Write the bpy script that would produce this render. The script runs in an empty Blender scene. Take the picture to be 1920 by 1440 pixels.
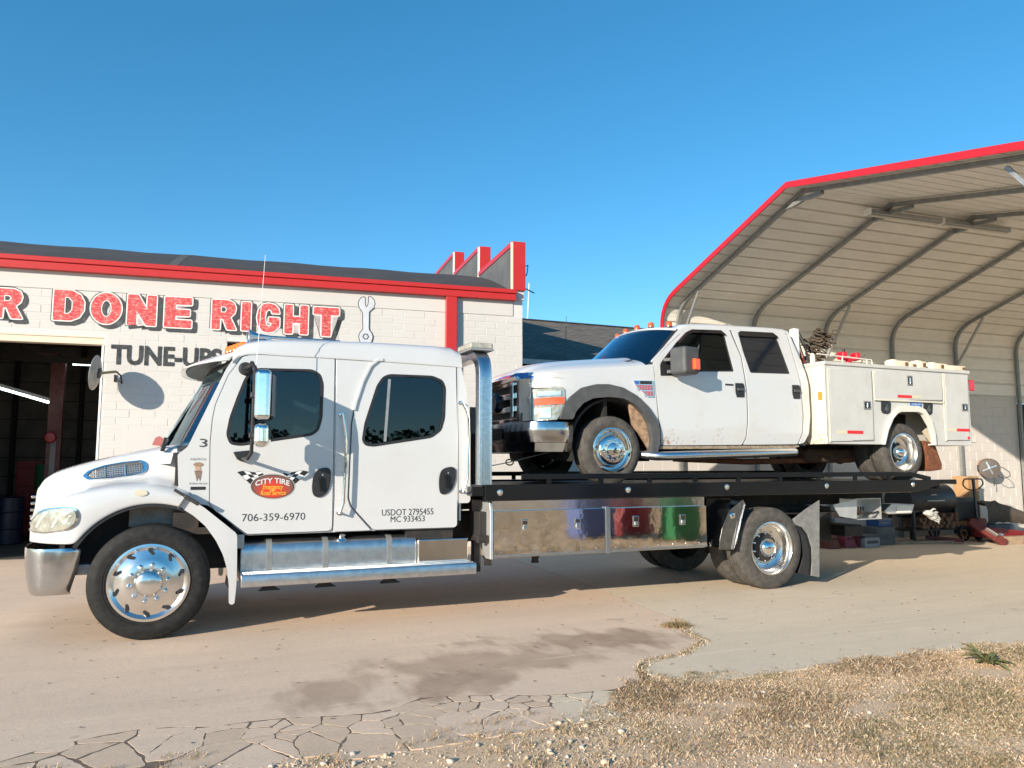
import bpy, bmesh, math, random
from mathutils import Vector, Matrix
from mathutils.geometry import tessellate_polygon
from mathutils.bvhtree import BVHTree
R = math.radians
random.seed(7)
sc = bpy.context.scene
COL = sc.collection

# ------------------------------------------------------------------ camera, world, sun, exposure
FPX, YAW, PIT, HC = 1442.0, R(23.4), math.atan(150/1442), 1.55
cam = bpy.data.cameras.new('camera'); cam.sensor_width = 36; cam.lens = FPX/1920*36
cam.clip_start = .1; cam.clip_end = 3000
camo = bpy.data.objects.new('camera', cam); COL.objects.link(camo)
camo.location = (0, 0, HC); camo.rotation_euler = (R(90)+PIT, 0, -YAW)
sc.camera = camo
SUN_EL, SUN_AZ = R(17.0), R(30.0)         # the light travels 30 degrees off the truck's long axis
D = Vector((math.cos(SUN_AZ)*math.cos(SUN_EL), math.sin(SUN_AZ)*math.cos(SUN_EL), -math.sin(SUN_EL)))
w = bpy.data.worlds.new('World'); sc.world = w; w.use_nodes = True
nt = w.node_tree; bg = nt.nodes['Background']
sky = nt.nodes.new('ShaderNodeTexSky'); sky.sky_type = 'NISHITA'; sky.sun_disc = False
sky.sun_elevation = SUN_EL; sky.sun_rotation = math.atan2(-D.x, -D.y)
sky.air_density = 1.0; sky.dust_density = 0.0; sky.ozone_density = 2.0; sky.altitude = 2500
hs = nt.nodes.new('ShaderNodeHueSaturation'); hs.inputs['Saturation'].default_value = 1.42; hs.inputs['Value'].default_value = 1.13; hs.inputs['Hue'].default_value = .490
gm = nt.nodes.new('ShaderNodeGamma'); gm.inputs[1].default_value = .82; nt.links.new(sky.outputs[0], gm.inputs[0]); nt.links.new(gm.outputs[0], hs.inputs['Color']); nt.links.new(hs.outputs[0], bg.inputs[0])
bg.inputs[1].default_value = 0.15
sl = bpy.data.lights.new('sun', 'SUN'); sl.energy = 4.6; sl.angle = R(.5); sl.color = (1, .885, .73)
so = bpy.data.objects.new('sun', sl); COL.objects.link(so); so.rotation_euler = D.to_track_quat('-Z', 'Y').to_euler()
sc.view_settings.view_transform = 'Standard'; sc.view_settings.look = 'None'
sc.view_settings.gamma = 1; sc.view_settings.use_curve_mapping = False
sc.view_settings.exposure = 0.74

# ------------------------------------------------------------------ measuring tools (pixel of the photograph -> point on a real plane)
sy, cy, sp, cp = math.sin(YAW), math.cos(YAW), math.sin(PIT), math.cos(PIT)
FW = Vector((sy*cp, cy*cp, sp)); RT = Vector((cy, -sy, 0)); UP = Vector((-sy*sp, -cy*sp, cp)); CAM = Vector((0, 0, HC))
CR = dict(p=(0, 0, 1), a=(0, 620, 2.4), b=(380, 620, 2.8804), g=(0, 420, 2.743), h=(640, 420, 3.2), e=(880, 600, 4.5), f=(1180, 580, 4.5),
          s=(1480, 600, 4.3636), t=(860, 820, 3.84), u=(1300, 860, 3.0968), v=(1540, 820, 5.0526), w=(180, 620, 6), x=(320, 620, 8),
          y=(860, 620, 6), z=(640, 440, 5.333), r=(1520, 500, 4.8), q=(1480, 270, 4.3636), k=(0, 600, 4.8), l=(420, 860, 9.6),
          m=(1100, 1100, 2.3415), n=(0, 1100, 2.743), o=(600, 1100, 2.743), j=(1780, 780, 5.333))
def ray(c, x, y):
    ox, oy, k = CR[c]; px, py = ox+x/k, oy+y/k
    return FW + RT*((px-960)/FPX) + UP*((720-py)/FPX)
def XZ(c, x, y, Y):
    d = ray(c, x, y)
    if callable(Y):
        yy = Y(2.0)
        for _ in range(6):
            t = yy/d.y; yy = Y(HC+d.z*t)
        return (d.x*t, HC+d.z*t)
    t = Y/d.y
    return (d.x*t, HC+d.z*t)
def XZs(c, pts, Y): return [XZ(c, x, y, Y) for x, y in pts]
def GR(c, x, y, z=0.0):
    d = ray(c, x, y); t = (z-HC)/d.z
    return (d.x*t, d.y*t)
class Frame:                                # a vertical plane system: local x along a wall, local y away from the camera
    def __init__(s, o, ang): s.o = Vector((o[0], o[1], 0)); s.a = ang; s.ax = Vector((math.cos(ang), math.sin(ang), 0)); s.n = Vector((-math.sin(ang), math.cos(ang), 0))
    def at(s, c, x, y, off=0.0):            # -> (local x, height) on the plane local y = off
        d = ray(c, x, y); o = s.o+s.n*off; t = o.dot(s.n)/d.dot(s.n); P = d*t
        return ((P-o).dot(s.ax), HC+d.z*t)
    def side(s, c, x, y, lx):               # -> (local y, height) on the plane local x = lx
        d = ray(c, x, y); o = s.o+s.ax*lx; t = o.dot(s.ax)/d.dot(s.ax); P = d*t
        return ((P-o).dot(s.n), HC+d.z*t)

# ------------------------------------------------------------------ materials
def M(name, col, rough=.5, metal=0., coat=0., noise=None, bump=None, spec=.5, emit=None, trans=0., alpha=1.):
    m = bpy.data.materials.new(name); m.use_nodes = True; t = m.node_tree; b = t.nodes['Principled BSDF']
    I = b.inputs
    I['Base Color'].default_value = (*col, 1); I['Roughness'].default_value = rough; I['Metallic'].default_value = metal
    I['Coat Weight'].default_value = coat; I['Coat Roughness'].default_value = .08; I['Specular IOR Level'].default_value = spec
    if trans: I['Transmission Weight'].default_value = trans
    if emit: I['Emission Color'].default_value = (*emit[0], 1); I['Emission Strength'].default_value = emit[1]
    tc = t.nodes.new('ShaderNodeTexCoord')
    if noise:                               # (scale, other colour, low, high)
        n = t.nodes.new('ShaderNodeTexNoise'); n.inputs['Scale'].default_value = noise[0]; n.inputs['Detail'].default_value = 6; n.inputs['Roughness'].default_value = .65
        t.links.new(tc.outputs['Object'], n.inputs['Vector'])
        r = t.nodes.new('ShaderNodeValToRGB'); r.color_ramp.elements[0].position = noise[2]; r.color_ramp.elements[1].position = noise[3]
        r.color_ramp.elements[0].color = (*col, 1); r.color_ramp.elements[1].color = (*noise[1], 1)
        t.links.new(n.outputs['Fac'], r.inputs[0]); t.links.new(r.outputs[0], I['Base Color'])
    if bump:
        n = t.nodes.new('ShaderNodeTexNoise'); n.inputs['Scale'].default_value = bump[0]; n.inputs['Detail'].default_value = 4
        t.links.new(tc.outputs['Object'], n.inputs['Vector'])
        bp = t.nodes.new('ShaderNodeBump'); bp.inputs['Strength'].default_value = bump[1]; bp.inputs['Distance'].default_value = bump[2] if len(bump) > 2 else .01
        t.links.new(n.outputs['Fac'], bp.inputs['Height']); t.links.new(bp.outputs[0], I['Normal'])
    return m
PAINT = M('white_paint', (.59, .595, .595), .24, 0, 1.0, (3, (.565, .56, .545), .45, .8), (2.2, .03, .02))
PAINT2 = M('pickup_paint', (.575, .58, .58), .26, 0, .9, (2.5, (.55, .53, .48), .5, .8), (2.2, .03, .02))
BODYG = M('service_body_paint', (.55, .545, .52), .42, 0, .15, (3.5, (.48, .465, .43), .4, .75))
CREAM = M('old_cream_paint', (.72, .64, .50), .5, 0, 0, (9, (.42, .27, .13), .58, .8))
CHROME = M('chrome', (.80, .79, .77), .07, 1, 0, None, (5, .06, .02))
STEEL = M('polished_steel', (.72, .71, .70), .12, 1, 0, (5, (.60, .59, .57), .4, .8), (3.5, .10, .03))
ALU = M('brushed_aluminium', (.66, .69, .72), .27, 1, 0, (30, (.52, .55, .58), .4, .7))
GALV = M('galvanised_steel', (.42, .43, .43), .45, .55, 0, (25, (.30, .31, .31), .4, .7))
GALVD = M('grey_zinc_tube', (.27, .28, .275), .5, .35, 0, (12, (.20, .20, .19), .4, .7))
RUBBER = M('tyre_rubber', (.014, .014, .014), .70, 0, 0, (18, (.028, .027, .025), .45, .7), (60, .15, .004), spec=.25)
RUBDUST = M('dusty_tyre_rubber', (.055, .05, .045), .85, 0, 0, (14, (.11, .098, .082), .4, .7), (60, .15, .004))
BLACK = M('black_plastic', (.018, .018, .02), .42, 0, 0, (12, (.03, .03, .03), .4, .7))
GBLACK = M('gloss_black_paint', (.006, .007, .009), .16, 0, .25, None, (4, .05, .01), spec=.3)
DARK = M('dark_chassis', (.02, .018, .017), .75, 0, 0, (6, (.05, .035, .025), .5, .75))
GREYP = M('grey_plastic', (.065, .068, .07), .6, 0, 0, (8, (.095, .095, .095), .4, .7))
RED = M('red_trim', (.46, .018, .012), .4, 0, .2, (7, (.50, .02, .02), .45, .8))
REDD = M('red_tape', (.66, .02, .02), .35)
TAPE = M('faded_tape', (.62, .58, .42), .4)
AMBER = M('amber_lens', (.85, .17, .015), .15, 0, .5)
REDL = M('red_lens', (.55, .01, .03), .15, 0, .6)
LENS = M('headlight_lens', (.40, .39, .33), .14, .55, 1, (11, (.62, .60, .50), .40, .6), (16, .5, .02))
WHITE = M('flat_white', (.78, .77, .74), .6)
RUST = M('rusty_steel', (.22, .075, .03), .85, 0, 0, (22, (.09, .035, .02), .4, .65), (40, .4, .01))
DKPRINT = M('dark_lettering', (.03, .033, .035), .5)
DARKGLASS = M('tinted_glass', (.004, .009, .018), .02, 0, 1, spec=.9)
def glass(name, tint, k, r0=.0):
    m = bpy.data.materials.new(name); m.use_nodes = True; t = m.node_tree
    for n in list(t.nodes): t.nodes.remove(n)
    o = t.nodes.new('ShaderNodeOutputMaterial'); tr = t.nodes.new('ShaderNodeBsdfTransparent'); tr.inputs[0].default_value = (*tint, 1)
    g = t.nodes.new('ShaderNodeBsdfGlossy'); g.inputs['Roughness'].default_value = .01; g.inputs[0].default_value = (.66, .86, 1, 1)
    f = t.nodes.new('ShaderNodeFresnel'); f.inputs[0].default_value = 1.5
    ma = t.nodes.new('ShaderNodeMath'); ma.operation = 'MULTIPLY_ADD'; ma.inputs[1].default_value = k; ma.inputs[2].default_value = r0; ma.use_clamp = True
    mx = t.nodes.new('ShaderNodeMixShader')
    t.links.new(f.outputs[0], ma.inputs[0]); t.links.new(ma.outputs[0], mx.inputs[0]); t.links.new(tr.outputs[0], mx.inputs[1]); t.links.new(g.outputs[0], mx.inputs[2]); t.links.new(mx.outputs[0], o.inputs[0])
    return m
GLASS = glass('side_glass', (.15, .22, .25), 1.0, .02)
WGLASS = glass('windscreen_glass', (.50, .62, .60), 1.3, .04)
WGLASS2 = glass('pickup_windscreen_glass', (.30, .45, .50), 1.3, .16)

def splatter(m, spots, col):          # dried mud thrown up by the wheels: shape comes from noise, centred on points of the body
    t = m.node_tree; b = t.nodes['Principled BSDF']; src = b.inputs['Base Color'].links[0].from_socket
    g = t.nodes.new('ShaderNodeNewGeometry').outputs['Position']; tot = None
    for (x, z, r, k) in spots:
        d = t.nodes.new('ShaderNodeVectorMath'); d.operation = 'DISTANCE'; d.inputs[1].default_value = (x, 0, z)
        mp = t.nodes.new('ShaderNodeMapping'); mp.inputs['Scale'].default_value = (1, 0, 1); t.links.new(g, mp.inputs[0]); t.links.new(mp.outputs[0], d.inputs[0])
        mr = t.nodes.new('ShaderNodeMapRange'); mr.inputs['From Min'].default_value = 0; mr.inputs['From Max'].default_value = r; mr.inputs['To Min'].default_value = k; mr.inputs['To Max'].default_value = 0; t.links.new(d.outputs['Value'], mr.inputs[0])
        if tot is None: tot = mr.outputs[0]
        else:
            mx = t.nodes.new('ShaderNodeMath'); mx.operation = 'MAXIMUM'; t.links.new(tot, mx.inputs[0]); t.links.new(mr.outputs[0], mx.inputs[1]); tot = mx.outputs[0]
    n = t.nodes.new('ShaderNodeTexNoise'); n.inputs['Scale'].default_value = 26; n.inputs['Detail'].default_value = 6; n.inputs['Roughness'].default_value = .7; t.links.new(g, n.inputs['Vector'])
    a = t.nodes.new('ShaderNodeMath'); a.operation = 'ADD'; t.links.new(n.outputs['Fac'], a.inputs[0]); t.links.new(tot, a.inputs[1])
    r_ = t.nodes.new('ShaderNodeValToRGB'); r_.color_ramp.elements[0].position = .72; r_.color_ramp.elements[1].position = .86; t.links.new(a.outputs[0], r_.inputs[0])
    mi = t.nodes.new('ShaderNodeMix'); mi.data_type = 'RGBA'; mi.inputs[7].default_value = (*col, 1); t.links.new(r_.outputs[0], mi.inputs[0]); t.links.new(src, mi.inputs[6]); t.links.new(mi.outputs[2], b.inputs['Base Color'])

# ------------------------------------------------------------------ mesh tools
def fillet(pts, r, n=4):
    """round every corner of a closed outline"""
    out = []; N = len(pts)
    for i in range(N):
        p = Vector(pts[i]).to_2d() if len(pts[i]) > 2 else Vector(pts[i]); a = Vector(pts[i-1]); b = Vector(pts[(i+1) % N])
        da, db = a-p, b-p; la, lb = da.length, db.length
        if la < 1e-6 or lb < 1e-6: continue
        rr = min(r, la*.45, lb*.45)
        p0 = p+da/la*rr; p1 = p+db/lb*rr
        for k in range(n+1):
            t = k/n; q = p0*(1-t)**2+p*2*t*(1-t)+p1*t*t; out.append((q.x, q.y))
    return out
def offs(pts, d):
    """grow (d>0) a closed outline, any winding"""
    N = len(pts); A = sum(pts[i][0]*pts[(i+1) % N][1]-pts[(i+1) % N][0]*pts[i][1] for i in range(N)); s = 1 if A > 0 else -1; out = []
    for i in range(N):
        p = Vector(pts[i]); e1 = (p-Vector(pts[i-1])); e2 = (Vector(pts[(i+1) % N])-p)
        if e1.length < 1e-7 or e2.length < 1e-7: continue
        e1.normalize(); e2.normalize()
        n1 = Vector((e1.y, -e1.x))*s; n2 = Vector((e2.y, -e2.x))*s; m = n1+n2
        if m.length < .3: m = n1
        m.normalize(); q = p+m*d/max(.45, m.dot(n1)); out.append((q.x, q.y))
    return out
ROOTS = {}
def chai(pts, n=2):
    for _ in range(n):
        pts = [q for i in range(len(pts)) for q in ((pts[i][0]*.75+pts[(i+1) % len(pts)][0]*.25, pts[i][1]*.75+pts[(i+1) % len(pts)][1]*.25), (pts[i][0]*.25+pts[(i+1) % len(pts)][0]*.75, pts[i][1]*.25+pts[(i+1) % len(pts)][1]*.75))]
    return pts
class MB:
    def __init__(s): s.v = []; s.f = []
    def add(s, vs, fs):
        k = len(s.v); s.v += [Vector(v) for v in vs]; s.f += [tuple(i+k for i in f) for f in fs]; return s
    def box(s, x0, x1, y0, y1, z0, z1):
        return s.add([(x0, y0, z0), (x1, y0, z0), (x1, y1, z0), (x0, y1, z0), (x0, y0, z1), (x1, y0, z1), (x1, y1, z1), (x0, y1, z1)],
                     [(0, 3, 2, 1), (4, 5, 6, 7), (0, 1, 5, 4), (1, 2, 6, 5), (2, 3, 7, 6), (3, 0, 4, 7)])
    def obox(s, c, ax, ay, az, hx, hy, hz):
        c, ax, ay, az = Vector(c), Vector(ax).normalized(), Vector(ay).normalized(), Vector(az).normalized(); vs = []
        for dz in (-1, 1):
            for dx, dy in ((-1, -1), (1, -1), (1, 1), (-1, 1)): vs.append(c+ax*hx*dx+ay*hy*dy+az*hz*dz)
        return s.add(vs, [(0, 3, 2, 1), (4, 5, 6, 7), (0, 1, 5, 4), (1, 2, 6, 5), (2, 3, 7, 6), (3, 0, 4, 7)])
    def beam(s, p, q, a, b, up=(0, 0, 1)):
        p, q = Vector(p), Vector(q); d = (q-p); x = d.normalized(); y = Vector(up).cross(x)
        if y.length < .01: y = Vector((0, 1, 0)).cross(x)
        y.normalize(); z = x.cross(y)
        return s.obox((p+q)/2, x, y, z, d.length/2, a/2, b/2)
    def sheet(s, pts, holes=(), T=lambda a, b: (a, 0, b)):
        polys = [[Vector((p[0], p[1], 0)) for p in L] for L in [pts, *holes]]
        fl = [p for L in polys for p in L]
        return s.add([T(p.x, p.y) for p in fl], tessellate_polygon(polys))
    def prism(s, pts, y0, y1, holes=(), axis='y'):
        """outline in (x,z) [axis y], (y,z) [axis x] or (x,y) [axis z], given thickness"""
        T = {'y': lambda a, b, d: (a, d, b), 'x': lambda a, b, d: (d, a, b), 'z': lambda a, b, d: (a, b, d)}[axis]
        L0 = [list(pts)]+[list(h) for h in holes]; fl = [p for L in L0 for p in L]; n = len(fl)
        if len(L0) == 1: tri = [tuple(range(n))]
        else: tri = tessellate_polygon([[Vector((p[0], p[1], 0)) for p in L] for L in L0])
        vs = [T(p[0], p[1], y0) for p in fl]+[T(p[0], p[1], y1) for p in fl]; fs = list(tri)+[tuple(i+n for i in reversed(t)) for t in tri]
        k = 0
        for L in L0:
            m = len(L)
            for i in range(m): fs.append((k+i, k+(i+1) % m, n+k+(i+1) % m, n+k+i))
            k += m
        return s.add(vs, fs)
    def tube(s, path, r, n=8, caps=True, closed=False):
        P = [Vector(p) for p in path]; N = len(P); rings = []; ref = None
        for i in range(N):
            d = (P[(i+1) % N]-P[i-1]) if closed or 0 < i < N-1 else (P[1]-P[0] if i == 0 else P[-1]-P[-2])
            d.normalize()
            if ref is None: ref = Vector((0, 0, 1)) if abs(d.z) < .9 else Vector((1, 0, 0))
            a = ref-d*ref.dot(d); a.normalize(); ref = a; b = d.cross(a); rr = r[i] if isinstance(r, (list, tuple)) else r
            rings.append([P[i]+a*rr*math.cos(2*math.pi*k/n)+b*rr*math.sin(2*math.pi*k/n) for k in range(n)])
        vs = [v for q in rings for v in q]; fs = []
        for i in range(N if closed else N-1):
            j = (i+1) % N
            for k in range(n): fs.append((i*n+k, i*n+(k+1) % n, j*n+(k+1) % n, j*n+k))
        if caps and not closed: fs += [tuple(reversed(range(n))), tuple((N-1)*n+k for k in range(n))]
        return s.add(vs, fs)
    def rtube(s, path, prof, side):
        """sweep a small outline (a across 'side', b along the path normal) along a path"""
        P = [Vector(p) for p in path]; N = len(P); n = len(prof); side = Vector(side).normalized(); vs = []
        for i in range(N):
            d = P[min(i+1, N-1)]-P[max(i-1, 0)]; d.normalize(); nn = side.cross(d).normalized()
            vs += [P[i]+side*a+nn*b for a, b in prof]
        fs = [(i*n+k, i*n+(k+1) % n, (i+1)*n+(k+1) % n, (i+1)*n+k) for i in range(N-1) for k in range(n)]
        fs += [tuple(reversed(range(n))), tuple((N-1)*n+k for k in range(n))]
        return s.add(vs, fs)
    def lathe(s, prof, c=(0, 0, 0), ax=(0, -1, 0), n=40, cap=False):
        """profile (radius, distance along axis)"""
        c, ax = Vector(c), Vector(ax).normalized(); a = ax.orthogonal().normalized(); b = ax.cross(a); vs = []; m = len(prof)
        for k in range(n):
            t = 2*math.pi*k/n; e = a*math.cos(t)+b*math.sin(t)
            vs += [c+e*r+ax*h for r, h in prof]
        fs = [(k*m+i, k*m+i+1, ((k+1) % n)*m+i+1, ((k+1) % n)*m+i) for k in range(n) for i in range(m-1)]
        if cap: fs.append(tuple(k*m for k in range(n))); fs.append(tuple(k*m+m-1 for k in reversed(range(n))))
        return s.add(vs, fs)
    def grid(s, rows, closed=False):
        m = len(rows[0]); vs = [p for r in rows for p in r]
        return s.add(vs, [(i*m+j, i*m+j+1, (i+1)*m+j+1, (i+1)*m+j) for i in range(len(rows)-1) for j in range(m-1)])
    def move(s, M4):
        s.v = [M4 @ v for v in s.v]; return s
    def build(s, name, mat, parent=None, bevel=0, seg=2, ang=35, weld=True, local=False, flat=False):
        me = bpy.data.meshes.new(name); vs = s.v
        if parent is not None and not local:
            top = parent
            while top.parent: top = top.parent
            L = ROOTS.get(top.name)
            if L is not None: vs = [v-L for v in vs]
        me.from_pydata([tuple(v) for v in vs], [], s.f); me.materials.append(mat)
        bm = bmesh.new(); bm.from_mesh(me)
        if weld: bmesh.ops.remove_doubles(bm, verts=bm.verts, dist=.00005)
        bmesh.ops.recalc_face_normals(bm, faces=bm.faces); bm.to_mesh(me); bm.free()
        o = bpy.data.objects.new(name, me); COL.objects.link(o); o.parent = parent
        if not flat:
            me.polygons.foreach_set('use_smooth', [True]*len(me.polygons))
            if not bevel: me.set_sharp_from_angle(angle=R(ang))
        if bevel:
            b = o.modifiers.new('bevel', 'BEVEL'); b.width = bevel; b.segments = seg; b.limit_method = 'ANGLE'; b.angle_limit = R(ang); b.harden_normals = True; b.use_clamp_overlap = True
        return o
def tag(o, label=None, cat=None, group=None, kind=None):
    for k, v in (('label', label), ('category', cat), ('group', group), ('kind', kind)):
        if v: o[k] = v
    return o
def root(name, loc, label, cat, group=None, rz=0, world=True):
    o = bpy.data.objects.new(name, None); COL.objects.link(o); o.location = loc; o.rotation_euler = (0, 0, rz); o.empty_display_size = .2
    if world: ROOTS[o.name] = Vector(loc)
    return tag(o, label, cat, group)
def copy_tree(o, parent=None):
    c = o.copy(); COL.objects.link(c); c.parent = parent
    for ch in list(o.children): copy_tree(ch, c)
    return c
def panel(name, pts, yf, th, mat, parent, holes=(), bevel=.006, seg=2, rnd=0, ang=30, sub=.12):
    """a body panel: outline in world (x,z), outer face at y = yf(x,z) or a constant, thickness th away from the camera"""
    if rnd: pts = fillet(pts, rnd)
    f = yf if callable(yf) else (lambda x, z: yf)
    bm = bmesh.new(); L0 = [pts, *holes]; fl = [p for L in L0 for p in L]
    vs = [bm.verts.new((p[0], 0, p[1])) for p in fl]
    for t in tessellate_polygon([[Vector((p[0], p[1], 0)) for p in L] for L in L0]):
        try: bm.faces.new([vs[i] for i in t])
        except ValueError: pass
    if callable(yf):
        z0, z1 = min(p[1] for p in pts), max(p[1] for p in pts); x0, x1 = min(p[0] for p in pts), max(p[0] for p in pts)
        n = int((z1-z0)/sub)
        for i in range(1, n+1): bmesh.ops.bisect_plane(bm, geom=bm.verts[:]+bm.edges[:]+bm.faces[:], plane_co=(0, 0, z0+(z1-z0)*i/(n+1)), plane_no=(0, 0, 1), dist=1e-5)
        n = int((x1-x0)/(sub*1.5))
        for i in range(1, n+1): bmesh.ops.bisect_plane(bm, geom=bm.verts[:]+bm.edges[:]+bm.faces[:], plane_co=(x0+(x1-x0)*i/(n+1), 0, 0), plane_no=(1, 0, 0), dist=1e-5)
    bmesh.ops.remove_doubles(bm, verts=bm.verts, dist=1e-5)
    for v in bm.verts: v.co.y = f(v.co.x, v.co.z)
    ex = bmesh.ops.extrude_face_region(bm, geom=bm.faces[:])
    for g in ex['geom']:
        if isinstance(g, bmesh.types.BMVert): g.co.y += th
    bmesh.ops.recalc_face_normals(bm, faces=bm.faces)
    top = parent
    while top.parent: top = top.parent
    L = ROOTS.get(top.name, Vector((0, 0, 0)))
    for v in bm.verts: v.co -= L
    me = bpy.data.meshes.new(name); bm.to_mesh(me); bm.free(); me.materials.append(mat)
    me.polygons.foreach_set('use_smooth', [True]*len(me.polygons))
    o = bpy.data.objects.new(name, me); COL.objects.link(o); o.parent = parent
    if bevel:
        b = o.modifiers.new('bevel', 'BEVEL'); b.width = bevel; b.segments = seg; b.limit_method = 'ANGLE'; b.angle_limit = R(ang); b.harden_normals = True
    else: me.set_sharp_from_angle(angle=R(30))
    return o
def text(name, body, box, mat, parent, place, ext=.0012, bold=0., shear=0., arc=0., size_only=False):
    """lettering fitted into box=(a0,a1,b0,b1) of a plane; place(a,b,depth) gives the point"""
    cu = bpy.data.curves.new('t', 'FONT'); cu.body = body; cu.align_x = 'CENTER'; cu.offset = bold; cu.resolution_u = 3; cu.shear = shear
    o = bpy.data.objects.new('t', cu); COL.objects.link(o); bpy.context.view_layer.update()
    me0 = bpy.data.meshes.new_from_object(o.evaluated_get(bpy.context.evaluated_depsgraph_get()))
    vs = [v.co.copy() for v in me0.vertices]; fs = [tuple(p.vertices) for p in me0.polygons]
    bpy.data.objects.remove(o); bpy.data.curves.remove(cu); bpy.data.meshes.remove(me0)
    x0, x1 = min(v.x for v in vs), max(v.x for v in vs); y0, y1 = min(v.y for v in vs), max(v.y for v in vs)
    a0, a1, b0, b1 = box; m = MB(); out = []
    for v in vs:
        u = (v.x-x0)/(x1-x0); q = (v.y-y0)/(y1-y0)
        out.append(place(a0+(a1-a0)*u, b0+(b1-b0)*q-arc*(2*u-1)**2, ext))
    m.add(out, fs)
    return m.build(name, mat, parent, flat=True, weld=False)
# ------------------------------------------------------------------ ground
def newmat(name):
    m = bpy.data.materials.new(name); m.use_nodes = True; t = m.node_tree; return m, t, t.nodes['Principled BSDF']
def nod(t, typ, **k):
    n = t.nodes.new(typ)
    for a, b in k.items():
        if a.startswith('i_'): n.inputs[int(a[2:]) if a[2:].isdigit() else a[2:].replace('_', ' ')].default_value = b
        else: setattr(n, a, b)
    return n
def noise(t, src, scale, detail=6, rough=.6, dist=0):
    n = nod(t, 'ShaderNodeTexNoise'); n.inputs['Scale'].default_value = scale; n.inputs['Detail'].default_value = detail; n.inputs['Roughness'].default_value = rough; n.inputs['Distortion'].default_value = dist
    t.links.new(src, n.inputs['Vector']); return n.outputs['Fac']
def ramp(t, src, a, b, ca=(0, 0, 0), cb=(1, 1, 1)):
    n = nod(t, 'ShaderNodeValToRGB'); n.color_ramp.elements[0].position = a; n.color_ramp.elements[1].position = b
    n.color_ramp.elements[0].color = (*ca, 1); n.color_ramp.elements[1].color = (*cb, 1); t.links.new(src, n.inputs[0]); return n.outputs[0]
def math_(t, op, a, b=None, c=None, clamp=False):
    n = nod(t, 'ShaderNodeMath', operation=op, use_clamp=clamp)
    for i, v in enumerate((a, b, c)):
        if v is None: continue
        if isinstance(v, (int, float)): n.inputs[i].default_value = v
        else: t.links.new(v, n.inputs[i])
    return n.outputs[0]
def mix(t, fac, a, b, mode='MIX'):
    n = nod(t, 'ShaderNodeMix', data_type='RGBA', blend_type=mode)
    for s, v in ((n.inputs[0], fac), (n.inputs[6], a), (n.inputs[7], b)):
        if isinstance(v, (int, float)): s.default_value = v
        elif isinstance(v, tuple): s.default_value = (*v, 1)
        else: t.links.new(v, s)
    return n.outputs[2]
def mapping(t, src, scale=(1, 1, 1), rot=(0, 0, 0), loc=(0, 0, 0)):
    n = nod(t, 'ShaderNodeMapping'); n.inputs['Scale'].default_value = scale; n.inputs['Rotation'].default_value = rot; n.inputs['Location'].default_value = loc
    t.links.new(src, n.inputs[0]); return n.outputs[0]
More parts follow.
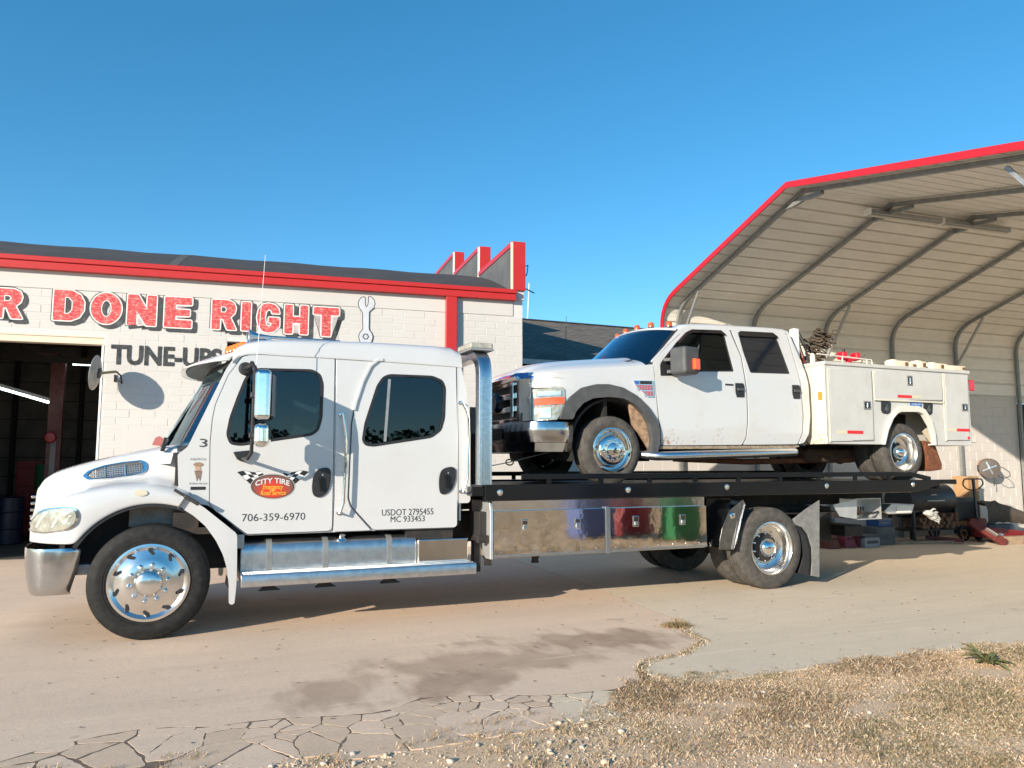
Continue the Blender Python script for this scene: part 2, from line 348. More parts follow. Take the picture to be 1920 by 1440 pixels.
def concrete(name, base, warm, stains=(), rough=.85):
    m, t, b = newmat(name); g = nod(t, 'ShaderNodeNewGeometry').outputs['Position']
    c = mix(t, ramp(t, noise(t, g, .8, 8, .6), .35, .7), base, warm)
    st = noise(t, mapping(t, g, (.35, 2.2, 1)), 1.6, 6, .6)         # long faint scuffs along the drive
    c = mix(t, math_(t, 'MULTIPLY', ramp(t, st, .45, .75), .35), c, tuple(x*.72 for x in base))
    c = mix(t, math_(t, 'MULTIPLY', ramp(t, noise(t, g, 5, 7, .7), .5, .8), .35), c, tuple(x*.7 for x in warm))
    c = mix(t, ramp(t, noise(t, g, 95, 4, .8), .35, .70), c, mix(t, .42, c, tuple(x*.5 for x in base)))
    c = mix(t, math_(t, 'MULTIPLY', ramp(t, noise(t, mapping(t, g, (1, 1, 1), loc=(7, 3, 0)), 3.1, 2, .5), .70, .735), .55), c, tuple(x*.5 for x in base))
    sx = nod(t, 'ShaderNodeSeparateXYZ'); t.links.new(g, sx.inputs[0])
    tot = None
    for (x, y, rx, ry, k, shear) in stains:
        warp = noise(t, mapping(t, g, (1.3, .45, 1), rot=(0, 0, shear)), 3.2, 4, .55)
        warp2 = noise(t, g, 1.5, 4, .5)
        yy = math_(t, 'SUBTRACT', sx.outputs[1], y); xx = math_(t, 'SUBTRACT', math_(t, 'ADD', sx.outputs[0], math_(t, 'MULTIPLY', yy, shear)), x)
        d = math_(t, 'SQRT', math_(t, 'ADD', math_(t, 'POWER', math_(t, 'ABSOLUTE', math_(t, 'DIVIDE', xx, rx)), 2.0), math_(t, 'POWER', math_(t, 'ABSOLUTE', math_(t, 'DIVIDE', yy, ry)), 2.0)))
        d = math_(t, 'ADD', math_(t, 'ADD', d, math_(t, 'MULTIPLY', math_(t, 'SUBTRACT', warp, .5), 2.2)), math_(t, 'MULTIPLY', math_(t, 'SUBTRACT', warp2, .5), 1.9))
        f = math_(t, 'MULTIPLY', math_(t, 'SUBTRACT', 1.0, ramp(t, d, .50, 1.12)), k)
        tot = f if tot is None else math_(t, 'MAXIMUM', tot, f)
    if tot is not None: c = mix(t, math_(t, 'MULTIPLY', tot, ramp(t, noise(t, g, 2.6, 6, .65), .25, .65, (.55, .55, .55))), c, (.33, .215, .14))
    c = mix(t, math_(t, 'MULTIPLY', ramp(t, noise(t, mapping(t, g, (.16, 3.2, 1), rot=(0, 0, R(6))), 3.0, 3, .5), .66, .70), .30), c, tuple(min(.9, x*1.25) for x in base))
    c = mix(t, math_(t, 'MULTIPLY', ramp(t, noise(t, mapping(t, g, (.12, 1.3, 1), rot=(0, 0, R(-4)), loc=(3, 1, 0)), 1.5, 5, .6), .56, .70), .32), c, tuple(x*.62 for x in base))
    c = mix(t, math_(t, 'MULTIPLY', ramp(t, noise(t, g, 30, 5, .8), .40, .66), .34), c, tuple(x*.55 for x in base))
    c = mix(t, math_(t, 'MULTIPLY', ramp(t, noise(t, mapping(t, g, (1, 1, 1), loc=(2, 9, 0)), 9, 2, .5), .73, .76), .6), c, (.12, .09, .07))
    t.links.new(c, b.inputs['Base Color']); b.inputs['Roughness'].default_value = rough
    bp = nod(t, 'ShaderNodeBump'); bp.inputs['Strength'].default_value = .35; bp.inputs['Distance'].default_value = .006
    t.links.new(math_(t, 'ADD', noise(t, g, 70, 5, .75), noise(t, g, 9, 5, .6)), bp.inputs['Height']); t.links.new(bp.outputs[0], b.inputs['Normal'])
    return m
CONC_L = concrete('warm_concrete', (.84, .62, .445), (.77, .585, .43), [(3.45, 6.15, 1.0, .50, 1.0, .6), (2.3, 5.85, 1.3, .42, .75, .4), (1.75, 5.35, .42, .42, .95, -.5), (1.05, 5.55, .40, .45, .7, -.5), (2.15, 5.35, .30, .35, .8, -.5)])
CONC_P = concrete('worn_concrete', (.76, .555, .385), (.66, .50, .36))
CONC_R = concrete('pale_concrete', (.82, .665, .48), (.76, .625, .46))
SOIL, t, b = newmat('gravel_soil'); g = nod(t, 'ShaderNodeNewGeometry').outputs['Position']
c = mix(t, ramp(t, noise(t, g, 1.3, 7, .6), .35, .65), (.80, .56, .35), (.70, .48, .30))
c = mix(t, ramp(t, noise(t, g, 60, 6, .75), .34, .56), (.46, .31, .19), c)
c = mix(t, ramp(t, noise(t, g, 130, 4, .7), .56, .72), c, (.72, .62, .50))
t.links.new(c, b.inputs['Base Color']); b.inputs['Roughness'].default_value = .95
bp = nod(t, 'ShaderNodeBump'); bp.inputs['Strength'].default_value = .3; bp.inputs['Distance'].default_value = .02
t.links.new(noise(t, g, 75, 6, .7), bp.inputs['Height']); t.links.new(bp.outputs[0], b.inputs['Normal'])

n = 60; rows = []
def edge_y(x):          # where the concrete ends and the verge starts
    P = [(-30, 9), (-8, 5.6), (-.8, 4.55), (.2, 4.35), (1.2, 4.2), (2.4, 4.35), (3.2, 4.83), (3.9, 4.72), (4.9, 4.62), (6.4, 4.6), (6.8, 4.55), (12, 4.2), (40, 2)]
    for (a, ya), (b_, yb) in zip(P, P[1:]):
        if a <= x <= b_: return ya+(yb-ya)*(x-a)/(b_-a)
    return 4
mb = MB(); mb.sheet([(-200, -200), (200, -200), (200, 400), (-200, 400)], T=lambda a, b: (a, b, -.005))
tag(mb.build('ground', SOIL), kind='structure')
# two concrete slabs with a real joint between them
jx = [GR('o', x, y) for x, y in ((1370, 15),)] ; J = [(5.35, 16.5), (5.03, 10.62), (4.9, 8.76), (4.66, 6.65), (4.36, 6.1), (4.30, 5.75), (3.85, 5.42), (3.42, 5.35), (3.22, 5.1), (3.12, 4.86)]
LE = [(-30, 9.6), (-8, 5.9)]+[GR('p', *p) for p in ((0, 1428), (60, 1410), (130, 1392), (200, 1377), (262, 1367), (330, 1362), (400, 1362), (470, 1352), (540, 1345), (640, 1341), (700, 1336), (740, 1328), (790, 1308), (850, 1304), (960, 1302), (1010, 1304), (1080, 1299), (1150, 1292))]
def slab(name, pts, m):
    mb = MB(); mb.prism(pts, -.12, 0, axis='z'); return tag(mb.build(name, m, flat=True), kind='structure')
slab('concrete_apron', LE+list(reversed(J))+[(5.35, 40), (-30, 40)], CONC_L)
RE = [GR('p', *p) for p in ((1214, 1288), (1330, 1279), (1450, 1262), (1570, 1245), (1766, 1224), (1920, 1212))]
JR = [(x+.012+.03*max(0, (6.3-y)), y-.05*max(0, (5.6-y))) for x, y in J]
slab('concrete_driveway', [(3.30, 4.85)]+RE[1:]+[(12, 4.3), (40, 2), (60, 2), (60, 40), (5.372, 40)]+[p for p in JR if p[1] > 4.99], CONC_R)
CF_ = M('crack_dirt', (.13, .09, .065), .95, noise=(20, (.22, .16, .11), .4, .7))
mb = MB(); mb.sheet([(x, y+.03) for x, y in sorted(LE[2:]) if x > -1.1]+[(3.1, 4.9), (2.9, 4.72), (2.3, 4.55), (1.2, 4.35), (.2, 4.45), (-.8, 4.7), (-1.0, 4.9)], T=lambda a, b: (a, b, -.0009)); tag(mb.build('crack_dirt', CF_), kind='structure')
mb = MB(); mb.sheet([(x-.006, y) for x, y in J]+[(x+.02, y) for x, y in reversed(JR)], T=lambda a, b: (a, b, -.0015)); tag(mb.build('joint_dirt', CF_), kind='structure')
# debris and dry weeds in the joint
random.seed(3)
# broken concrete pieces along the edge: voronoi cells shrunk to leave cracks
def clip(poly, a, b_, c_):
    out = []
    for i in range(len(poly)):
        p, q = poly[i], poly[(i+1) % len(poly)]; dp = a*p[0]+b_*p[1]-c_; dq = a*q[0]+b_*q[1]-c_
        if dp <= 0: out.append(p)
        if (dp < 0 < dq) or (dq < 0 < dp):
            t_ = dp/(dp-dq); out.append((p[0]+(q[0]-p[0])*t_, p[1]+(q[1]-p[1])*t_))
    return out
def ledge(x):
    L = sorted(LE[2:])
    for (a, ya), (b_, yb) in zip(L, L[1:]):
        if a <= x <= b_: return ya+(yb-ya)*(x-a)/(b_-a)
    return 4.9 if x < 0 else 4.63
seeds = []
x = -1.1
while x < 3.2:
    rows_ = 3 if .1 < x < 2.3 else 2
    for r_ in range(rows_):
        seeds.append((x+random.uniform(-.13, .13)+(.11 if r_ % 2 else 0), ledge(max(-.8, min(3, x)))-.08-.17*r_+random.uniform(-.075, .075), r_))
        if random.random() < .35: seeds.append((x+random.uniform(-.1, .1), ledge(max(-.8, min(3, x)))-.08-.17*r_+random.uniform(-.09, .09), r_))
    x += random.uniform(.17, .27)
apron = bpy.data.objects['concrete_apron']
k = 0
for i, (x, y, r_) in enumerate(seeds):
    low = edge_y(x)-.02
    if y < low-.02: continue
    P = [(x-.4, y-.32), (x+.4, y-.32), (x+.4, y+.32), (x-.4, y+.32)]
    for j, (u, v_, _) in enumerate(seeds):
        if i == j: continue
        a, b_ = u-x, v_-y
        if a*a+b_*b_ > .8: continue
        c_ = (u*u+v_*v_-x*x-y*y)/2; P = clip(P, a, b_, c_)
        if len(P) < 3: break
    if len(P) < 3: continue
    # clip to the intact slab edge and to the verge
    e0, e1 = ledge(x-.15), ledge(x+.15); sl_ = (e1-e0)/.3; P = clip(P, -sl_, 1, ledge(x)-.012-sl_*x)
    P = clip(P, 0, -1, -(low-.06+random.uniform(-.03, .05)))
    if len(P) < 3: continue
    A = abs(sum(P[q][0]*P[(q+1) % len(P)][1]-P[(q+1) % len(P)][0]*P[q][1] for q in range(len(P))))/2
    if A < .0012 or (y < low+.12 and random.random() < .3): continue
    gap = random.choice((.0015, .0025, .004, .006, .010)); Q = []
    for a in range(len(P)):            # ragged edge
        p, q = Vector(P[a]), Vector(P[(a+1) % len(P)]); m_ = max(1, int((q-p).length/.035))
        for s_ in range(m_):
            t_ = s_/m_; nn = Vector((-(q-p).y, (q-p).x)).normalized(); jj = 0 if s_ == 0 else random.uniform(-.009, .009)
            w_ = p.lerp(q, t_)+nn*jj; Q.append((w_.x, w_.y))
    Q = fillet(offs(Q, -gap), .02, 2)
    mb = MB(); dz = random.uniform(-.0010, .0); tx, ty = random.uniform(-.002, .002), random.uniform(-.002, .002)
    mb.prism(Q, -.03, dz+.0012, axis='z')
    for v in mb.v:
        if v.z > -.025: v.z += (v.x-x)*tx+(v.y-y)*ty
    if k < 290:
        o = mb.build('concrete_piece', random.choice((CONC_L, CONC_L, CONC_P)) if x < 2.3 else CONC_R, apron); k += 1

# ---- numpy scatter of dry grass, straw, gravel
import numpy as np
rng = np.random.default_rng(5)
def bulk(name, V, F, mats, mi, kind='stuff', label=None, cat=None, smooth=False):
    me = bpy.data.meshes.new(name); me.vertices.add(len(V)); me.vertices.foreach_set('co', V.astype(np.float32).ravel())
    k = F.shape[1]; me.loops.add(F.size); me.loops.foreach_set('vertex_index', F.astype(np.int32).ravel())
    me.polygons.add(len(F)); me.polygons.foreach_set('loop_start', np.arange(0, F.size, k, dtype=np.int32)); me.polygons.foreach_set('loop_total', np.full(len(F), k, dtype=np.int32))
    for m in mats: me.materials.append(m)
    me.polygons.foreach_set('material_index', mi.astype(np.int32)); me.update(calc_edges=True)
    if smooth: me.polygons.foreach_set('use_smooth', [True]*len(F))
    o = bpy.data.objects.new(name, me); COL.objects.link(o); tag(o, label, cat, None, kind); return o
ICO = None
def ico():
    bm = bmesh.new(); bmesh.ops.create_icosphere(bm, subdivisions=1, radius=1); V = np.array([v.co[:] for v in bm.verts]); F = np.array([[v.index for v in f.verts] for f in bm.faces]); bm.free(); return V, F
IV, IF = ico()
def stones(name, XYS, mats, label, cat, z0=-.004):
    n = len(XYS); V = np.repeat(IV[None], n, 0)*(1+rng.uniform(-.28, .28, (n, len(IV), 1)))
    V *= rng.uniform(.6, 1.2, (n, 1, 3))*np.array([1, 1, .65]); a = rng.uniform(0, 6.28, n); ca, sa = np.cos(a), np.sin(a)
    X = V[:, :, 0]*ca[:, None]-V[:, :, 1]*sa[:, None]; Y = V[:, :, 0]*sa[:, None]+V[:, :, 1]*ca[:, None]
    s = XYS[:, 2][:, None]; W = np.stack([X*s+XYS[:, 0][:, None], Y*s+XYS[:, 1][:, None], V[:, :, 2]*s+z0+s*.25], -1)
    F = (IF[None]+(np.arange(n)*len(IV))[:, None, None]).reshape(-1, 3); mi = np.repeat(rng.integers(0, len(mats), n), len(IF))
    return bulk(name, W.reshape(-1, 3), F, mats, mi, label=label, cat=cat)
ST = [M('stone_pale', (.66, .55, .42), .9), M('stone_grey', (.46, .41, .35), .9), M('stone_tan', (.58, .45, .32), .9), M('stone_dark', (.26, .20, .16), .9)]
ey = np.vectorize(edge_y)
def verge_pts(n, x0, x1, y0, y1, dens, top=.07):
    x = rng.uniform(x0, x1, n); y = y0+(y1-y0)*rng.uniform(0, 1, n)
    lim = ey(x)+.05*np.sin(x*9)+.035*np.sin(x*23+1); k = (y < lim+top)*(rng.uniform(0, 1, n) < dens(x, y, lim)); return x[k], y[k]
def nz(x, y, f, s=0): return .5+.25*(np.sin(x*f+s+1.7*np.sin(y*f*.7+s))+np.sin(y*f*1.3+2*s+1.3*np.cos(x*f*.6)))
def gravden(x, y, lim):       # gravel on the left and in the centre, grass to the right
    gx = np.clip((3.0-x+(4.2-y)*.35)/.9, 0, 1); return np.clip(.18+.85*gx*nz(x, y, 3.1, 1), 0, 1)
x, y = verge_pts(52000, -1.6, 5.6, 2.9, 5.0, gravden); s = .0026+.0085*rng.uniform(0, 1, len(x))**3.2
stones('gravel', np.stack([x, y, s], 1), ST, 'loose pale gravel scattered over the bare soil verge', 'gravel')
x, y = verge_pts(330, -1.2, 4.2, 3.0, 4.4, gravden); s = rng.uniform(.012, .028, len(x))
stones('pebbles', np.stack([x, y, s], 1), ST[:3], 'larger rounded stones lying in the gravel verge', 'stones')
GRS = [M('straw_pale', (.70, .51, .32), .8), M('straw_tan', (.55, .38, .22), .8), M('straw_brown', (.33, .205, .11), .85), M('grass_olive', (.22, .20, .085), .8), M('straw_white', (.80, .66, .47), .8)]
for m in GRS:
    m.node_tree.nodes['Principled BSDF'].inputs['Specular IOR Level'].default_value = .2
def blades(name, x, y, h, wd, lean, mats, mi, label, cat, z0=-.006):
    n = len(x); a = rng.uniform(0, 6.283, n); b = rng.uniform(0, 6.283, n)
    dx, dy = np.cos(a)*wd, np.sin(a)*wd; lx, ly = np.cos(b)*lean*h, np.sin(b)*lean*h
    P0 = np.stack([x-dx, y-dy, np.full(n, z0)], 1); P1 = np.stack([x+dx, y+dy, np.full(n, z0)], 1)
    P2 = np.stack([x+dx*.8+lx*.45, y+dy*.8+ly*.45, z0+h*.62], 1); P3 = np.stack([x-dx*.8+lx*.45, y-dy*.8+ly*.45, z0+h*.62], 1)
    hh = np.maximum(h*(1-.35*lean), .006); P4 = np.stack([x+lx*1.15, y+ly*1.15, z0+hh], 1)
    V = np.stack([P0, P1, P2, P3, P4], 1).reshape(-1, 3); k = np.arange(n)*5
    F = np.concatenate([np.stack([k, k+1, k+2], 1), np.stack([k, k+2, k+3], 1), np.stack([k+3, k+2, k+4], 1)])
    return bulk(name, V, F, mats, np.concatenate([mi, mi, mi]), label=label, cat=cat)
def grassden(x, y, lim):
    gx = np.clip((x-1.9-(4.3-y)*.55)/1.3, 0.03, 1); return np.clip(gx*(-.08+1.7*nz(x, y, 5, 2)*(.45+1.1*nz(x, y, 14, 3))), 0.03, 1)
x, y = verge_pts(330000, 1.3, 8.2, 2.6, 4.95, grassden, .10)
h = rng.uniform(.006, .030, len(x))*(.5+.9*nz(x, y, 4, .5))*(1+1.2*(rng.uniform(0, 1, len(x)) < .03)); q = nz(x, y, 2.6, 4)
mi = np.select([rng.uniform(0, 1, len(x)) < .05+.28*(q > .62), rng.uniform(0, 1, len(x)) < .12+.28*(q < .38), rng.uniform(0, 1, len(x)) < .34, rng.uniform(0, 1, len(x)) < .3], [3, 2, 1, 4], 0)
blades('dry_grass', x, y, h, rng.uniform(.0012, .0030, len(x)), rng.uniform(.6, 2.3, len(x)), GRS, mi, 'short dead straw coloured grass covering the verge', 'dry grass')
# sparse tufts in the gravel and in the cracks
cx = rng.uniform(-1.0, 3.4, 170); cyy = ey(cx)-rng.uniform(-.25, .9, 170)
x = (cx[:, None]+rng.normal(0, .035, (170, 26))).ravel(); y = (cyy[:, None]+rng.normal(0, .028, (170, 26))).ravel()
blades('weed_tufts', x, y, rng.uniform(.015, .045, len(x)), rng.uniform(.001, .002, len(x)), rng.uniform(.3, 1.4, len(x)), GRS, rng.integers(0, 4, len(x)), 'thin dead weed tufts in the slab cracks and gravel', 'weeds', z0=-.004)
jp = [J[i] for i in range(3, 10)]; px_, py_ = [], []
for (a, b_), (c_, d_) in zip(jp, jp[1:]):
    L = math.hypot(c_-a, d_-b_)
    for _ in range(int(650*L)):
        t_ = random.random(); px_.append(a+(c_-a)*t_+random.gauss(.03, .03)); py_.append(b_+(d_-b_)*t_+random.gauss(-.02, .03))
x, y = np.array(px_), np.array(py_)
blades('joint_straw', x, y, rng.uniform(.008, .03, len(x)), rng.uniform(.0012, .0025, len(x)), rng.uniform(.8, 1.6, len(x)), GRS, rng.integers(0, 5, len(x)), 'straw and crumbs filling the joint between the two slabs', 'straw', z0=.001)
g0 = GR('o', 1835, 205); x = g0[0]+rng.normal(0, .06, 900); y = g0[1]+rng.normal(0, .05, 900)
blades('weed_clump', x, y, rng.uniform(.02, .055, 900), rng.uniform(.0015, .003, 900), rng.uniform(.3, 1.4, 900), [GRS[2], GRS[3]], rng.integers(0, 2, 900), 'brown weed clump at the slab joint', 'weeds', z0=.0)
n = 420; x = rng.uniform(-3, 9, n); y = rng.uniform(4.7, 9.5, n); a = rng.uniform(0, 6.28, n); s = rng.uniform(.006, .018, n)
ca, sa = np.cos(a)*s, np.sin(a)*s; lf = np.stack([np.stack([x-ca, y-sa, np.full(n, .003)], 1), np.stack([x+sa*.4, y-ca*.4, np.full(n, .009)], 1), np.stack([x+ca, y+sa, np.full(n, .004)], 1), np.stack([x-sa*.4, y+ca*.4, np.full(n, .008)], 1)], 1).reshape(-1, 3)
bulk('leaf_litter', lf, np.arange(4*n).reshape(-1, 4), [GRS[2], ST[3]], rng.integers(0, 2, n), label='tiny dry leaf scraps blown over the concrete', cat='leaf litter')
# the behind-camera verge that the polished steel mirrors
x = rng.uniform(-12, 20, 60000); y = rng.uniform(-12, 2.6, 60000)
blades('far_verge_grass', x, y, rng.uniform(.05, .12, 60000), rng.uniform(.006, .012, 60000), rng.uniform(.2, 1.5, 60000), GRS[:4], rng.integers(0, 4, 60000), 'dead grass on the verge behind the photographer', 'dry grass')
# broad-leaved weed
LEAF = M('weed_leaf', (.13, .15, .05), .6, noise=(30, (.22, .19, .08), .4, .7))
wr = root('broadleaf_weed', (*GR('p', 1852, 1245), -.01), 'green broad-leaved weed at the grass edge on the far right', 'weed')
for i in range(15):
    a = i*2.4+.3; L = random.uniform(.12, .24); el = random.uniform(.5, 1.2); mb = MB(); rows = []
    for s_ in range(7):
        t_ = s_/6; rr = L*t_; zz = .01+L*el*t_-L*.65*t_*t_; wd = .022*math.sin(math.pi*min(1, t_*.9+.08))+.003
        c_ = Vector((math.cos(a)*rr, math.sin(a)*rr, zz)); n_ = Vector((-math.sin(a), math.cos(a), 0)); wv = .006*math.sin(t_*14+i)
        rows.append([c_-n_*wd+Vector((0, 0, wv+.008)), c_, c_+n_*wd+Vector((0, 0, .008-wv))])
    mb.grid(rows).build('leaf', LEAF, wr, local=True)
# ------------------------------------------------------------------ garage
def wallpaint(name, col, dirt):
    m, t, b = newmat(name); o = nod(t, 'ShaderNodeTexCoord').outputs['Object']; g = nod(t, 'ShaderNodeNewGeometry').outputs['Position']
    c = mix(t, ramp(t, noise(t, g, 1.1, 7, .6), .4, .75), col, tuple(x*.93 for x in col))
    c = mix(t, math_(t, 'MULTIPLY', ramp(t, noise(t, g, 14, 5, .7), .60, .74), .35), c, dirt)
    t.links.new(c, b.inputs['Base Color']); b.inputs['Roughness'].default_value = .6
    bp = nod(t, 'ShaderNodeBump'); bp.inputs['Strength'].default_value = .4; bp.inputs['Distance'].default_value = .004
    t.links.new(noise(t, g, 55, 5, .65), bp.inputs['Height']); t.links.new(bp.outputs[0], b.inputs['Normal']); return m
WALL = wallpaint('painted_block', (.56, .54, .51), (.52, .46, .40))
WALL2 = wallpaint('painted_block_warm', (.57, .535, .50), (.52, .46, .40))
ROOFM = M('dark_roll_roofing', (.045, .042, .042), .85, 0, 0, (1.5, (.065, .058, .055), .4, .7), (30, .3, .01))
SEAM = M('roof_seam_strip', (.09, .085, .08), .8)
SLATE = M('grey_parapet_board', (.085, .09, .095), .75, 0, 0, (1.6, (.13, .135, .13), .4, .7), (8, .2, .01))
CREAMT = M('cream_trim', (.66, .56, .44), .6)
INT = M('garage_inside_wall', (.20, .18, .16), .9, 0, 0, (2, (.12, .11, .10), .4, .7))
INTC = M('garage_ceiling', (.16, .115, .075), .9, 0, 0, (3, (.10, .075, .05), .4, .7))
JOINT = M('block_joint_paint', (.60, .58, .55), .8)
GF = Frame((6.2095, 13.8206), R(-6.1)); GA = R(-6.1)
ga = root('garage_building', (6.2095, 13.8206, 0), 'white painted block garage with red eave trim and open bay', 'building', rz=GA, world=False)
XL, OP1, OPL, OPT = -12.5, -7.475, -9.5, 3.70  # unseen left jamb set close in to keep the sun off the bay floor
O2 = (GF.at('w', 1475, 130)[0], -1.9)
mb = MB(); mb.prism([(XL, 0), (OPL, 0), (OPL, OPT), (OP1, OPT), (OP1, 0), (O2[0], 0), (O2[0], 3.72), (O2[1], 3.72), (O2[1], 0), (0, 0), (0, 4.98), (XL, 4.98)], .0045, .20)
mb.build('wall', JOINT, ga, local=True)
mb = MB(); mb.box(-.2, 0, .2, 15, 0, 4.98); mb.box(XL, 0, 14.8, 15, 0, 5); mb.box(XL, XL+.2, .2, 14.8, 0, 5); mb.build('side_wall', WALL, ga, local=True)
# blocks
BL, BH = .405, .1333; cells = []
row = 0
while True:
    z1 = 4.462-row*BH; z0 = z1-BH
    if z1 < .05: break
    x = XL-(BL/2 if row % 2 else 0)
    while x < 0:
        a, b_ = max(XL, x), min(0, x+BL); x += BL
        segs = [(a, b_)]
        if z0 < OPT-.01: segs = [q for s_ in segs for q in ((s_[0], min(s_[1], OPL)), (max(s_[0], OP1), s_[1])) if q[1]-q[0] > .04]
        if z0 < 3.71: segs = [q for s_ in segs for q in ((s_[0], min(s_[1], O2[0])), (max(s_[0], O2[1]), s_[1])) if q[1]-q[0] > .04]
        segs = list(dict.fromkeys(segs))
        for s_ in segs: cells.append((s_[0], s_[1], z0, z1))
    row += 1
def pix(P):
    v = P-CAM; z = v.dot(FW); return 960+FPX*v.dot(RT)/z, 720-FPX*v.dot(UP)/z
def vis(a, b_, z0, z1):
    P = GF.o+GF.ax*((a+b_)/2)+Vector((0, 0, (z0+z1)/2)); px, py = pix(P)
    if px < -15 or px > 990: return False
    lim = 1060 if px < 35 else 865 if px < 215 else 842 if px < 345 else 700 if px < 430 else 652 if px < 860 else 700
    if px > 860: lim = 760
    return py < lim
cells.sort(key=lambda c_: (not vis(*c_), (c_[0]+c_[1])/2 < XL+.1))
protos = []
def blockmesh(L, H):
    e = .006; mb = MB(); x, z = L/2-.0018, H/2-.0016
    mb.add([(-x, 0, -z), (x, 0, -z), (x, 0, z), (-x, 0, z)]+[(-x+e, -.010, -z+e), (x-e, -.010, -z+e), (x-e, -.010, z-e), (-x+e, -.010, z-e)],
           [(4, 5, 6, 7), (0, 1, 5, 4), (1, 2, 6, 5), (2, 3, 7, 6), (3, 0, 4, 7)]); return mb
cache = {}
rest = MB(); nb = 0
random.seed(11)
for (a, b_, z0, z1) in cells:
    L = round(b_-a, 3); c_ = ((a+b_)/2, .0102+random.uniform(-.0022, .0020), (z0+z1)/2)
    if nb < 300:
        if L not in cache: cache[L] = blockmesh(L, z1-z0).build('block', WALL, ga, local=True); o = cache[L]
        else: o = cache[L].copy(); COL.objects.link(o)
        o.location = c_; o.rotation_euler = (random.uniform(-.012, .012), 0, random.uniform(-.006, .006)); nb += 1
    else:
        bm_ = blockmesh(L, z1-z0); rest.add([v+Vector(c_) for v in bm_.v], bm_.f)
tag(rest.build('block_rows', WALL, ga, local=True, weld=False), kind='stuff')
mb = MB(); mb.box(XL, -.2, -.012, .2, 4.475, 4.80); mb.build('bond_beam', WALL, ga, bevel=.006, local=True)
mb = MB(); mb.box(XL, GF.at('z', 1750, 640, -.14)[0], -.13, .2, 4.775, 4.90); mb.build('fascia_board', RED, ga, bevel=.004, local=True)
mb = MB(); mb.box(XL, GF.at('z', 1750, 640, -.14)[0]+.01, -.16, .2, 4.905, 4.99); mb.build('gutter', RED, ga, bevel=.012, local=True)
x0, x1 = GF.at('z', 1050, 800, -.12)[0], GF.at('z', 1157, 800, -.12)[0]
mb = MB(); mb.box(x0, x1, -.12, 0, 0, 4.773); mb.build('red_pilaster', RED, ga, bevel=.006, local=True)
mb = MB(); mb.prism([(OPL-.1, OPT-.02), (OP1, OPT-.02), (OP1, OPT+.0), (OPL-.1, OPT)], .005, .2); mb.box(OPL, OP1, .02, .22, OPT-.13, OPT-.021); mb.build('lintel', CREAMT, ga, local=True)
mb = MB(); mb.box(OP1-.035, OP1-.001, -.005, .22, 0, OPT-.14); mb.build('door_jamb', WHITE, ga, bevel=.004, local=True)
mb = MB(); mb.box(GF.at('w', 322, 1105)[0], GF.at('w', 830, 1105)[0], -.003, .012, 1.55, GF.at('w', 330, 1108)[1]); mb.build('plaster_patch', WALL, ga, local=True)
# barrel roof
rows = [[Vector((XL+i*(-.24-XL)/24, y, 4.985+.42*y-.0285*y*y+.01*math.sin(i*1.7)*(y > 0)*(y < 9))) for i in range(25)] for y in [j*.62-.14 for j in range(25)]]
MB().grid(rows).build('roof', ROOFM, ga, local=True)
xs = GF.at('g', 860, 205)[0]
mb = MB(); mb.grid([[Vector((xs+.9*y*.0+dx, y, 4.985+.42*y-.0285*y*y+.012)) for dx in (0, .16)] for y in [j*.4 for j in range(20)]]); mb.build('roof_seam', SEAM, ga, local=True)
# stepped parapet
for i, (ya, yb, zt, zb) in enumerate(((-.05, 2.55, 5.985, 4.992), (2.55, 5.15, 6.60, 5.4), (5.15, 8.4, 7.17, 5.6))):
    xa, xb = -.235, .035
    mb = MB(); mb.box(xa+.006, xb, ya+.012, yb, zb, zt-.012); p_ = mb.build('parapet_step', SLATE, ga, local=True)
    mb = MB(); mb.box(xa+.02, xb+.012, ya-.012, ya+.010, zb, zt); mb.build('red_front', RED, p_, bevel=.004, local=True)
    mb = MB(); mb.box(xa-.006, xb+.014, ya+.012, yb+.02, zt-.01, zt+.012); mb.box(xa-.014, xa+.004, ya+.06, yb, zt-.10, zt-.011); mb.build('red_coping', RED, p_, bevel=.004, local=True)
    mb = MB(); mb.box(xa-.012, xa+.02, ya-.014, ya+.055, zb, zt-.012); mb.build('cream_edge', CREAMT if i < 1 else WHITE, p_, local=True)
mb = MB(); mb.box(-.2, .03, -.02, .2, 4.81, 4.99); mb.build('parapet_block', WALL, ga, bevel=.006, local=True)
mb = MB(); mb.tube([(.05, .4, 5.55), (.22, .3, 5.62), (.16, .2, 5.4), (.08, .3, 5.3)], .012, 6); mb.tube([(.04, .3, 5.18), (.32, .2, 5.02)], .012, 6); mb.tube([(.05, .3, 5.3), (.12, .25, 5.26)], .015, 6); mb.build('roof_bracket', DARK, ga, local=True)
# interior
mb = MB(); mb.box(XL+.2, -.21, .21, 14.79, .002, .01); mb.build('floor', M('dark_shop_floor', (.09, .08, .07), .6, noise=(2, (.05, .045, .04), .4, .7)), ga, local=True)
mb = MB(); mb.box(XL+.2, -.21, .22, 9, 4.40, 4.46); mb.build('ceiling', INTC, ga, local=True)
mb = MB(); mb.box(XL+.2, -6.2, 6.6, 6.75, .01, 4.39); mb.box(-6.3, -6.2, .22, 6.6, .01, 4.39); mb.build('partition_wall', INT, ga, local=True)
for k_ in range(9):
    mb = MB(); mb.box(XL+.25, -6.35, 6.585, 6.6, .35+k_*.45, .365+k_*.45); mb.build('siding_joint', DARK, ga, local=True)
for xx in (-11.8, -10.6, -9.2, -8.1):
    mb = MB(); mb.box(xx, xx+.09, 6.45, 6.59, .01, 4.38); mb.build('wall_post', DARK, ga, local=True)
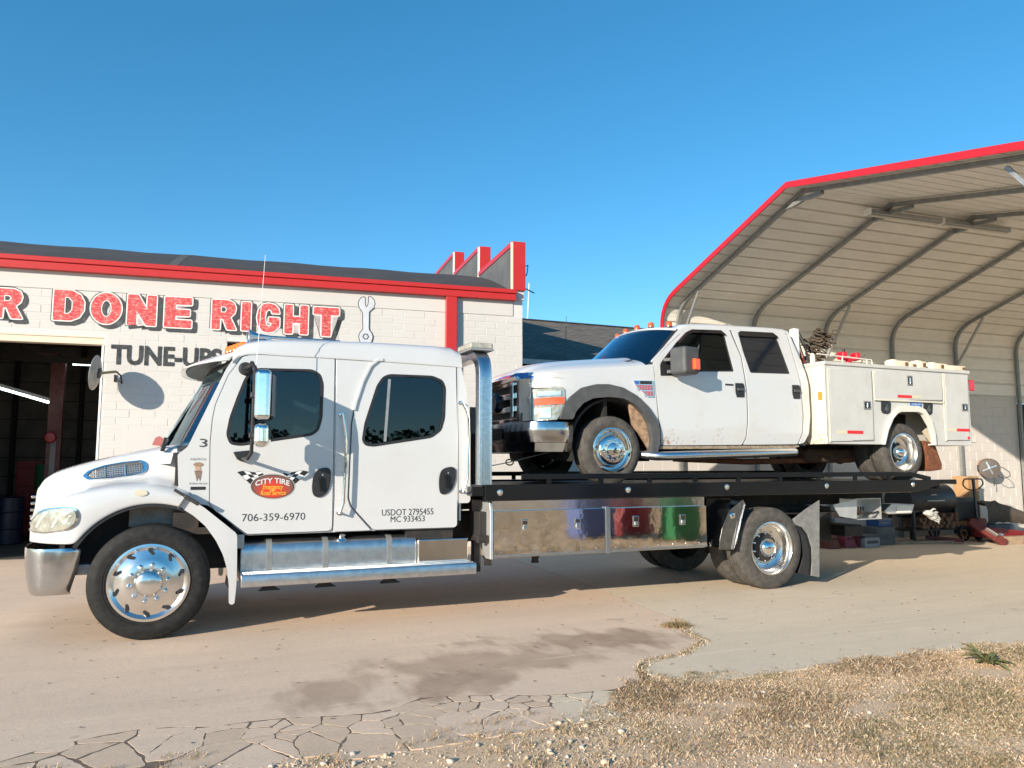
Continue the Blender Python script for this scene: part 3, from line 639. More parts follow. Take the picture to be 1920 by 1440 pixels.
mb = MB(); mb.box(OPL-2, -6.5, .8, .92, 4.22, 4.39); mb.box(OPL-2, -6.5, 3.0, 3.12, 4.18, 4.39); mb.prism([(-11, 3.9), (-9.6, 3.9), (-8.9, 3.6), (-6.6, 3.5), (-6.6, 3.42), (-11, 3.5)], 1.9, 2.0); mb.build('ceiling_beam', DARK, ga, local=True)
def gl(x, y, z): return GF.o+GF.ax*x+GF.n*y+Vector((0, 0, z))
GLOW = M('lit_tube', (.9, .95, .9), .5, emit=((.85, 1, .92), 3.5))
for lb, (c1, c2, off) in (('fluorescent tube glowing diagonally inside the open bay', ((0, 585), (440, 742), 2.2)), ('fluorescent tube glowing level behind the white dish', ((655, 397), (900, 407), 3.6))):
    a_ = GF.at('k', *c1, off); b_ = GF.at('k', *c2, off)
    P, Q = gl(a_[0]-(.6 if off < 3 else 0), off, a_[1]+(.12 if off < 3 else 0)), gl(b_[0]+(0 if off < 3 else .4), off, b_[1])
    r0 = root('tube_light', tuple((P+Q)/2), lb, 'lamp')
    MB().tube([P, Q], .022, 8).build('tube', GLOW, r0)
    MB().beam(P+Vector((0, 0, .06)), Q+Vector((0, 0, .06)), .12, .05).build('housing', WHITE, r0)
# car lift in the bay
PINK = M('faded_red_lift', (.16, .035, .035), .6, noise=(3, (.25, .14, .13), .4, .7))
a0, a1 = GF.at('k', 455, 900, 3.4), GF.at('k', 545, 900, 3.4); LX = (a0[0]+a1[0])/2
cl = root('car_lift', tuple(gl(LX, 3.4, 0)), 'dull red two-post car lift standing inside the open bay', 'car lift')
for dx in (0, -2.9):
    P = gl(LX+dx, 3.4, 0)
    mb = MB(); mb.beam(P+Vector((0, 0, .02)), P+Vector((0, 0, 3.75)), .26, .2, up=(0, 1, 0)); c_ = mb.build('post', PINK, cl, bevel=.01)
    mb = MB(); mb.beam(P+Vector((.0, -.115, .5)), P+Vector((0, -.115, 2.1)), .10, .05, up=(0, 1, 0)); mb.build('rail', M('lift_rail', (.30, .26, .25), .5) if dx == 0 else GREYP, c_)
    mb = MB(); mb.box(P.x-.2, P.x+.2, P.y-.2, P.y+.2, .01, .03); mb.build('base_plate', PINK, cl)
mb = MB(); mb.beam(gl(LX, 3.4, 3.76), gl(LX-2.9, 3.4, 3.76), .14, .1); mb.build('cross_beam', PINK, cl)
mb = MB(); q = gl(*GF.at('k', 452, 1058, 3.2)[:1], 3.2, GF.at('k', 452, 1058, 3.2)[1]); mb.lathe([(0, .06), (.09, .05), (.11, 0), (.09, -.05), (0, -.06)], q, (0, 1, 0), 20); mb.build('red_knob', RED, cl)
def shopbox(nm, label, cat, k0, k1, off, dep, m, zb=0.012):
    a_ = GF.at('k', *k0, off); b_ = GF.at('k', *k1, off); x0_, x1_ = a_[0], b_[0]; zt = a_[1]
    r0 = root(nm, tuple(gl((x0_+x1_)/2, off, 0)), label, cat, rz=GA, world=False); w_ = (x1_-x0_)/2
    MB().box(-w_, w_, 0, dep, zb+.05, zt).build('body', m, r0, bevel=.02, local=True)
    for i in range(3): MB().box(-w_+.03, w_-.03, -.015, 0, zb+.1+i*(zt-.15)/3, zb+.05+(i+.85)*(zt-.15)/3).build('drawer', m, r0, bevel=.008, local=True)
    for sx_ in (-1, 1): MB().box(sx_*w_*.8-.03, sx_*w_*.8+.03, .05, dep-.05, 0.012, zb+.049).build('foot', DARK, r0, local=True)
shopbox('tool_chest', 'red tool chest of drawers inside the open bay', 'tool chest', (150, 1265), (400, 1265), 3.9, .5, M('tool_chest_red', (.16, .012, .012), .45))
q = GF.at('k', 432, 1270, 3.8); bk = root('bucket', tuple(gl(q[0], 3.7, 0)), 'green bucket beside the red tool chest in the bay', 'bucket')
GREENP = M('green_plastic', (.01, .09, .03), .5)
MB().lathe([(0, 0), (.16, 0), (.20, q[1]*.95), (.17, q[1]*.95), (.15, .05)], gl(q[0], 3.7, .012), (0, 0, 1), 24).build('tub', GREENP, bk)
MB().tube([gl(q[0]-.2, 3.7, q[1]*.9), gl(q[0]-.12, 3.62, q[1]+.05), gl(q[0]+.12, 3.62, q[1]+.05), gl(q[0]+.2, 3.7, q[1]*.9)], .008, 6).build('handle', GREYP, bk)
q = GF.at('k', 90, 1370, 3.0); bk = root('drum', tuple(gl(q[0], 3.0, 0)), 'dark blue drum near the left edge inside the bay', 'drum')
MB().lathe([(0, 0), (.27, 0), (.29, .02), (.27, .04), (.27, .28), (.285, .3), (.27, .32), (.27, .6), (.285, .62), (.27, .64), (.27, .88), (.29, .9), (0, .9)], gl(q[0], 3.0, .012), (0, 0, 1), 28).build('shell', M('drum_blue', (.012, .02, .05), .4), bk)
MB().lathe([(0, .01), (.03, .01), (.03, 0)], gl(q[0]+.12, 3.0, .915), (0, 0, 1), 12).build('cap', GREYP, bk)
# painted lettering on the blocks
LRED, t, b = newmat('brushed_red_lettering'); g = nod(t, 'ShaderNodeTexCoord').outputs['Object']
c = mix(t, ramp(t, noise(t, mapping(t, g, (1, 1, 1.6)), 9, 8, .8, 1.5), .38, .62), (.44, .012, .02), (.60, .07, .07))
c = mix(t, ramp(t, noise(t, mapping(t, g, (6, 1, 16)), 2.2, 5, .7), .50, .62), c, (.72, .30, .27))
c = mix(t, ramp(t, noise(t, g, 60, 4, .7), .55, .68), c, (.76, .36, .33))
bk_ = nod(t, 'ShaderNodeTexBrick'); bk_.inputs['Color1'].default_value = bk_.inputs['Color2'].default_value = (0, 0, 0, 1); bk_.inputs['Mortar'].default_value = (1, 1, 1, 1)
bk_.inputs['Scale'].default_value = 1; bk_.inputs['Brick Width'].default_value = BL; bk_.inputs['Row Height'].default_value = BH; bk_.inputs['Mortar Size'].default_value = .006
t.links.new(mapping(t, g, (1, 1, 1), rot=(R(-90), 0, 0), loc=(XL*-1, -4.462+.0, 0)), bk_.inputs['Vector'])
c = mix(t, math_(t, 'MULTIPLY', bk_.outputs[0], .55), c, (.45, .03, .04))
t.links.new(c, b.inputs['Base Color']); b.inputs['Roughness'].default_value = .7
LDK = M('brushed_charcoal_lettering', (.018, .022, .025), .75, 0, 0, (14, (.07, .075, .075), .40, .70))
LDK2 = M('shadow_lettering', (.045, .05, .053), .75, 0, 0, (9, (.12, .125, .125), .5, .75))
LWH = M('lettering_border', (.76, .70, .67), .7)
def ell(cx_, cy_, rx, ry, n=28): return [(cx_+rx*math.cos(2*math.pi*i/n), cy_+ry*math.sin(2*math.pi*i/n)) for i in range(n)]
LET = {'D': ([(0, 0), (.58, 0), (.86, .12), (1, .36), (1, .64), (.86, .88), (.58, 1), (0, 1)], [[(.36, .22), (.50, .22), (.62, .36), (.62, .64), (.50, .78), (.36, .78)]]),
       'O': (ell(.5, .5, .5, .5), [ell(.5, .5, .17, .27, 20)]),
       'N': ([(0, 0), (.32, 0), (.32, .46), (.66, 0), (1, 0), (1, 1), (.68, 1), (.68, .52), (.36, 1), (0, 1)], []),
       'E': ([(0, 0), (1, 0), (1, .25), (.40, .25), (.40, .39), (.93, .39), (.93, .60), (.40, .60), (.40, .76), (1, .76), (1, 1), (0, 1)], []),
       'R': ([(0, 0), (.34, 0), (.34, .36), (.46, .36), (.64, 0), (1.02, 0), (.76, .42), (.93, .56), (.98, .74), (.90, .92), (.68, 1), (0, 1)], [[(.36, .58), (.54, .58), (.62, .68), (.54, .78), (.36, .78)]]),
       'I': ([(0, 0), (1, 0), (1, 1), (0, 1)], []),
       'G': ([(1, .52), (.52, .52), (.52, .34), (.66, .34), (.64, .25), (.52, .20), (.40, .28), (.35, .5), (.40, .72), (.52, .80), (.64, .75), (.66, .66), (1, .66), (.94, .84), (.78, .96), (.5, 1), (.24, .95), (.07, .78), (0, .5), (.07, .22), (.24, .05), (.5, 0), (.78, .05), (1, .22)], []),
       'H': ([(0, 0), (.34, 0), (.34, .38), (.66, .38), (.66, 0), (1, 0), (1, 1), (.66, 1), (.66, .60), (.34, .60), (.34, 1), (0, 1)], []),
       'T': ([(.32, 0), (.68, 0), (.68, .74), (1, .74), (1, 1), (0, 1), (0, .74), (.32, .74)], [])}
for ch, x0_, x1_, yt, yb in (('R', -30, 122, 333, 485), ('D', 280, 438, 342, 497), ('O', 472, 630, 355, 515), ('N', 660, 808, 366, 522), ('E', 850, 990, 378, 533), ('R', 1093, 1218, 392, 543),
                             ('I', 1246, 1292, 402, 549), ('G', 1324, 1440, 408, 559), ('H', 1466, 1586, 418, 566), ('T', 1614, 1745, 430, 578)):
    xm = (x0_+x1_)/2; A = GF.at('g', x0_, yt)[0]; B = GF.at('g', x1_, yt)[0]; zt = GF.at('g', xm, yt)[1]; zb = GF.at('g', xm, yb)[1]
    out, holes = LET[ch]; S_ = lambda L: [(A+(B-A)*u, zb+(zt-zb)*v_) for u, v_ in L]
    out = fillet(S_(out), .015, 2); holes = [S_(h) for h in holes]
    lt = None
    for nm, d_, y_, m_, dx, dz in (('painted_letter', .0, -.0085, LRED, 0, 0), ('letter_border', .020, -.0072, LWH, 0, 0), ('letter_outline', .034, -.0062, LDK, 0, 0), ('letter_shadow', .036, -.0052, LDK2, .062, -.05)):
        mb = MB(); mb.sheet([(x+dx, z+dz) for x, z in (offs(out, d_) if d_ else out)], [[(x+dx, z+dz) for x, z in (offs(h, -d_*.75) if d_ else h)] for h in holes], T=lambda a, b_, y_=y_: (a, y_, b_))
        o = mb.build(nm, m_, lt or ga, local=True, flat=True, weld=False)
        lt = lt or o
wp = [GF.at('z', x, y) for x, y in [(235, 622), (195, 635), (170, 680), (180, 730), (215, 775), (218, 950), (185, 985), (175, 1025), (190, 1075), (225, 1100), (270, 1100), (302, 1065), (312, 1020), (300, 985), (272, 950), (275, 770), (320, 735), (335, 690), (322, 650), (290, 622), (275, 622), (270, 705), (250, 730), (236, 705)]]
wpf = fillet(wp, .03, 3)
MB().sheet(offs(wpf, .014), T=lambda a, b_: (a, -.0135, b_)).build('painted_wrench', LDK, ga, local=True, flat=True)
MB().sheet(wpf, T=lambda a, b_: (a, -.0150, b_)).build('wrench_fill', M('wrench_grey', (.50, .52, .56), .6, noise=(3, (.60, .62, .66), .4, .7)), ga, local=True, flat=True)
hx = GF.at('z', 243, 1020)
MB().sheet(ell(*hx, .062, .062, 6), [ell(*hx, .042, .042, 6)], T=lambda a, b_: (a, -.0165, b_)).build('wrench_hexagon', LDK, ga, local=True, flat=True)
a_ = GF.at('w', 172, 150); b_ = GF.at('w', 1415, 215); zt, zb = GF.at('w', 330, 158)[1], GF.at('w', 300, 385)[1]
text('painted_words', 'TUNE-UPS', (a_[0], b_[0], zb, zt), LDK, ga, lambda a, b_, e_: (a, -.0075-e_, b_), bold=.035)
bpy.data.objects['painted_words'].location = (0, 0, 0)
# (text() builds in local wall coordinates: garage root is not in ROOTS)
# round dish on a bracket
dd = .46; q = GF.at('k', 862, 475, -dd); P = gl(q[0], -dd, q[1]); nrm = Vector((-.955, .19, .12)).normalized()
wk = GF.at('k', 1035, 525); Wp = gl(wk[0], 0, wk[1])
ds = root('satellite_dish', tuple(Wp), 'round off-white dish on a bracket beside the bay opening', 'dish')
MB().lathe([(0, -.045), (.12, -.038), (.22, -.015), (.285, .012), (.29, .016), (.285, .006), (.22, -.023), (.12, -.046), (0, -.053)], P, nrm, 36).build('dish', M('old_dish', (.55, .52, .45), .6, noise=(9, (.30, .27, .22), .4, .7)), ds)
MB().lathe([(0, -.07), (.085, -.07), (.09, -.052), (.085, -.045)], P, nrm, 24).build('hub', GREYP, ds)
e1 = P-nrm*.06; e2 = P+Vector((.30, -.02, .03)); e3 = e2+Vector((.06, .12, -.05))
MB().beam(e1, e2, .05, .04).build('arm', M('brass_arm', (.42, .30, .13), .5), ds, bevel=.005)
MB().tube([e2, e3, e3+Vector((.02, .05, -.12)), Wp+Vector((0, -.02, 0)), Wp], .014, 8).build('wall_bracket', BLACK, ds)
MB().beam(Wp+Vector((0, .0, -.06)), Wp+Vector((0, 0, .06)), .03, .05, up=(0, 1, 0)).build('wall_plate', BLACK, ds)

# ------------------------------------------------------------------ shingled building between garage and carport
SH, t, b = newmat('dark_shingles'); g = nod(t, 'ShaderNodeNewGeometry').outputs['Position']
bk_ = nod(t, 'ShaderNodeTexBrick'); bk_.inputs['Color1'].default_value = (.10, .085, .07, 1); bk_.inputs['Color2'].default_value = (.17, .145, .12, 1); bk_.inputs['Mortar'].default_value = (.03, .027, .025, 1)
for k_, v_ in (('Scale', 1), ('Brick Width', .28), ('Row Height', .14), ('Mortar Size', .012), ('Bias', 0)): bk_.inputs[k_].default_value = v_
sx = nod(t, 'ShaderNodeSeparateXYZ'); t.links.new(g, sx.inputs[0]); cb = nod(t, 'ShaderNodeCombineXYZ'); t.links.new(sx.outputs[0], cb.inputs[0]); t.links.new(sx.outputs[1], cb.inputs[1])
t.links.new(cb.outputs[0], bk_.inputs['Vector']); c = mix(t, ramp(t, noise(t, g, 1.4, 5, .6), .4, .7), bk_.outputs[0], mix(t, .5, bk_.outputs[0], (.20, .16, .11)))
t.links.new(c, b.inputs['Base Color']); b.inputs['Roughness'].default_value = .9
hs_ = root('shingled_building', (10.2, 18, 0), 'low building with dark shingled roof between garage and carport', 'building')
EY, RY = 18.0, 22.6; ze = XZ('p', 1040, 677, EY)[1]; zr0 = XZ('p', 985, 599.5, RY)[1]; zr1 = XZ('p', 1200, 613, RY)[1]
mb = MB(); mb.add([(5.5, EY-.3, ze-.02), (22, EY-.3, ze-.02), (22, RY, zr0), (5.5, RY, zr0), (5.5, RY+5, ze-.2), (22, RY+5, ze-.2)], [(0, 1, 2, 3), (3, 2, 5, 4)]); mb.build('roof', SH, hs_)
mb = MB(); mb.box(5.5, 22, RY-.07, RY+.07, zr0-.02, zr0+.03); mb.build('ridge_cap', DARK, hs_)
mb = MB(); mb.box(5.6, 21.9, EY, RY+4.5, 0, ze-.16); mb.build('wall', WALL, hs_)
for i in range(7):
    mb = MB(); mb.box(5.6, 21.9, EY-.012, EY, ze-.17-(i+1)*.16+.01, ze-.17-i*.16); mb.build('siding_board', WALL, hs_)
mb = MB(); mb.box(5.5, 22, EY-.33, EY-.30, ze-.16, ze-.03); mb.build('fascia', WALL2, hs_)
for lb, (x, y0_, y1_), Y_, r_ in (('tall thin white antenna mast standing against the sky behind the garage corner', (992, 531, 600), 24, .022), ('thin dark wire mast in front of the shingled roof', (1062, 592, 700), 17.4, .012)):
    b0 = XZ('p', x, y0_, Y_); b1 = XZ('p', x-3, y1_, Y_)
    an = root('antenna_mast', (b1[0], Y_, 0), lb, 'antenna')
    MB().tube([(b1[0], Y_, .0), (b1[0], Y_, b1[1]), (b0[0], Y_, b0[1])], [r_, r_, r_*.6], 6).build('mast', WHITE if r_ > .015 else GREYP, an)
    MB().box(b1[0]-.06, b1[0]+.06, Y_-.06, Y_+.06, 0, .25).build('base', GREYP, an)

# ------------------------------------------------------------------ carport
CO = (8.5637, 12.2025); CA = R(-2.7); CF = Frame(CO, CA)
cpn = root('carport', (CO[0], CO[1], 0), 'open metal carport with ribbed grey panels and red edge trim', 'carport', rz=CA, world=False)
SHEET = M('beige_metal_sheet', (.78, .74, .665), .42, .0, 0, (2.2, (.70, .66, .59), .4, .75), (6, .12, .02))
LEN = 15.0
def arc(P0, P1, P2, n):
    return [tuple((Vector(P0)*(1-t_)**2+Vector(P1)*2*t_*(1-t_)+Vector(P2)*t_*t_)) for t_ in [i/n for i in range(n+1)]]
def profile(inset):
    s1 = (5.746-4.66)/3.5
    b0 = (0-inset, 4.57-inset); P = [(0-inset, 3.08)]+[(0-inset, 4.15-inset)]
    P += arc((-inset, 4.15-inset), (-inset, 4.60-inset*1.1), (-.46-inset, 4.755-inset*1.05), 6)[1:]
    P += [(-3.57, 5.735-inset*1.05)]
    P += [(-7.10, 4.93-inset*1.05)]+arc((-7.10, 4.93-inset*1.05), (-7.50+inset, 4.84-inset*1.1), (-7.56+inset, 4.60-inset), 6)[1:]
    return P
def resample(P, step):
    out = []; 
    for a_, b_ in zip(P, P[1:]):
        a_, b_ = Vector(a_), Vector(b_); n_ = max(1, round((b_-a_).length/step))
        for i in range(n_): out.append(a_.lerp(b_, i/n_))
    out.append(Vector(P[-1])); return out
P = profile(0); pts = [Vector(P[0])]; cum = [0]
for q in P[1:]: cum.append(cum[-1]+(Vector(q)-pts[-1]).length); pts.append(Vector(q))
def at_len(s_):
    for i in range(len(cum)-1):
        if s_ <= cum[i+1] or i == len(cum)-2:
            t_ = (s_-cum[i])/(cum[i+1]-cum[i]); d_ = (pts[i+1]-pts[i]).normalized(); return pts[i].lerp(pts[i+1], t_), Vector((d_.y, -d_.x))
total = cum[-1]; PITCH = .29; npan = int(total/(PITCH*3))+1
for i in range(npan):
    ss = []
    for r_ in range(3):
        s0 = (i*3+r_)*PITCH
        for dq, hq in ((.0, 0), (.004, -.0), (.010, .036), (.050, .036), (.052, 0), (.12, 0), (.125, .004), (.135, 0), (.19, 0), (.195, .004), (.205, 0), (.25, 0)): ss.append((s0+dq, hq))
    ss.append(((i+1)*3*PITCH+.004, 0)); ss = [(min(total, a_), h_) for a_, h_ in ss if a_ < total+.1]
    if len(ss) < 3: continue
    rows = []
    for a_, h_ in ss:
        p_, n_ = at_len(a_); q_ = p_+n_*h_; rows.append([Vector((x, q_.x, q_.y)) for x in (-.14, 3, 6, 9, 12, LEN)])
    MB().grid(rows).build('roof_panel' if i > 1 else 'siding_panel', SHEET, cpn, local=True, ang=20, weld=False)
rd = []
for q in resample(P, .5): rd.append((-.155, q.x, q.y))
MB().rtube([Vector(a_) for a_ in rd], [(-.012, -.04), (-.012, .055), (.012, .055), (.012, -.04)], (1, 0, 0)).build('red_gable_trim', M('red_sheet_trim', (.45, .012, .02), .4), cpn, local=True, bevel=.003)
FI = profile(.055)
FI[0] = (-.055, .0)
fr = None
SP = [.17, 1.93, 3.74, 5.58, 7.45, 9.40, 11.3, 13.2]
for k_, x in enumerate(SP):
    prof = [(-.032, -.032), (.032, -.032), (.032, .032), (-.032, .032)]
    fp = FI+[(FI[-1][0], 0.0)]
    mb = MB(); mb.rtube([Vector((0, a_, b_)) for a_, b_ in resample(fp, .35)], prof, (1, 0, 0))
    f_ = mb.build('frame', GALVD, cpn, local=True); f_.location = (x, 0, 0)
    mb = MB(); mb.rtube([Vector((0, -3.57+dx_, 5.64-abs(dx_)*.27-.075*math.cos(dx_/.38*math.pi/2))) for dx_ in [-.38+.076*i for i in range(11)]], prof, (1, 0, 0)); mb.build('ridge_brace', GALVD, f_, local=True)
    if k_ % 2 == 0:
        mb = MB(); mb.beam((0, -.06, 3.72), (0, -.78, 4.72), .045, .045, up=(1, 0, 0)); mb.build('corner_brace', GALV, f_, local=True); mb = MB(); mb.beam((0, -6.75, 4.87), (0, -7.5, 3.9), .045, .045, up=(1, 0, 0)); mb.build('corner_brace', GALV, f_, local=True)
# tube fixtures under the roof
a_ = ray('q', 640, 548); 
def onroof(c, x, y, inset):      # intersect a pixel ray with the back roof slope
    d = ray(c, x, y); o = CF.o
    for i in range(4000):
        s_ = 5+i*.004; Pq = CAM+d*s_; lx = (Pq-o).dot(CF.ax); ly = (Pq-o).dot(CF.n)
        zz = 5.735-inset-(.2758 if ly > -3.57 else .2295)*abs(ly+3.57)
        if Pq.z >= zz: return Pq
P1, P2, P3 = onroof('q', 640, 555, .16), onroof('q', 1230, 635, .16), onroof('q', 1785, 708, .16)
for lb, A, B in (('unlit tube fixture under the carport roof, the left one of two in line', P1, P2), ('unlit tube fixture under the carport roof, the right one of two in line', P2+(P3-P2)*.02, P3)):
    r0 = root('tube_fixture', tuple((A+B)/2), lb, 'lamp', 'tube fixtures under the carport roof')
    MB().beam(A, B, .13, .07).build('housing', GALV, r0, bevel=.012)
    MB().tube([A+Vector((.03, 0, -.05)), B+Vector((-.03, 0, -.05))], .022, 8).build('tube', M('unlit_tube', (.6, .58, .5), .4), r0)
    for E_ in (A, B): MB().obox(E_, B-A, (0, 1, 0), (0, 0, 1), .012, .07, .05).build('end_cap', WHITE, r0)
# the white block wall under the siding
bw = root('block_wall', (CO[0], CO[1], 0), 'white painted block wall under the carport siding', 'wall', rz=CA, world=False)
DX0 = CF.at('p', 1911, 800)[0]
mb = MB(); mb.prism([(-1.2, 0), (DX0, 0), (DX0, 2.98), (DX0+1.1, 2.98), (DX0+1.1, 0), (LEN, 0), (LEN, 3.4), (-1.2, 3.4)], .032, .22); mb.build('wall_core', JOINT, bw, local=True)
mb = MB(); mb.box(DX0+.0, DX0+1.1, .3, .34, 0, 2.98); mb.build('dark_opening', DARK, bw, bevel=.004, local=True)  # dark sheet stands for the unlit space beyond the doorway
cells = []
for r_ in range(15):
    x = -1.2-(.2 if r_ % 2 else 0)
    while x < DX0:
        a_, b_ = max(-1.2, x), min(DX0, x+.4); x += .4
        if b_-a_ > .05: cells.append((a_, b_, r_*.203, r_*.203+.203))
def prio(c_): P_ = CF.o+CF.ax*((c_[0]+c_[1])/2); px, py = pix(P_+Vector((0, 0, (c_[2]+c_[3])/2))); return (px > 1800)*2+(860 < py < 905)
cells.sort(key=lambda c_: -prio(c_)); rest = MB(); cache = {}
for i, (a_, b_, z0, z1) in enumerate(cells):
    L = round(b_-a_, 3); c_ = ((a_+b_)/2, .0358+random.uniform(-.0015, .0015), (z0+z1)/2)
    if i < 240:
        if L not in cache: cache[L] = blockmesh(L, .203).build('block', WALL2, bw, local=True); o = cache[L]
        else: o = cache[L].copy(); COL.objects.link(o)
        o.location = c_
    else:
        bm_ = blockmesh(L, .203); rest.add([v+Vector(c_) for v in bm_.v], bm_.f)
tag(rest.build('block_rows', WALL2, bw, local=True, weld=False), kind='stuff')

# ------------------------------------------------------------------ things along that wall
YC_ = 10.9
def V(x, y, Y=YC_): return XZ('v', x, y, Y)
IRON = M('smoker_black_iron', (.016, .016, .017), .45, 0, 0, (8, (.035, .028, .024), .45, .75))
xa, zt = V(860, 445); xb = V(1288, 445)[0]; zc = V(1000, 575)[1]; rr = .33
sm = root('smoker_grill', (xa, YC_, 0), 'black offset smoker grill with spoked wheels standing against the wall', 'grill')
MB().lathe([(0, 0), (rr*.97, 0), (rr, .02), (rr, xb-xa-.02), (rr*.97, xb-xa), (0, xb-xa)], (xa, YC_+.35, zt-rr), (1, 0, 0), 32).build('barrel', IRON, sm)
MB().rtube([Vector((xa+.4, YC_+.35-rr-.02, zt-.33)), Vector((xa+.5, YC_+.35-rr-.06, zt-.33)), Vector((xb-.5, YC_+.35-rr-.06, zt-.33)), Vector((xb-.4, YC_+.35-rr-.02, zt-.33))], [(-.01, -.01), (.01, -.01), (.01, .01), (-.01, .01)], (0, 0, 1)).build('lid_handle', GALV, sm)
MB().obox(((xa+xb)/2, YC_+.35-rr*.93, zt-.22), (1, 0, 0), (0, 1, .4), (0, -.4, 1), .08, .008, .015).build('badge', GALV, sm)
fx0, fz1 = V(1292, 572); fx1, fz0 = V(1515, 790)
MB().prism(fillet([(fx0, fz0), (fx1, fz0), (fx1, fz1), (fx0, fz1)], .12, 4), YC_+.1, YC_+.6).build('firebox', IRON, sm, bevel=.01)
MB().box(fx0+.05, fx1-.08, YC_+.085, YC_+.0995, fz0+.06, fz1-.1).build('firebox_door', M('sooty_iron', (.03, .026, .024), .7), sm, bevel=.004)
shelf = V(900, 880)[1]
mb = MB()
for x in (xa+.05, (xa+xb)/2, xb-.05):
    for yy in (YC_+.05, YC_+.6): mb.beam((x, yy, 0.0 if x < xb-.1 else .15), (x, yy, zt-rr*1.5), .05, .05, up=(1, 0, 0))
mb.box(xa, xb+.25, YC_+.02, YC_+.65, shelf-.03, shelf); mb.build('legs_and_shelf', IRON, sm)
wx, wz = V(1345, 905)
for yy in (YC_-.02, YC_+.66):
    w_ = MB().lathe([(wz-.03, -.02), (wz, -.02), (wz, .02), (wz-.03, .02), (wz-.03, -.02)], (wx, yy, wz), (0, -1, 0), 32).build('wheel', IRON, sm)
    mb = MB(); mb.lathe([(0, .03), (.03, .03), (.03, -.03), (0, -.03)], (wx, yy, wz), (0, -1, 0), 12)
    for i in range(8): a_ = i*math.pi/4; mb.tube([(wx, yy, wz), (wx+math.cos(a_)*(wz-.02), yy, wz+math.sin(a_)*(wz-.02))], .008, 5)
    mb.build('spokes', IRON, w_)
WOOD = M('split_log', (.17, .085, .045), .9, 0, 0, (12, (.09, .045, .025), .4, .7), (30, .4, .01)); WOODE = M('log_end', (.17, .09, .05), .9, 0, 0, (20, (.11, .055, .03), .4, .7))
random.seed(21)
x0_ = V(925, 800)[0]; x1_ = V(1290, 800)[0]; ztop = V(1000, 735)[1]
nx_ = 8; k_ = 0
for r_ in range(4):
    for i in range(nx_):
        x = x0_+(x1_-x0_)*(i+.5+(r_ % 2)*.4)/nx_; z = shelf+.055+r_*(ztop-shelf-.05)/3.4; rr_ = random.uniform(.045, .062)
        if r_ == 3 and random.random() < .35: continue
        lg = root('log', (x, YC_+.1, z), 'split brown log in the firewood pile under the black smoker', 'log', 'split logs piled under the smoker')
        out = [(x+rr_*math.cos(a_+k_)*random.uniform(.75, 1.15), z+rr_*math.sin(a_+k_)*random.uniform(.75, 1.1)) for a_ in [j*6.283/6 for j in range(6)]]
        yy = YC_-.03+random.uniform(-.04, .04)
        MB().prism(out, yy, yy+.42).build('wood', WOOD, lg, bevel=.006, seg=1); MB().prism(offs(out, -.004), yy-.003, yy-.001).build('cut_end', WOODE, lg); k_ += 1
# pallet jack
Yj = 10.55; VJ = lambda x, y: XZ('v', x, y, Yj)
pj = root('pallet_jack', (VJ(1430, 900)[0], Yj, 0), 'pallet jack with black loop handle and red forks beside the smoker', 'pallet jack')
VJ2 = lambda x, y: XZ('v', x, y, Yj+.35)
lp = [VJ2(x, y) for x, y in [(1350, 395), (1520, 395), (1535, 440), (1490, 490), (1430, 500), (1375, 490), (1338, 450)]]; lp = fillet(lp, .05, 4)
MB().tube([(x, Yj+.35, z) for x, z in lp], .014, 8, closed=True).build('handle_loop', BLACK, pj)
s0 = VJ2(1437, 395); s1 = VJ2(1440, 790)
MB().beam((s0[0], Yj+.35, s0[1]), (s1[0], Yj+.25, s1[1]-.35), .05, .035, up=(0, 1, 0)).build('handle_post', BLACK, pj)
f0, f1 = XZ('v', 1500, 800, 10.2), XZ('v', 1750, 1000, 10.0)
REDJ = M('worn_red_jack', (.15, .022, .016), .6, 0, 0, (10, (.07, .015, .012), .4, .7))
MB().beam((f0[0], 10.4, f0[1]), (f1[0], 10.0, f1[1]-.02), .16, .07, up=(0, 1, 0)).build('fork', REDJ, pj, bevel=.01)
MB().beam((f0[0]-.5, 11.0, .10), (f1[0]-.5, 10.5, .06), .16, .06).build('fork', REDJ, pj, bevel=.01); MB().beam(((f0[0]*2+f1[0])/3, 10.2, (f0[1]*2+f1[1])/3), ((f0[0]+f1[0]*2)/3, 10.07, (f0[1]+f1[1]*2)/3), .03, .10, up=(0, 1, 0)).build('fork_slot', M('slot_grey', (.22, .20, .2), .6), pj)
MB().box(s1[0]-.14, s1[0]+.14, Yj+.15, Yj+.4, .08, .45).build('pump_body', REDJ, pj, bevel=.03)
MB().lathe([(0, -.03), (.09, -.03), (.10, 0), (.09, .03), (0, .03)], (s1[0], Yj+.25, .10), (0, -1, 0), 20).build('wheel', BLACK, pj)
# other small goods
def crate(nm, label, cat, c, p0, p1, Y_, dep, m, lift=0., lid=None, ripe=None):
    a_, b_ = XZ(c, *p0, Y_), XZ(c, *p1, Y_); x0_, x1_ = min(a_[0], b_[0]), max(a_[0], b_[0]); z1_, z0_ = max(a_[1], b_[1]), min(a_[1], b_[1])
    if lift is not None: z0_ = lift
    r0 = root(nm, ((x0_+x1_)/2, Y_, z0_), label, cat)
    MB().box(x0_, x1_, Y_, Y_+dep, z0_, z1_).build('body', m, r0, bevel=.012)
    MB().box(x0_-.008, x1_+.008, Y_-.008, Y_+dep+.008, z1_-.03, z1_+.012).build('lid', lid or m, r0, bevel=.006)
    MB().box(x0_+.05, x1_-.05, Y_-.006, Y_-.001, z0_+(z1_-z0_)*.35, z0_+(z1_-z0_)*.6).build('side_band', ripe or lid or m, r0)
    return z1_+.013
CARD = M('cardboard', (.42, .25, .12), .85, 0, 0, (6, (.33, .19, .09), .4, .7))
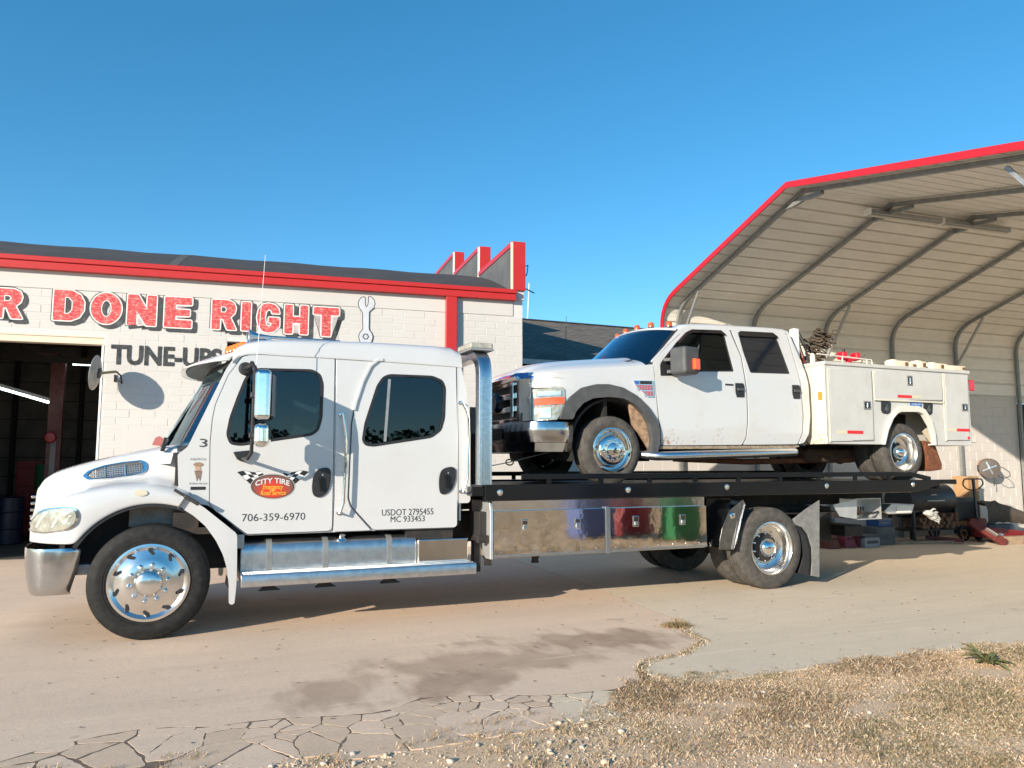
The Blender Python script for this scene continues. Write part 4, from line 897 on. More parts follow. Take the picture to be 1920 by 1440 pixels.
crate('cardboard_box', 'upright brown cardboard box behind the pallet jack handle', 'box', 'v', (1385, 375), (1500, 600), 11.35, .35, CARD, ripe=M('box_print', (.30, .12, .05), .8))
zt_ = crate('storage_bin', 'long pale grey bin lying low beneath the tail of the bed', 'bin', 'v', (520, 860), (700, 935), 10.9, .4, M('pale_bin', (.12, .12, .115), .7, noise=(5, (.07, .065, .06), .4, .7)), ripe=GREYP)
crate('storage_bin', 'blue and grey bin resting on the long pale bin', 'bin', 'v', (540, 775), (670, 862), 11.0, .3, M('blue_bin', (.02, .08, .22), .5), lift=zt_, lid=M('grey_lid', (.13, .135, .135), .5))
crate('white_case', 'flat white case on the ground right of the pink wedge', 'case', 'v', (412, 938), (555, 975), 10.7, .3, M('white_case', (.36, .34, .33), .6, noise=(6, (.25, .23, .21), .4, .7)), lid=GREYP)
for lb, q0, q1, col in (('orange brown triangular wheel chock against the wall base', 80, 190, (.20, .055, .03)), ('pink triangular wheel chock beside the orange brown one', 225, 350, (.26, .05, .075)), ('dull red wheel chock right of the pink one', 350, 412, (.15, .03, .035))):
    a_ = XZ('v', q0, 985, 10.8); b_ = XZ('v', q1, 900, 10.8); r0 = root('wheel_chock', (a_[0], 10.8, 0), lb, 'wheel chock'); m_ = M('chock', col, .6, noise=(8, tuple(x*.6 for x in col), .4, .7))
    MB().prism([(a_[0], .0), (b_[0], 0), (b_[0]-(b_[0]-a_[0])*.15, .06), (a_[0]+(b_[0]-a_[0])*.45, b_[1]), (a_[0]+.02, b_[1]-.02)], 10.8, 11.1).build('wedge', m_, r0, bevel=.01)
    MB().tube([(a_[0]+.05, 10.79, .16), (a_[0]+.05, 10.74, .2), (a_[0]+.14, 10.74, .2), (a_[0]+.14, 10.79, .16)], .008, 6).build('grip', BLACK, r0)
# hose reel on the wall
hr = CF.at('v', 1570, 292, -.12); HP = CF.o+CF.ax*hr[0]+CF.n*(-.16)+Vector((0, 0, hr[1]))
rl = root('hose_reel', tuple(HP), 'round hose reel hanging on the white block wall', 'hose reel', rz=CA-R(42), world=False)
HOSE = M('orange_hose', (.30, .10, .04), .6, noise=(9, (.18, .07, .04), .4, .7))
MB().lathe([(0, .09), (.04, .09), (.21, .075), (.215, .09), (.20, .09)], (0, 0, 0), (0, -1, 0), 36).build('front_plate', M('reel_plate', (.09, .075, .065), .5, .2), rl, local=True)
MB().lathe([(.10, .07), (.185, .072), (.19, -.07), (.10, -.07)], (0, 0, 0), (0, -1, 0), 36).build('hose_coil', HOSE, rl, local=True)
MB().lathe([(0, -.075), (.215, -.075), (.22, -.09), (0, -.09)], (0, 0, 0), (0, -1, 0), 36).build('rear_plate', M('reel_plate2', (.16, .10, .06), .5, .2), rl, local=True)
mb = MB()
for i in range(4): a_ = i*math.pi/2+.4; mb.beam((0, -.10, 0), (math.cos(a_)*.15, -.095, math.sin(a_)*.15), .03, .012, up=(0, 1, 0))
mb.lathe([(0, .125), (.03, .12), (.035, .09)], (0, 0, 0), (0, -1, 0), 14); mb.build('crank', ALU, rl, local=True)
MB().beam((-.20, .02, 0), (.02, .12, 0), .10, .14).build('wall_bracket', BLACK, rl, local=True)
MB().tube([(.16, -.02, .03), (.26, -.03, .02), (.38, -.04, -.08), (.40, -.04, -.17), (.30, -.03, -.22), (.2, -.02, -.2), (.16, 0, -.15)], .009, 6).build('hose_loop', BLACK, rl, local=True)
MB().tube([(.08, -.02, -.18), (.09, -.02, -.3), (.08, -.02, -.4)], .009, 6).build('hose_end', BLACK, rl, local=True)
# netting bag, floor jack, timber
a_, b_ = XZ('j', 320, 870, 10.9), XZ('j', 747, 980, 10.9)
nb_ = root('mesh_bag', (a_[0], 10.9, .2), 'brown mesh sheet slumped over goods at the right edge', 'mesh sheet')
rows = []
for i in range(14):
    t_ = i/13; top_ = Vector((a_[0]+(b_[0]-a_[0])*t_*1.15, 10.9, 0)); zt_ = XZ('j', 320+430*t_, 850 if t_ < .3 else 850+130*(t_-.3)/.7, 10.9)[1]; zb_ = zt_-(.52-.30*t_)
    rows.append([top_+Vector((.03*math.sin(j*2+i), -.05+.28*math.sin(math.pi*j/7)*-1+.45*j/7, zb_+(zt_-zb_)*min(1, j/4.5)-.04*max(0, j-5)+.015*math.sin(i*2.3+j))) for j in range(8)])
MB().grid(rows).build('netting', M('brown_netting', (.13, .105, .075), .9, 0, 0, (70, (.05, .04, .03), .45, .55)), nb_)
fj0 = XZ('v', 1600, 905, 10.35); fj1 = XZ('v', 1850, 850, 10.35)
fj = root('floor_jack', (fj0[0], 10.35, 0), 'red floor jack with silver wheel low by the timber', 'jack')
MB().prism([(fj0[0], .1), (fj1[0]+.3, .1), (fj1[0]+.3, .2), (fj0[0]+.3, fj1[1]), (fj0[0], fj1[1]-.05)], 10.4, 10.7).build('frame', M('jack_red', (.22, .015, .015), .4), fj, bevel=.02)
MB().box(fj1[0]-.3, fj1[0]+.5, 10.72, 10.95, .12, fj1[1]+.02).build('side_arm', M('jack_blue', (.03, .05, .07), .5), fj, bevel=.02)
wx, wz = XZ('v', 1712, 910, 10.3)
MB().lathe([(0, .05), (.05, .04), (.07, 0), (.05, -.04), (0, -.05)], (wx, 10.34, .13), (0, -1, 0), 20).build('wheel', ALU, fj)
a_ = GR('v', 1760, 1018); tb = root('timber_beam', (a_[0]+1.4, a_[1]+.1, 0), 'pale timber beam lying on the ground at the right edge', 'timber')
TIMB = M('weathered_timber', (.36, .26, .17), .85, 0, 0, (7, (.25, .17, .11), .4, .7), (14, .3, .01))
MB().beam((a_[0], a_[1]+.08, .075), (a_[0]+3.2, a_[1]-.2, .075), .15, .15, up=(0, 0, 1)).build('beam', TIMB, tb, bevel=.008)
MB().beam((a_[0]+.3, a_[1]+.32, .04), (a_[0]+3.4, a_[1]+.1, .04), .14, .07, up=(0, 0, 1)).build('plank', TIMB, tb, bevel=.005)
a_ = GR('v', 0, 1018); b_ = GR('v', 1340, 1018)
sb = root('base_plank', (a_[0], a_[1], 0), 'long low plank on the ground in front of the smoker', 'plank')
MB().beam((a_[0]-1, a_[1]+.35, .03), (b_[0], b_[1]+.2, .03), .1, .06).build('board', TIMB, sb, bevel=.004)
MB().beam((a_[0]-1, a_[1]+.41, .065), (a_[0]+1, a_[1]+.38, .065), .02, .02).build('strip', GREYP, sb)
# unseen stand-ins added for the coloured shapes mirrored in the polished boxes
def mirrored(nm, label, cat, x, y, w_, h_, d_, m_):
    r0 = root(nm, (x, y, -.06), label, cat)
    MB().box(x-w_/2, x+w_/2, y-d_/2, y+d_/2, 0, h_).build('body', m_, r0, bevel=.06)
    MB().box(x-w_/2-.04, x+w_/2+.04, y-d_/2-.04, y+d_/2+.04, h_, h_+.07).build('lid', m_, r0, bevel=.02)
    for sx_ in (-1, 1): MB().lathe([(0, -.04), (.1, -.04), (.1, .04), (0, .04)], (x+sx_*w_*.35, y-d_/2, .06), (0, -1, 0), 16).build('wheel', BLACK, r0)
mirrored('bin_stand_in', 'unseen stand-in green bin right of the photographer, mirrored in the right steel toolbox door', 'bin', 9.5, 2.0, .62, 1.25, .6, M('bin_green', (.008, .13, .035), .4))
mirrored('cabinet_stand_in', 'unseen stand-in red cabinet right of the photographer, mirrored in the steel toolbox', 'cabinet', 9.25, .7, .75, 1.0, .3, M('cabinet_red', (.4, .02, .03), .4))
mirrored('bin_stand_in', 'unseen stand-in blue bin right of the photographer, mirrored beside the toolbox divider', 'bin', 8.1, .8, .85, 1.5, .7, M('bin_blue', (.08, .11, .25), .4))
# far trees behind the photographer, seen only as the dark band in the side glass
TL = M('far_foliage', (.05, .055, .025), .9)
n = 40000; x = rng.uniform(-110, 110, n); y = -62+rng.normal(0, 4, n); hm = 3.2+1.5*np.sin(x*.13)+1.0*np.sin(x*.31+1)+.7*np.sin(x*.9); z = rng.uniform(0, 1, n)**.8*hm
a = rng.uniform(0, 6.28, n); s_ = rng.uniform(.12, .32, n); e = rng.uniform(-1, 1, (n, 3)); e /= np.linalg.norm(e, axis=1)[:, None]; f = np.cross(e, rng.uniform(-1, 1, (n, 3))); f /= np.linalg.norm(f, axis=1)[:, None]
C_ = np.stack([x, y, z], 1); VV = np.stack([C_+e*s_[:, None], C_+f*s_[:, None], C_-e*s_[:, None], C_-f*s_[:, None]], 1).reshape(-1, 3)
bulk('tree_line', VV, np.arange(4*n).reshape(-1, 4), [TL], np.zeros(n), label='far line of trees behind the photographer', cat='trees')
# ================================================================== flatbed tow truck
YC = 8.88; DY = 7.78; TY = 7.68; BY = 7.61
mir = lambda y: 2*YC-y
B = lambda pts, Y=DY: XZs('b', pts, Y)
tk = root('tow_truck', (-.18, YC, 0), 'white crew cab flatbed tow truck carrying the white service pickup', 'tow truck')
def wheel(parent, c, r, w, style, rub, ax=(0, -1, 0), name='wheel', rr=None, nuts=10):
    """c = centre of the outer tyre face, ax points outwards"""
    c, ax = Vector(c), Vector(ax).normalized(); rr = rr or r*.655; q = r-rr
    hub = MB().lathe([(0, -w*.8), (rr*.5, -w*.8), (rr*.55, -.12), (rr*.3, -.10), (0, -.10)], c, ax, 24).build(name, DARK, parent)
    tp = [(rr-.012, -w*.5), (rr, -.028), (rr+.006, -.008), (rr+q*.14, .001), (rr+q*.20, -.001), (rr+q*.22, .004), (rr+q*.45, .007), (rr+q*.62, .004), (rr+q*.66, .0), (rr+q*.80, -.006), (rr+q*.90, -.016), (rr+q*.97, -.028), (r-.003, -.040), (r, -.050)]
    g = w/5.2; a_ = -.050
    for i in range(4):
        a_ -= g*.72; tp += [(r, a_), (r-.011, a_-.002), (r-.011, a_-.011), (r, a_-.013)]; a_ -= .013
    tp += [(r, -w+.045), (rr+q*.9, -w+.012), (rr+q*.5, -w), (rr, -w+.03), (rr-.012, -w*.5)]
    MB().lathe(tp, c, ax, 72).build('tyre', rub, hub, ang=28)
    u = ax.orthogonal().normalized(); v = ax.cross(u)
    def P(rad, ang, h): return c+(u*math.cos(ang)+v*math.sin(ang))*rad+ax*h
    if style == 'cover':          # chrome steer wheel cover: lip, slotted dish, nuts, dome
        MB().lathe([(rr+.008, -.012), (rr+.004, .008), (rr-.018, .012), (rr-.032, .0), (rr-.05, -.012), (rr*.62, .008), (rr*.56, .018), (rr*.36, .020), (rr*.34, .034), (rr*.30, .052), (rr*.22, .064), (rr*.1, .070), (0, .071)], c, ax, 64).build('rim', COVER, hub)
        for i in range(10):
            a = i*math.tau/10+.12; mb = MB(); ca = P(rr*.80, a, -.004); rd_ = (ca-c).normalized(); tg = ax.cross(rd_); d1 = (rd_*.72+tg*.70).normalized(); d2 = ax.cross(d1)
            out = [ca+d1*x_+d2*y_+ax*.0045 for x_, y_ in fillet([(-.036, -.011), (.022, -.017), (.040, .002), (.026, .016), (-.028, .013)], .006, 2)]
            n_ = len(out); mb.add(out+[p_-ax*.02 for p_ in out], [tuple(range(n_))]+[(i_, (i_+1) % n_, n_+(i_+1) % n_, n_+i_) for i_ in range(n_)]); mb.build('slot', BLACK, hub)
        for i in range(nuts):
            a = i*math.tau/nuts; MB().lathe([(.021, .0), (.021, .022), (.016, .034), (.008, .041), (0, .042)], P(rr*.47, a, .017), ax, 12).build('lug_nut', CHROME, hub)
    elif style == 'dish':         # deep polished dual rim
        MB().lathe([(rr+.008, -.012), (rr+.004, .010), (rr-.012, .012), (rr-.025, -.004), (rr-.035, -.05), (rr-.05, -.115), (rr-.075, -.135), (rr*.62, -.142), (rr*.60, -.135), (rr*.45, -.135), (rr*.44, -.12), (0, -.12)], c, ax, 64).build('rim', ALURIM, hub)
        MB().lathe([(rr*.36, -.12), (rr*.36, -.065), (rr*.33, -.045), (rr*.26, -.018), (rr*.14, .0), (0, .004)], c, ax, 36).build('hub_dome', CHROME, hub)
        for i in range(8):
            a = i*math.tau/8+.2; rd_ = (P(1, a, 0)-c).normalized(); tg = ax.cross(rd_); ca = P(rr*.70, a, -.1385)
            out = [ca+rd_*x_+tg*y_ for x_, y_ in ell(0, 0, .014, .026, 10)]; MB().add(out, [tuple(range(10))]).build('hand_hole', BLACK, hub, flat=True)
        for i in range(nuts):
            a = i*math.tau/nuts+.1; MB().lathe([(.013, .0), (.013, .022), (.006, .028), (0, .028)], P(rr*.52, a, -.135), ax, 10).build('lug_nut', CHROME, hub)
    elif style == 'domed':        # pickup front: convex liner with nuts
        MB().lathe([(rr+.006, -.012), (rr+.003, .008), (rr-.012, .010), (rr-.022, -.010), (rr-.032, -.045), (rr*.80, -.050), (rr*.72, .0), (rr*.62, .028), (rr*.55, .034), (rr*.34, .036), (rr*.32, .050), (rr*.22, .060), (0, .062)], c, ax, 56).build('rim', CHROME, hub)
        for i in range(nuts):
            a = i*math.tau/nuts; MB().lathe([(.014, .0), (.014, .020), (.009, .028), (0, .029)], P(rr*.46, a, .033), ax, 10).build('lug_nut', CHROME, hub)
        for i in range(4):
            a = i*math.tau/4+.6; MB().lathe([(0, .0), (.017, .0)], P(rr*.77, a, -.012), (ax*.5+(P(1, a, 0)-c).normalized()*.85), 10).build('hand_hole', BLACK, hub)
        MB().obox(c+ax*.063, u, v, ax, .028, .011, .001).build('centre_badge', DARK, hub)
    return hub
COVER = M('wheel_cover_chrome', (.82, .79, .75), .20, 1, 0, (8, (.68, .67, .65), .4, .8), (6, .08, .01))
ALURIM = M('polished_rim', (.82, .80, .77), .24, 1, 0, (6, (.55, .53, .50), .4, .8), (9, .08, .01))
# ---- wheels
fx, fz = XZ('p', 279, 1096, TY); fz = .503
wheel(tk, (fx, TY, fz), .505, .27, 'cover', RUBBER, ax=(-.055, -1, 0), rr=.335)
wheel(tk, (fx, mir(TY), fz), .505, .27, 'cover', RUBBER, ax=(.055, 1, 0), rr=.335)
rx = XZ('p', 1447, 1030, TY)[0]; rz = .503
for s_, yo in ((1, TY), (-1, mir(TY))):
    wheel(tk, (rx, yo, rz), .505, .26, 'dish', RUBDUST, ax=(0, -s_, 0), rr=.325)
    wheel(tk, (rx, yo+s_*.34, rz), .505, .26, 'none', RUBDUST, ax=(0, -s_, 0), rr=.325)
# ---- chassis
mb = MB()
for y in (YC-.43, YC+.43): mb.box(fx-.75, rx+1.6, y-.04, y+.04, .70, .96)
for x in (-.8, .4, 1.6, 2.8, 4.0, 5.2, rx-.5, rx+.5, rx+1.5): mb.box(x-.04, x+.04, YC-.39, YC+.39, .74, .92)
mb.build('chassis_frame', DARK, tk, weld=False)
for x in (fx, rx):
    mb = MB(); mb.tube([(x, mir(TY)-.3, fz), (x, TY+.3, fz)], .075, 12); mb.lathe([(0, -.16), (.12, -.13), (.19, 0), (.12, .13), (0, .16)], (x, YC, fz), (0, 1, 0), 16); mb.build('axle', DARK, tk)
    mb = MB()
    for y in (YC-.43, YC+.43):
        for k_ in range(4): mb.box(x-.55+k_*.09, x+.55-k_*.09, y-.04, y+.04, .60-k_*.018, .615-k_*.018)
    mb.build('leaf_spring', DARK, tk)
MB().box(-.75, .9, YC-.38, YC+.38, .62, 1.3).build('engine_block', DARK, tk, bevel=.05)
MB().box(.9, 2.0, YC-.25, YC+.25, .5, .95).build('transmission', DARK, tk, bevel=.06)
MB().tube([(2, YC, .7), (rx, YC, .62)], .06, 10).build('drive_shaft', DARK, tk)
mb = MB()
for sgn in (1, -1):
    y0 = YC-sgn*1.02; y1 = YC-sgn*.72
    mb.prism([(fx+math.cos(a_)*.72, fz+math.sin(a_)*.66) for a_ in [R(d_) for d_ in range(0, 181, 15)]]+[(fx-.5, 1.25), (fx-.2, 1.34), (fx+.3, 1.3)][:0], min(y0, y1)+.15, min(y0, y1)+.16) if False else None
mb.box(fx-.70, fx+.72, YC-.80, YC-.76, .55, 1.22); mb.box(fx-.70, fx+.72, YC+.76, YC+.80, .55, 1.22); mb.box(fx-.72, fx-.68, YC-1.1, YC+1.1, .6, .85)
mb.box(fx+.70, fx+.74, YC-1.05, YC+1.05, .5, 1.1); mb.build('wheel_well', DARK, tk, weld=False)
a_, b_ = XZ('a', 583, 790, 8.0), XZ('a', 800, 878, 8.0); MB().box(a_[0], b_[0], 7.98, 8.2, b_[1], a_[1]+.02).build('splash_box', M('dusty_grey_box', (.33, .31, .29), .7, 0, 0, (8, (.2, .18, .16), .4, .7)), tk, bevel=.01)
# ---- hood with front fenders
XN = -1.185
def Yf(X): return 7.705+.45*max(0, (-.70-X)/.49)**2.5
def lerp_tab(T, x):
    if x <= T[0][0]: return T[0][1]
    for (a, ya), (b, yb) in zip(T, T[1:]):
        if x <= b: return ya+(yb-ya)*(x-a)/(b-a)
    return T[-1][1]
xs_seam = XZ('a', 835, 760, 7.72)[0]
ztab = [(-1.2, 1.31), (-1.15, 1.41), (-1.05, 1.475), (-.85, 1.545), (-.5, 1.64), (-.2, 1.70), (.1, 1.765)]
ctab = [(-1.2, 1.05), (-1.1, 1.15), (-.95, 1.24), (-.75, 1.30), (-.5, 1.345), (-.2, 1.36), (.0, 1.32), (.12, 1.27)]
htab = [(-1.2, 8.34), (-1.0, 8.18), (-.7, 8.08), (-.3, 8.00), (.12, 7.93)]
def zlow(X):
    z = XZ('a', 90, 966, 7.8)[1]
    d = .695**2-(X-fx)**2
    return max(z, fz+math.sqrt(d)) if d > 0 and X > fx-.69 else z
def section(X):
    yf, zl, zc, zt, yh = Yf(X), zlow(X), lerp_tab(ctab, X), lerp_tab(ztab, X), lerp_tab(htab, X)
    yh = max(yh, yf+.10); zc = max(zc, zl+.06)
    return [(yf+.012, zl), (yf, zl+.012), (yf-.002, zl+(zc-zl)*.35), (yf, zl+(zc-zl)*.65), (yf+.010, zc-.035), (yf+.035, zc-.008), (yf+.085, zc+.014), (yf*.45+yh*.55, zc+.035), (yh-.015, zc+.062), (yh+.01, zc*.6+zt*.4), (yh+.04, zt-.075), (yh+.085, zt-.022), (yh+.17, zt), (yh+.34, zt+.012), (YC, zt+.022)]
Xs = [XN+.0, XN+.012, XN+.04, XN+.08, -1.05, -.97, -.88, -.82, -.78, -.74, -.68, -.60, -.5, -.4, -.3, -.2, -.1, 0, .06, .11]
def full(sec, X): return [Vector((X, y, z)) for y, z in sec]+[Vector((X, mir(y), z)) for y, z in reversed(sec[:-1])]
rows = [full([(YC-(YC-y)*.02, z) for y, z in section(XN)], XN-.03), full([(y+.07, z-.004) for y, z in section(XN)], XN-.022)]+[full(section(X), X) for X in Xs]
hood = MB().grid(rows).build('hood', PAINT, tk, ang=80)
sd = hood.modifiers.new('sub', 'SUBSURF'); sd.levels = 2; sd.render_levels = 2
bpy.context.view_layer.update()
def bvh_of(o):
    dg = bpy.context.evaluated_depsgraph_get(); e = o.evaluated_get(dg); me = e.to_mesh(); mw = Matrix.Translation(ROOTS[tk.name])
    bv = BVHTree.FromPolygons([mw @ v.co for v in me.vertices], [tuple(p.vertices) for p in me.polygons]); e.to_mesh_clear(); return bv
HB = bvh_of(hood)
def onto(bv, c, pts, lift):
    out = []
    for x, y in pts:
        h, n_, _, _ = bv.ray_cast(CAM, ray(c, x, y).normalized())
        if h is None: h, n_, _, _ = bv.find_nearest(CAM+ray(c, x, y)*7.9)
        if n_.dot(h-CAM) > 0: n_ = -n_
        out.append(h+n_*lift)
    return out
def decal(bv, c, pts, l0, l1, name, m, parent, inner=None, ins=.82):
    """a raised piece following the surface: outer outline at lift l0, slightly smaller one at lift l1, filled"""
    n_ = len(pts); cx_ = sum(p[0] for p in pts)/n_; cy_ = sum(p[1] for p in pts)/n_
    rings = [onto(bv, c, pts, l0), onto(bv, c, [(cx_+(x-cx_)*.985, cy_+(y-cy_)*.985) for x, y in pts], l1)]
    ks = [.9, .75, .55, .35, .15] if inner is None else [inner]
    for k_ in ks: rings.append(onto(bv, c, [(cx_+(x-cx_)*k_, cy_+(y-cy_)*k_) for x, y in pts], l1))
    mb = MB(); vs = [v for r_ in rings for v in r_]; fs = [(i*n_+j, i*n_+(j+1) % n_, (i+1)*n_+(j+1) % n_, (i+1)*n_+j) for i in range(len(rings)-1) for j in range(n_)]
    if inner is None: fs.append(tuple((len(rings)-1)*n_+j for j in range(n_)))
    mb.add(vs, fs); return mb.build(name, m, parent, ang=40)
def dense(pts, n=3): return [(p[0]+(q[0]-p[0])*k/n, p[1]+(q[1]-p[1])*k/n) for p, q in zip(pts, pts[1:]+pts[:1]) for k in range(n)]
hl = dense(fillet([(113, 905), (128, 865), (165, 820), (215, 800), (300, 789), (345, 796), (360, 828), (350, 872), (312, 898), (200, 914)], 22, 3), 2)
h_ = decal(HB, 'a', hl, .002, .014, 'headlight', CHROME, tk, inner=.88)
decal(HB, 'a', [(237+(x-237)*.885, 853+(y-853)*.885) for x, y in hl], .003, .010, 'lens', LENS, h_)
for q0 in (165, 235):
    decal(HB, 'a', [(q0, 885), (q0+22, 845), (q0+52, 815), (q0+60, 817), (q0+30, 850), (q0+9, 886)], .0105, .013, 'reflector_rib', M('lens_rib', (.75, .72, .62), .2, .3), h_)
vt = dense(fillet([(370, 656), (398, 632), (470, 608), (560, 592), (642, 583), (664, 596), (667, 618), (655, 640), (600, 656), (500, 670), (395, 675)], 10, 3), 2)
vt_ = decal(HB, 'a', vt, .002, .014, 'side_vent', CHROME, tk, inner=.86)
decal(HB, 'a', [(525+(x-525)*.87, 631+(y-631)*.86) for x, y in vt], .002, .005, 'vent_mesh', M('vent_mesh_dark', (.10, .10, .10), .4, .6), vt_)
for i in range(6):
    y = 606+i*9; mb = MB(); A = onto(HB, 'a', [(405+abs(3.0-i)*10-10*(i > 3)+28*(5-i)*.28, y+14), (648-2*i, y-11+i*.6)], .010); mb.tube([A[0], (A[0]+A[1])/2+Vector((0, -.004, 0)), A[1]], .0028, 5); mb.build('vent_bar', CHROME, vt_)
for x in list(range(420, 650, 11)):
    mb = MB(); A = onto(HB, 'a', [(x, 598+(650-x)*.085), (x+2, 654+(650-x)*.04)], .008); mb.tube(A, .0018 if x not in (475, 563) else .005, 4); mb.build('vent_slat', ALU, vt_)
for x in (476, 566):
    A = onto(HB, 'a', [(x, 598+(650-x)*.085), (x+2, 654+(650-x)*.04)], .011); MB().tube(A, .005, 5).build('vent_pillar', CHROME, vt_)
decal(HB, 'a', ell(634, 731, 31, 13, 20), .001, .010, 'side_marker', M('marker_lens', (.62, .56, .40), .2, 0, .5), tk)
# rear part of the front fender, black lip, latch
FP = XZs('a', [(812, 742), (838, 742), (870, 760), (905, 785), (1068, 915), (1067, 1060), (1064, 1150), (1055, 1228), (1046, 1234), (1030, 1230), (1030, 1150), (1024, 1080), (1004, 1010), (972, 945), (925, 880), (870, 832), (818, 800)], 7.705)
panel('fender_tail', fillet(FP, .03, 3), lambda x, z: 7.705+.55*max(0, (1.20-abs(z-.0)) and max(0, x-.42))**2, .34, PAINT, tk, bevel=.03, seg=3)
def archring(x0d, x1d, r0, r1, y0, y1, cx_=None, cz_=None):
    cx_ = fx if cx_ is None else cx_; cz_ = fz if cz_ is None else cz_
    A = [R(x0d+(x1d-x0d)*i/28) for i in range(29)]
    return [(cx_+math.cos(a)*r1, cz_+math.sin(a)*r1) for a in A]+[(cx_+math.cos(a)*r0, cz_+math.sin(a)*r0) for a in reversed(A)], y0, y1
o_, y0, y1 = archring(-8, 152, .665, .702, 7.725, 8.08)
MB().prism(o_, y0, y1).build('wheel_arch_liner', BLACK, tk)
o_, y0, y1 = archring(-8, 152, .665, .702, mir(8.08), mir(7.725)); MB().prism(o_, y0, y1).build('wheel_arch_liner', BLACK, tk)
o_ = [(x, z) for x, z in FP]; panel('fender_tail', fillet(o_, .03, 3), mir(7.705), -.34, PAINT, tk, bevel=.02)
q0, q1 = onto(HB, 'a', [(782, 722)], .02)[0], Vector((*XZ('a', 895, 782, 7.66)[:1], 7.66, XZ('a', 895, 782, 7.66)[1])); q0.y = min(q0.y, 7.70)
MB().beam(q0, q0.lerp(q1, .5), .022, .026).build('latch_strap', BLACK, tk, bevel=.004); MB().beam(q0.lerp(q1, .42), q1, .030, .034).build('latch_handle', BLACK, tk, bevel=.006)
a_, b_ = XZ('a', 838, 745, 7.69), XZ('a', 800, 800, 7.69); MB().beam((a_[0], 7.692, a_[1]), (b_[0], 7.692, b_[1]), .012, .03, up=(0, 1, 0)).build('fender_gasket', GREYP, tk)
# bumper
bt, bb = XZ('a', 200, 985, 7.72)[1], XZ('a', 250, 1190, 7.78)[1]; bx = XZ('a', 362, 1000, 7.72)[0]; bx2 = XZ('a', 312, 1190, 7.76)[0]
plan = [(0, 7.735), (.3, 7.725), (.55, 7.725), (.72, 7.76), (.86, 7.86), (.95, 8.02), (1.0, 8.3), (1.03, 8.88)]
rows = []
for t_, y in plan:
    r_ = []
    for z_, in_, lean in ((bt-.035, .05, 0), (bt, .02, 0), (bt, .0, 0), (bt-.03, -.005, 0), (bt-.15, .0, .15), (bt-.30, .012, .7), (bb+.02, .03, 1), (bb, .05, 1), (bb, .09, 1)):
        x0_ = bx+(bx2-bx)*lean; xf = -1.225+.035*lean
        r_.append(Vector((x0_+(xf-x0_)*t_/1.0+in_*t_*.4, y+in_*(1.2-t_*.8), z_)))
    rows.append(r_)
rows += [[Vector((v.x, mir(v.y), v.z)) for v in r_] for r_ in reversed(rows[:-1])]
BUMP = M('dull_chrome_bumper', (.62, .62, .62), .17, 1, 0, (6, (.42, .42, .42), .5, .8), (7, .12, .01))
bo = MB().grid(rows).build('bumper', BUMP, tk, ang=45); so_ = bo.modifiers.new('th', 'SOLIDIFY'); so_.thickness = .008
MB().box(-1.18, -1.10, YC-.5, YC+.5, .95, 1.30).build('grille', CHROME, tk, bevel=.03)
for i in range(6): MB().box(-1.245, -1.20, YC-.42, YC+.42, .93+i*.06, .955+i*.06).build('grille_bar', CHROME, tk, bevel=.006)
a_ = XZ('a', 360, 1075, 7.85); mb = MB(); mb.box(a_[0]-.03, a_[0]+.10, 7.9, 8.0, a_[1]-.05, a_[1]+.04); mb.build('tow_hook', GALV, tk, bevel=.01)
# ---- cab
side = XZs('p', [(333, 852), (352, 838), (388, 765), (424, 692), (438, 672), (452, 664), (475, 659), (629, 668), (862, 684), (868, 700), (880, 815), (882, 940)], DY+.02)+XZs('b', [(1378, 932), (1370, 1050), (1355, 1066), (930, 1080), (235, 1106)], DY+.02)+XZs('p', [(391, 948), (349, 940), (335, 930)], DY+.02)
W1 = fillet(B([(134, 560), (152, 470), (190, 365), (232, 262), (262, 225), (300, 209), (592, 216), (632, 240), (646, 290), (640, 470), (622, 535), (588, 560), (205, 615), (152, 608)]), .03, 3)
W2 = fillet(B([(866, 590), (880, 500), (945, 300), (975, 255), (1010, 241), (1240, 250), (1292, 272), (1307, 310), (1302, 470), (1284, 535), (1235, 572), (920, 620), (880, 614)]), .03, 3)
def cen(L): return (sum(p[0] for p in L)/len(L), sum(p[1] for p in L)/len(L))
for s_ in (1, -1):
    yy = DY+.02 if s_ > 0 else mir(DY+.02)
    panel('cab_side', fillet(side, .02, 2), yy, .03*s_, PAINT, tk, holes=[offs(W1, .02), offs(W2, .02)], bevel=.004)
D1 = offs(fillet(XZs('p', [(628, 672), (560, 668.5), (500, 665), (474, 664), (455, 668), (428, 703), (404, 758), (398, 787), (394, 830), (392.5, 944), (402, 957), (463, 1002), (615, 996), (621.5, 993), (623, 985)], DY), .02, 3), -.003)
D2 = offs(fillet(B([(968, 152), (1368, 180), (1377, 560), (1375, 1050), (1362, 1063), (920, 1077), (803, 948), (790, 905), (806, 500), (826, 400), (868, 270), (905, 190), (935, 160)]), .03, 3), -.003)
MP = fillet(B([(722, 150), (935, 152), (898, 190), (860, 270), (818, 400), (798, 500), (782, 908), (796, 952), (908, 1078), (706, 1085), (714, 900)]), .012, 2)
bev = dict(bevel=.014, seg=3)
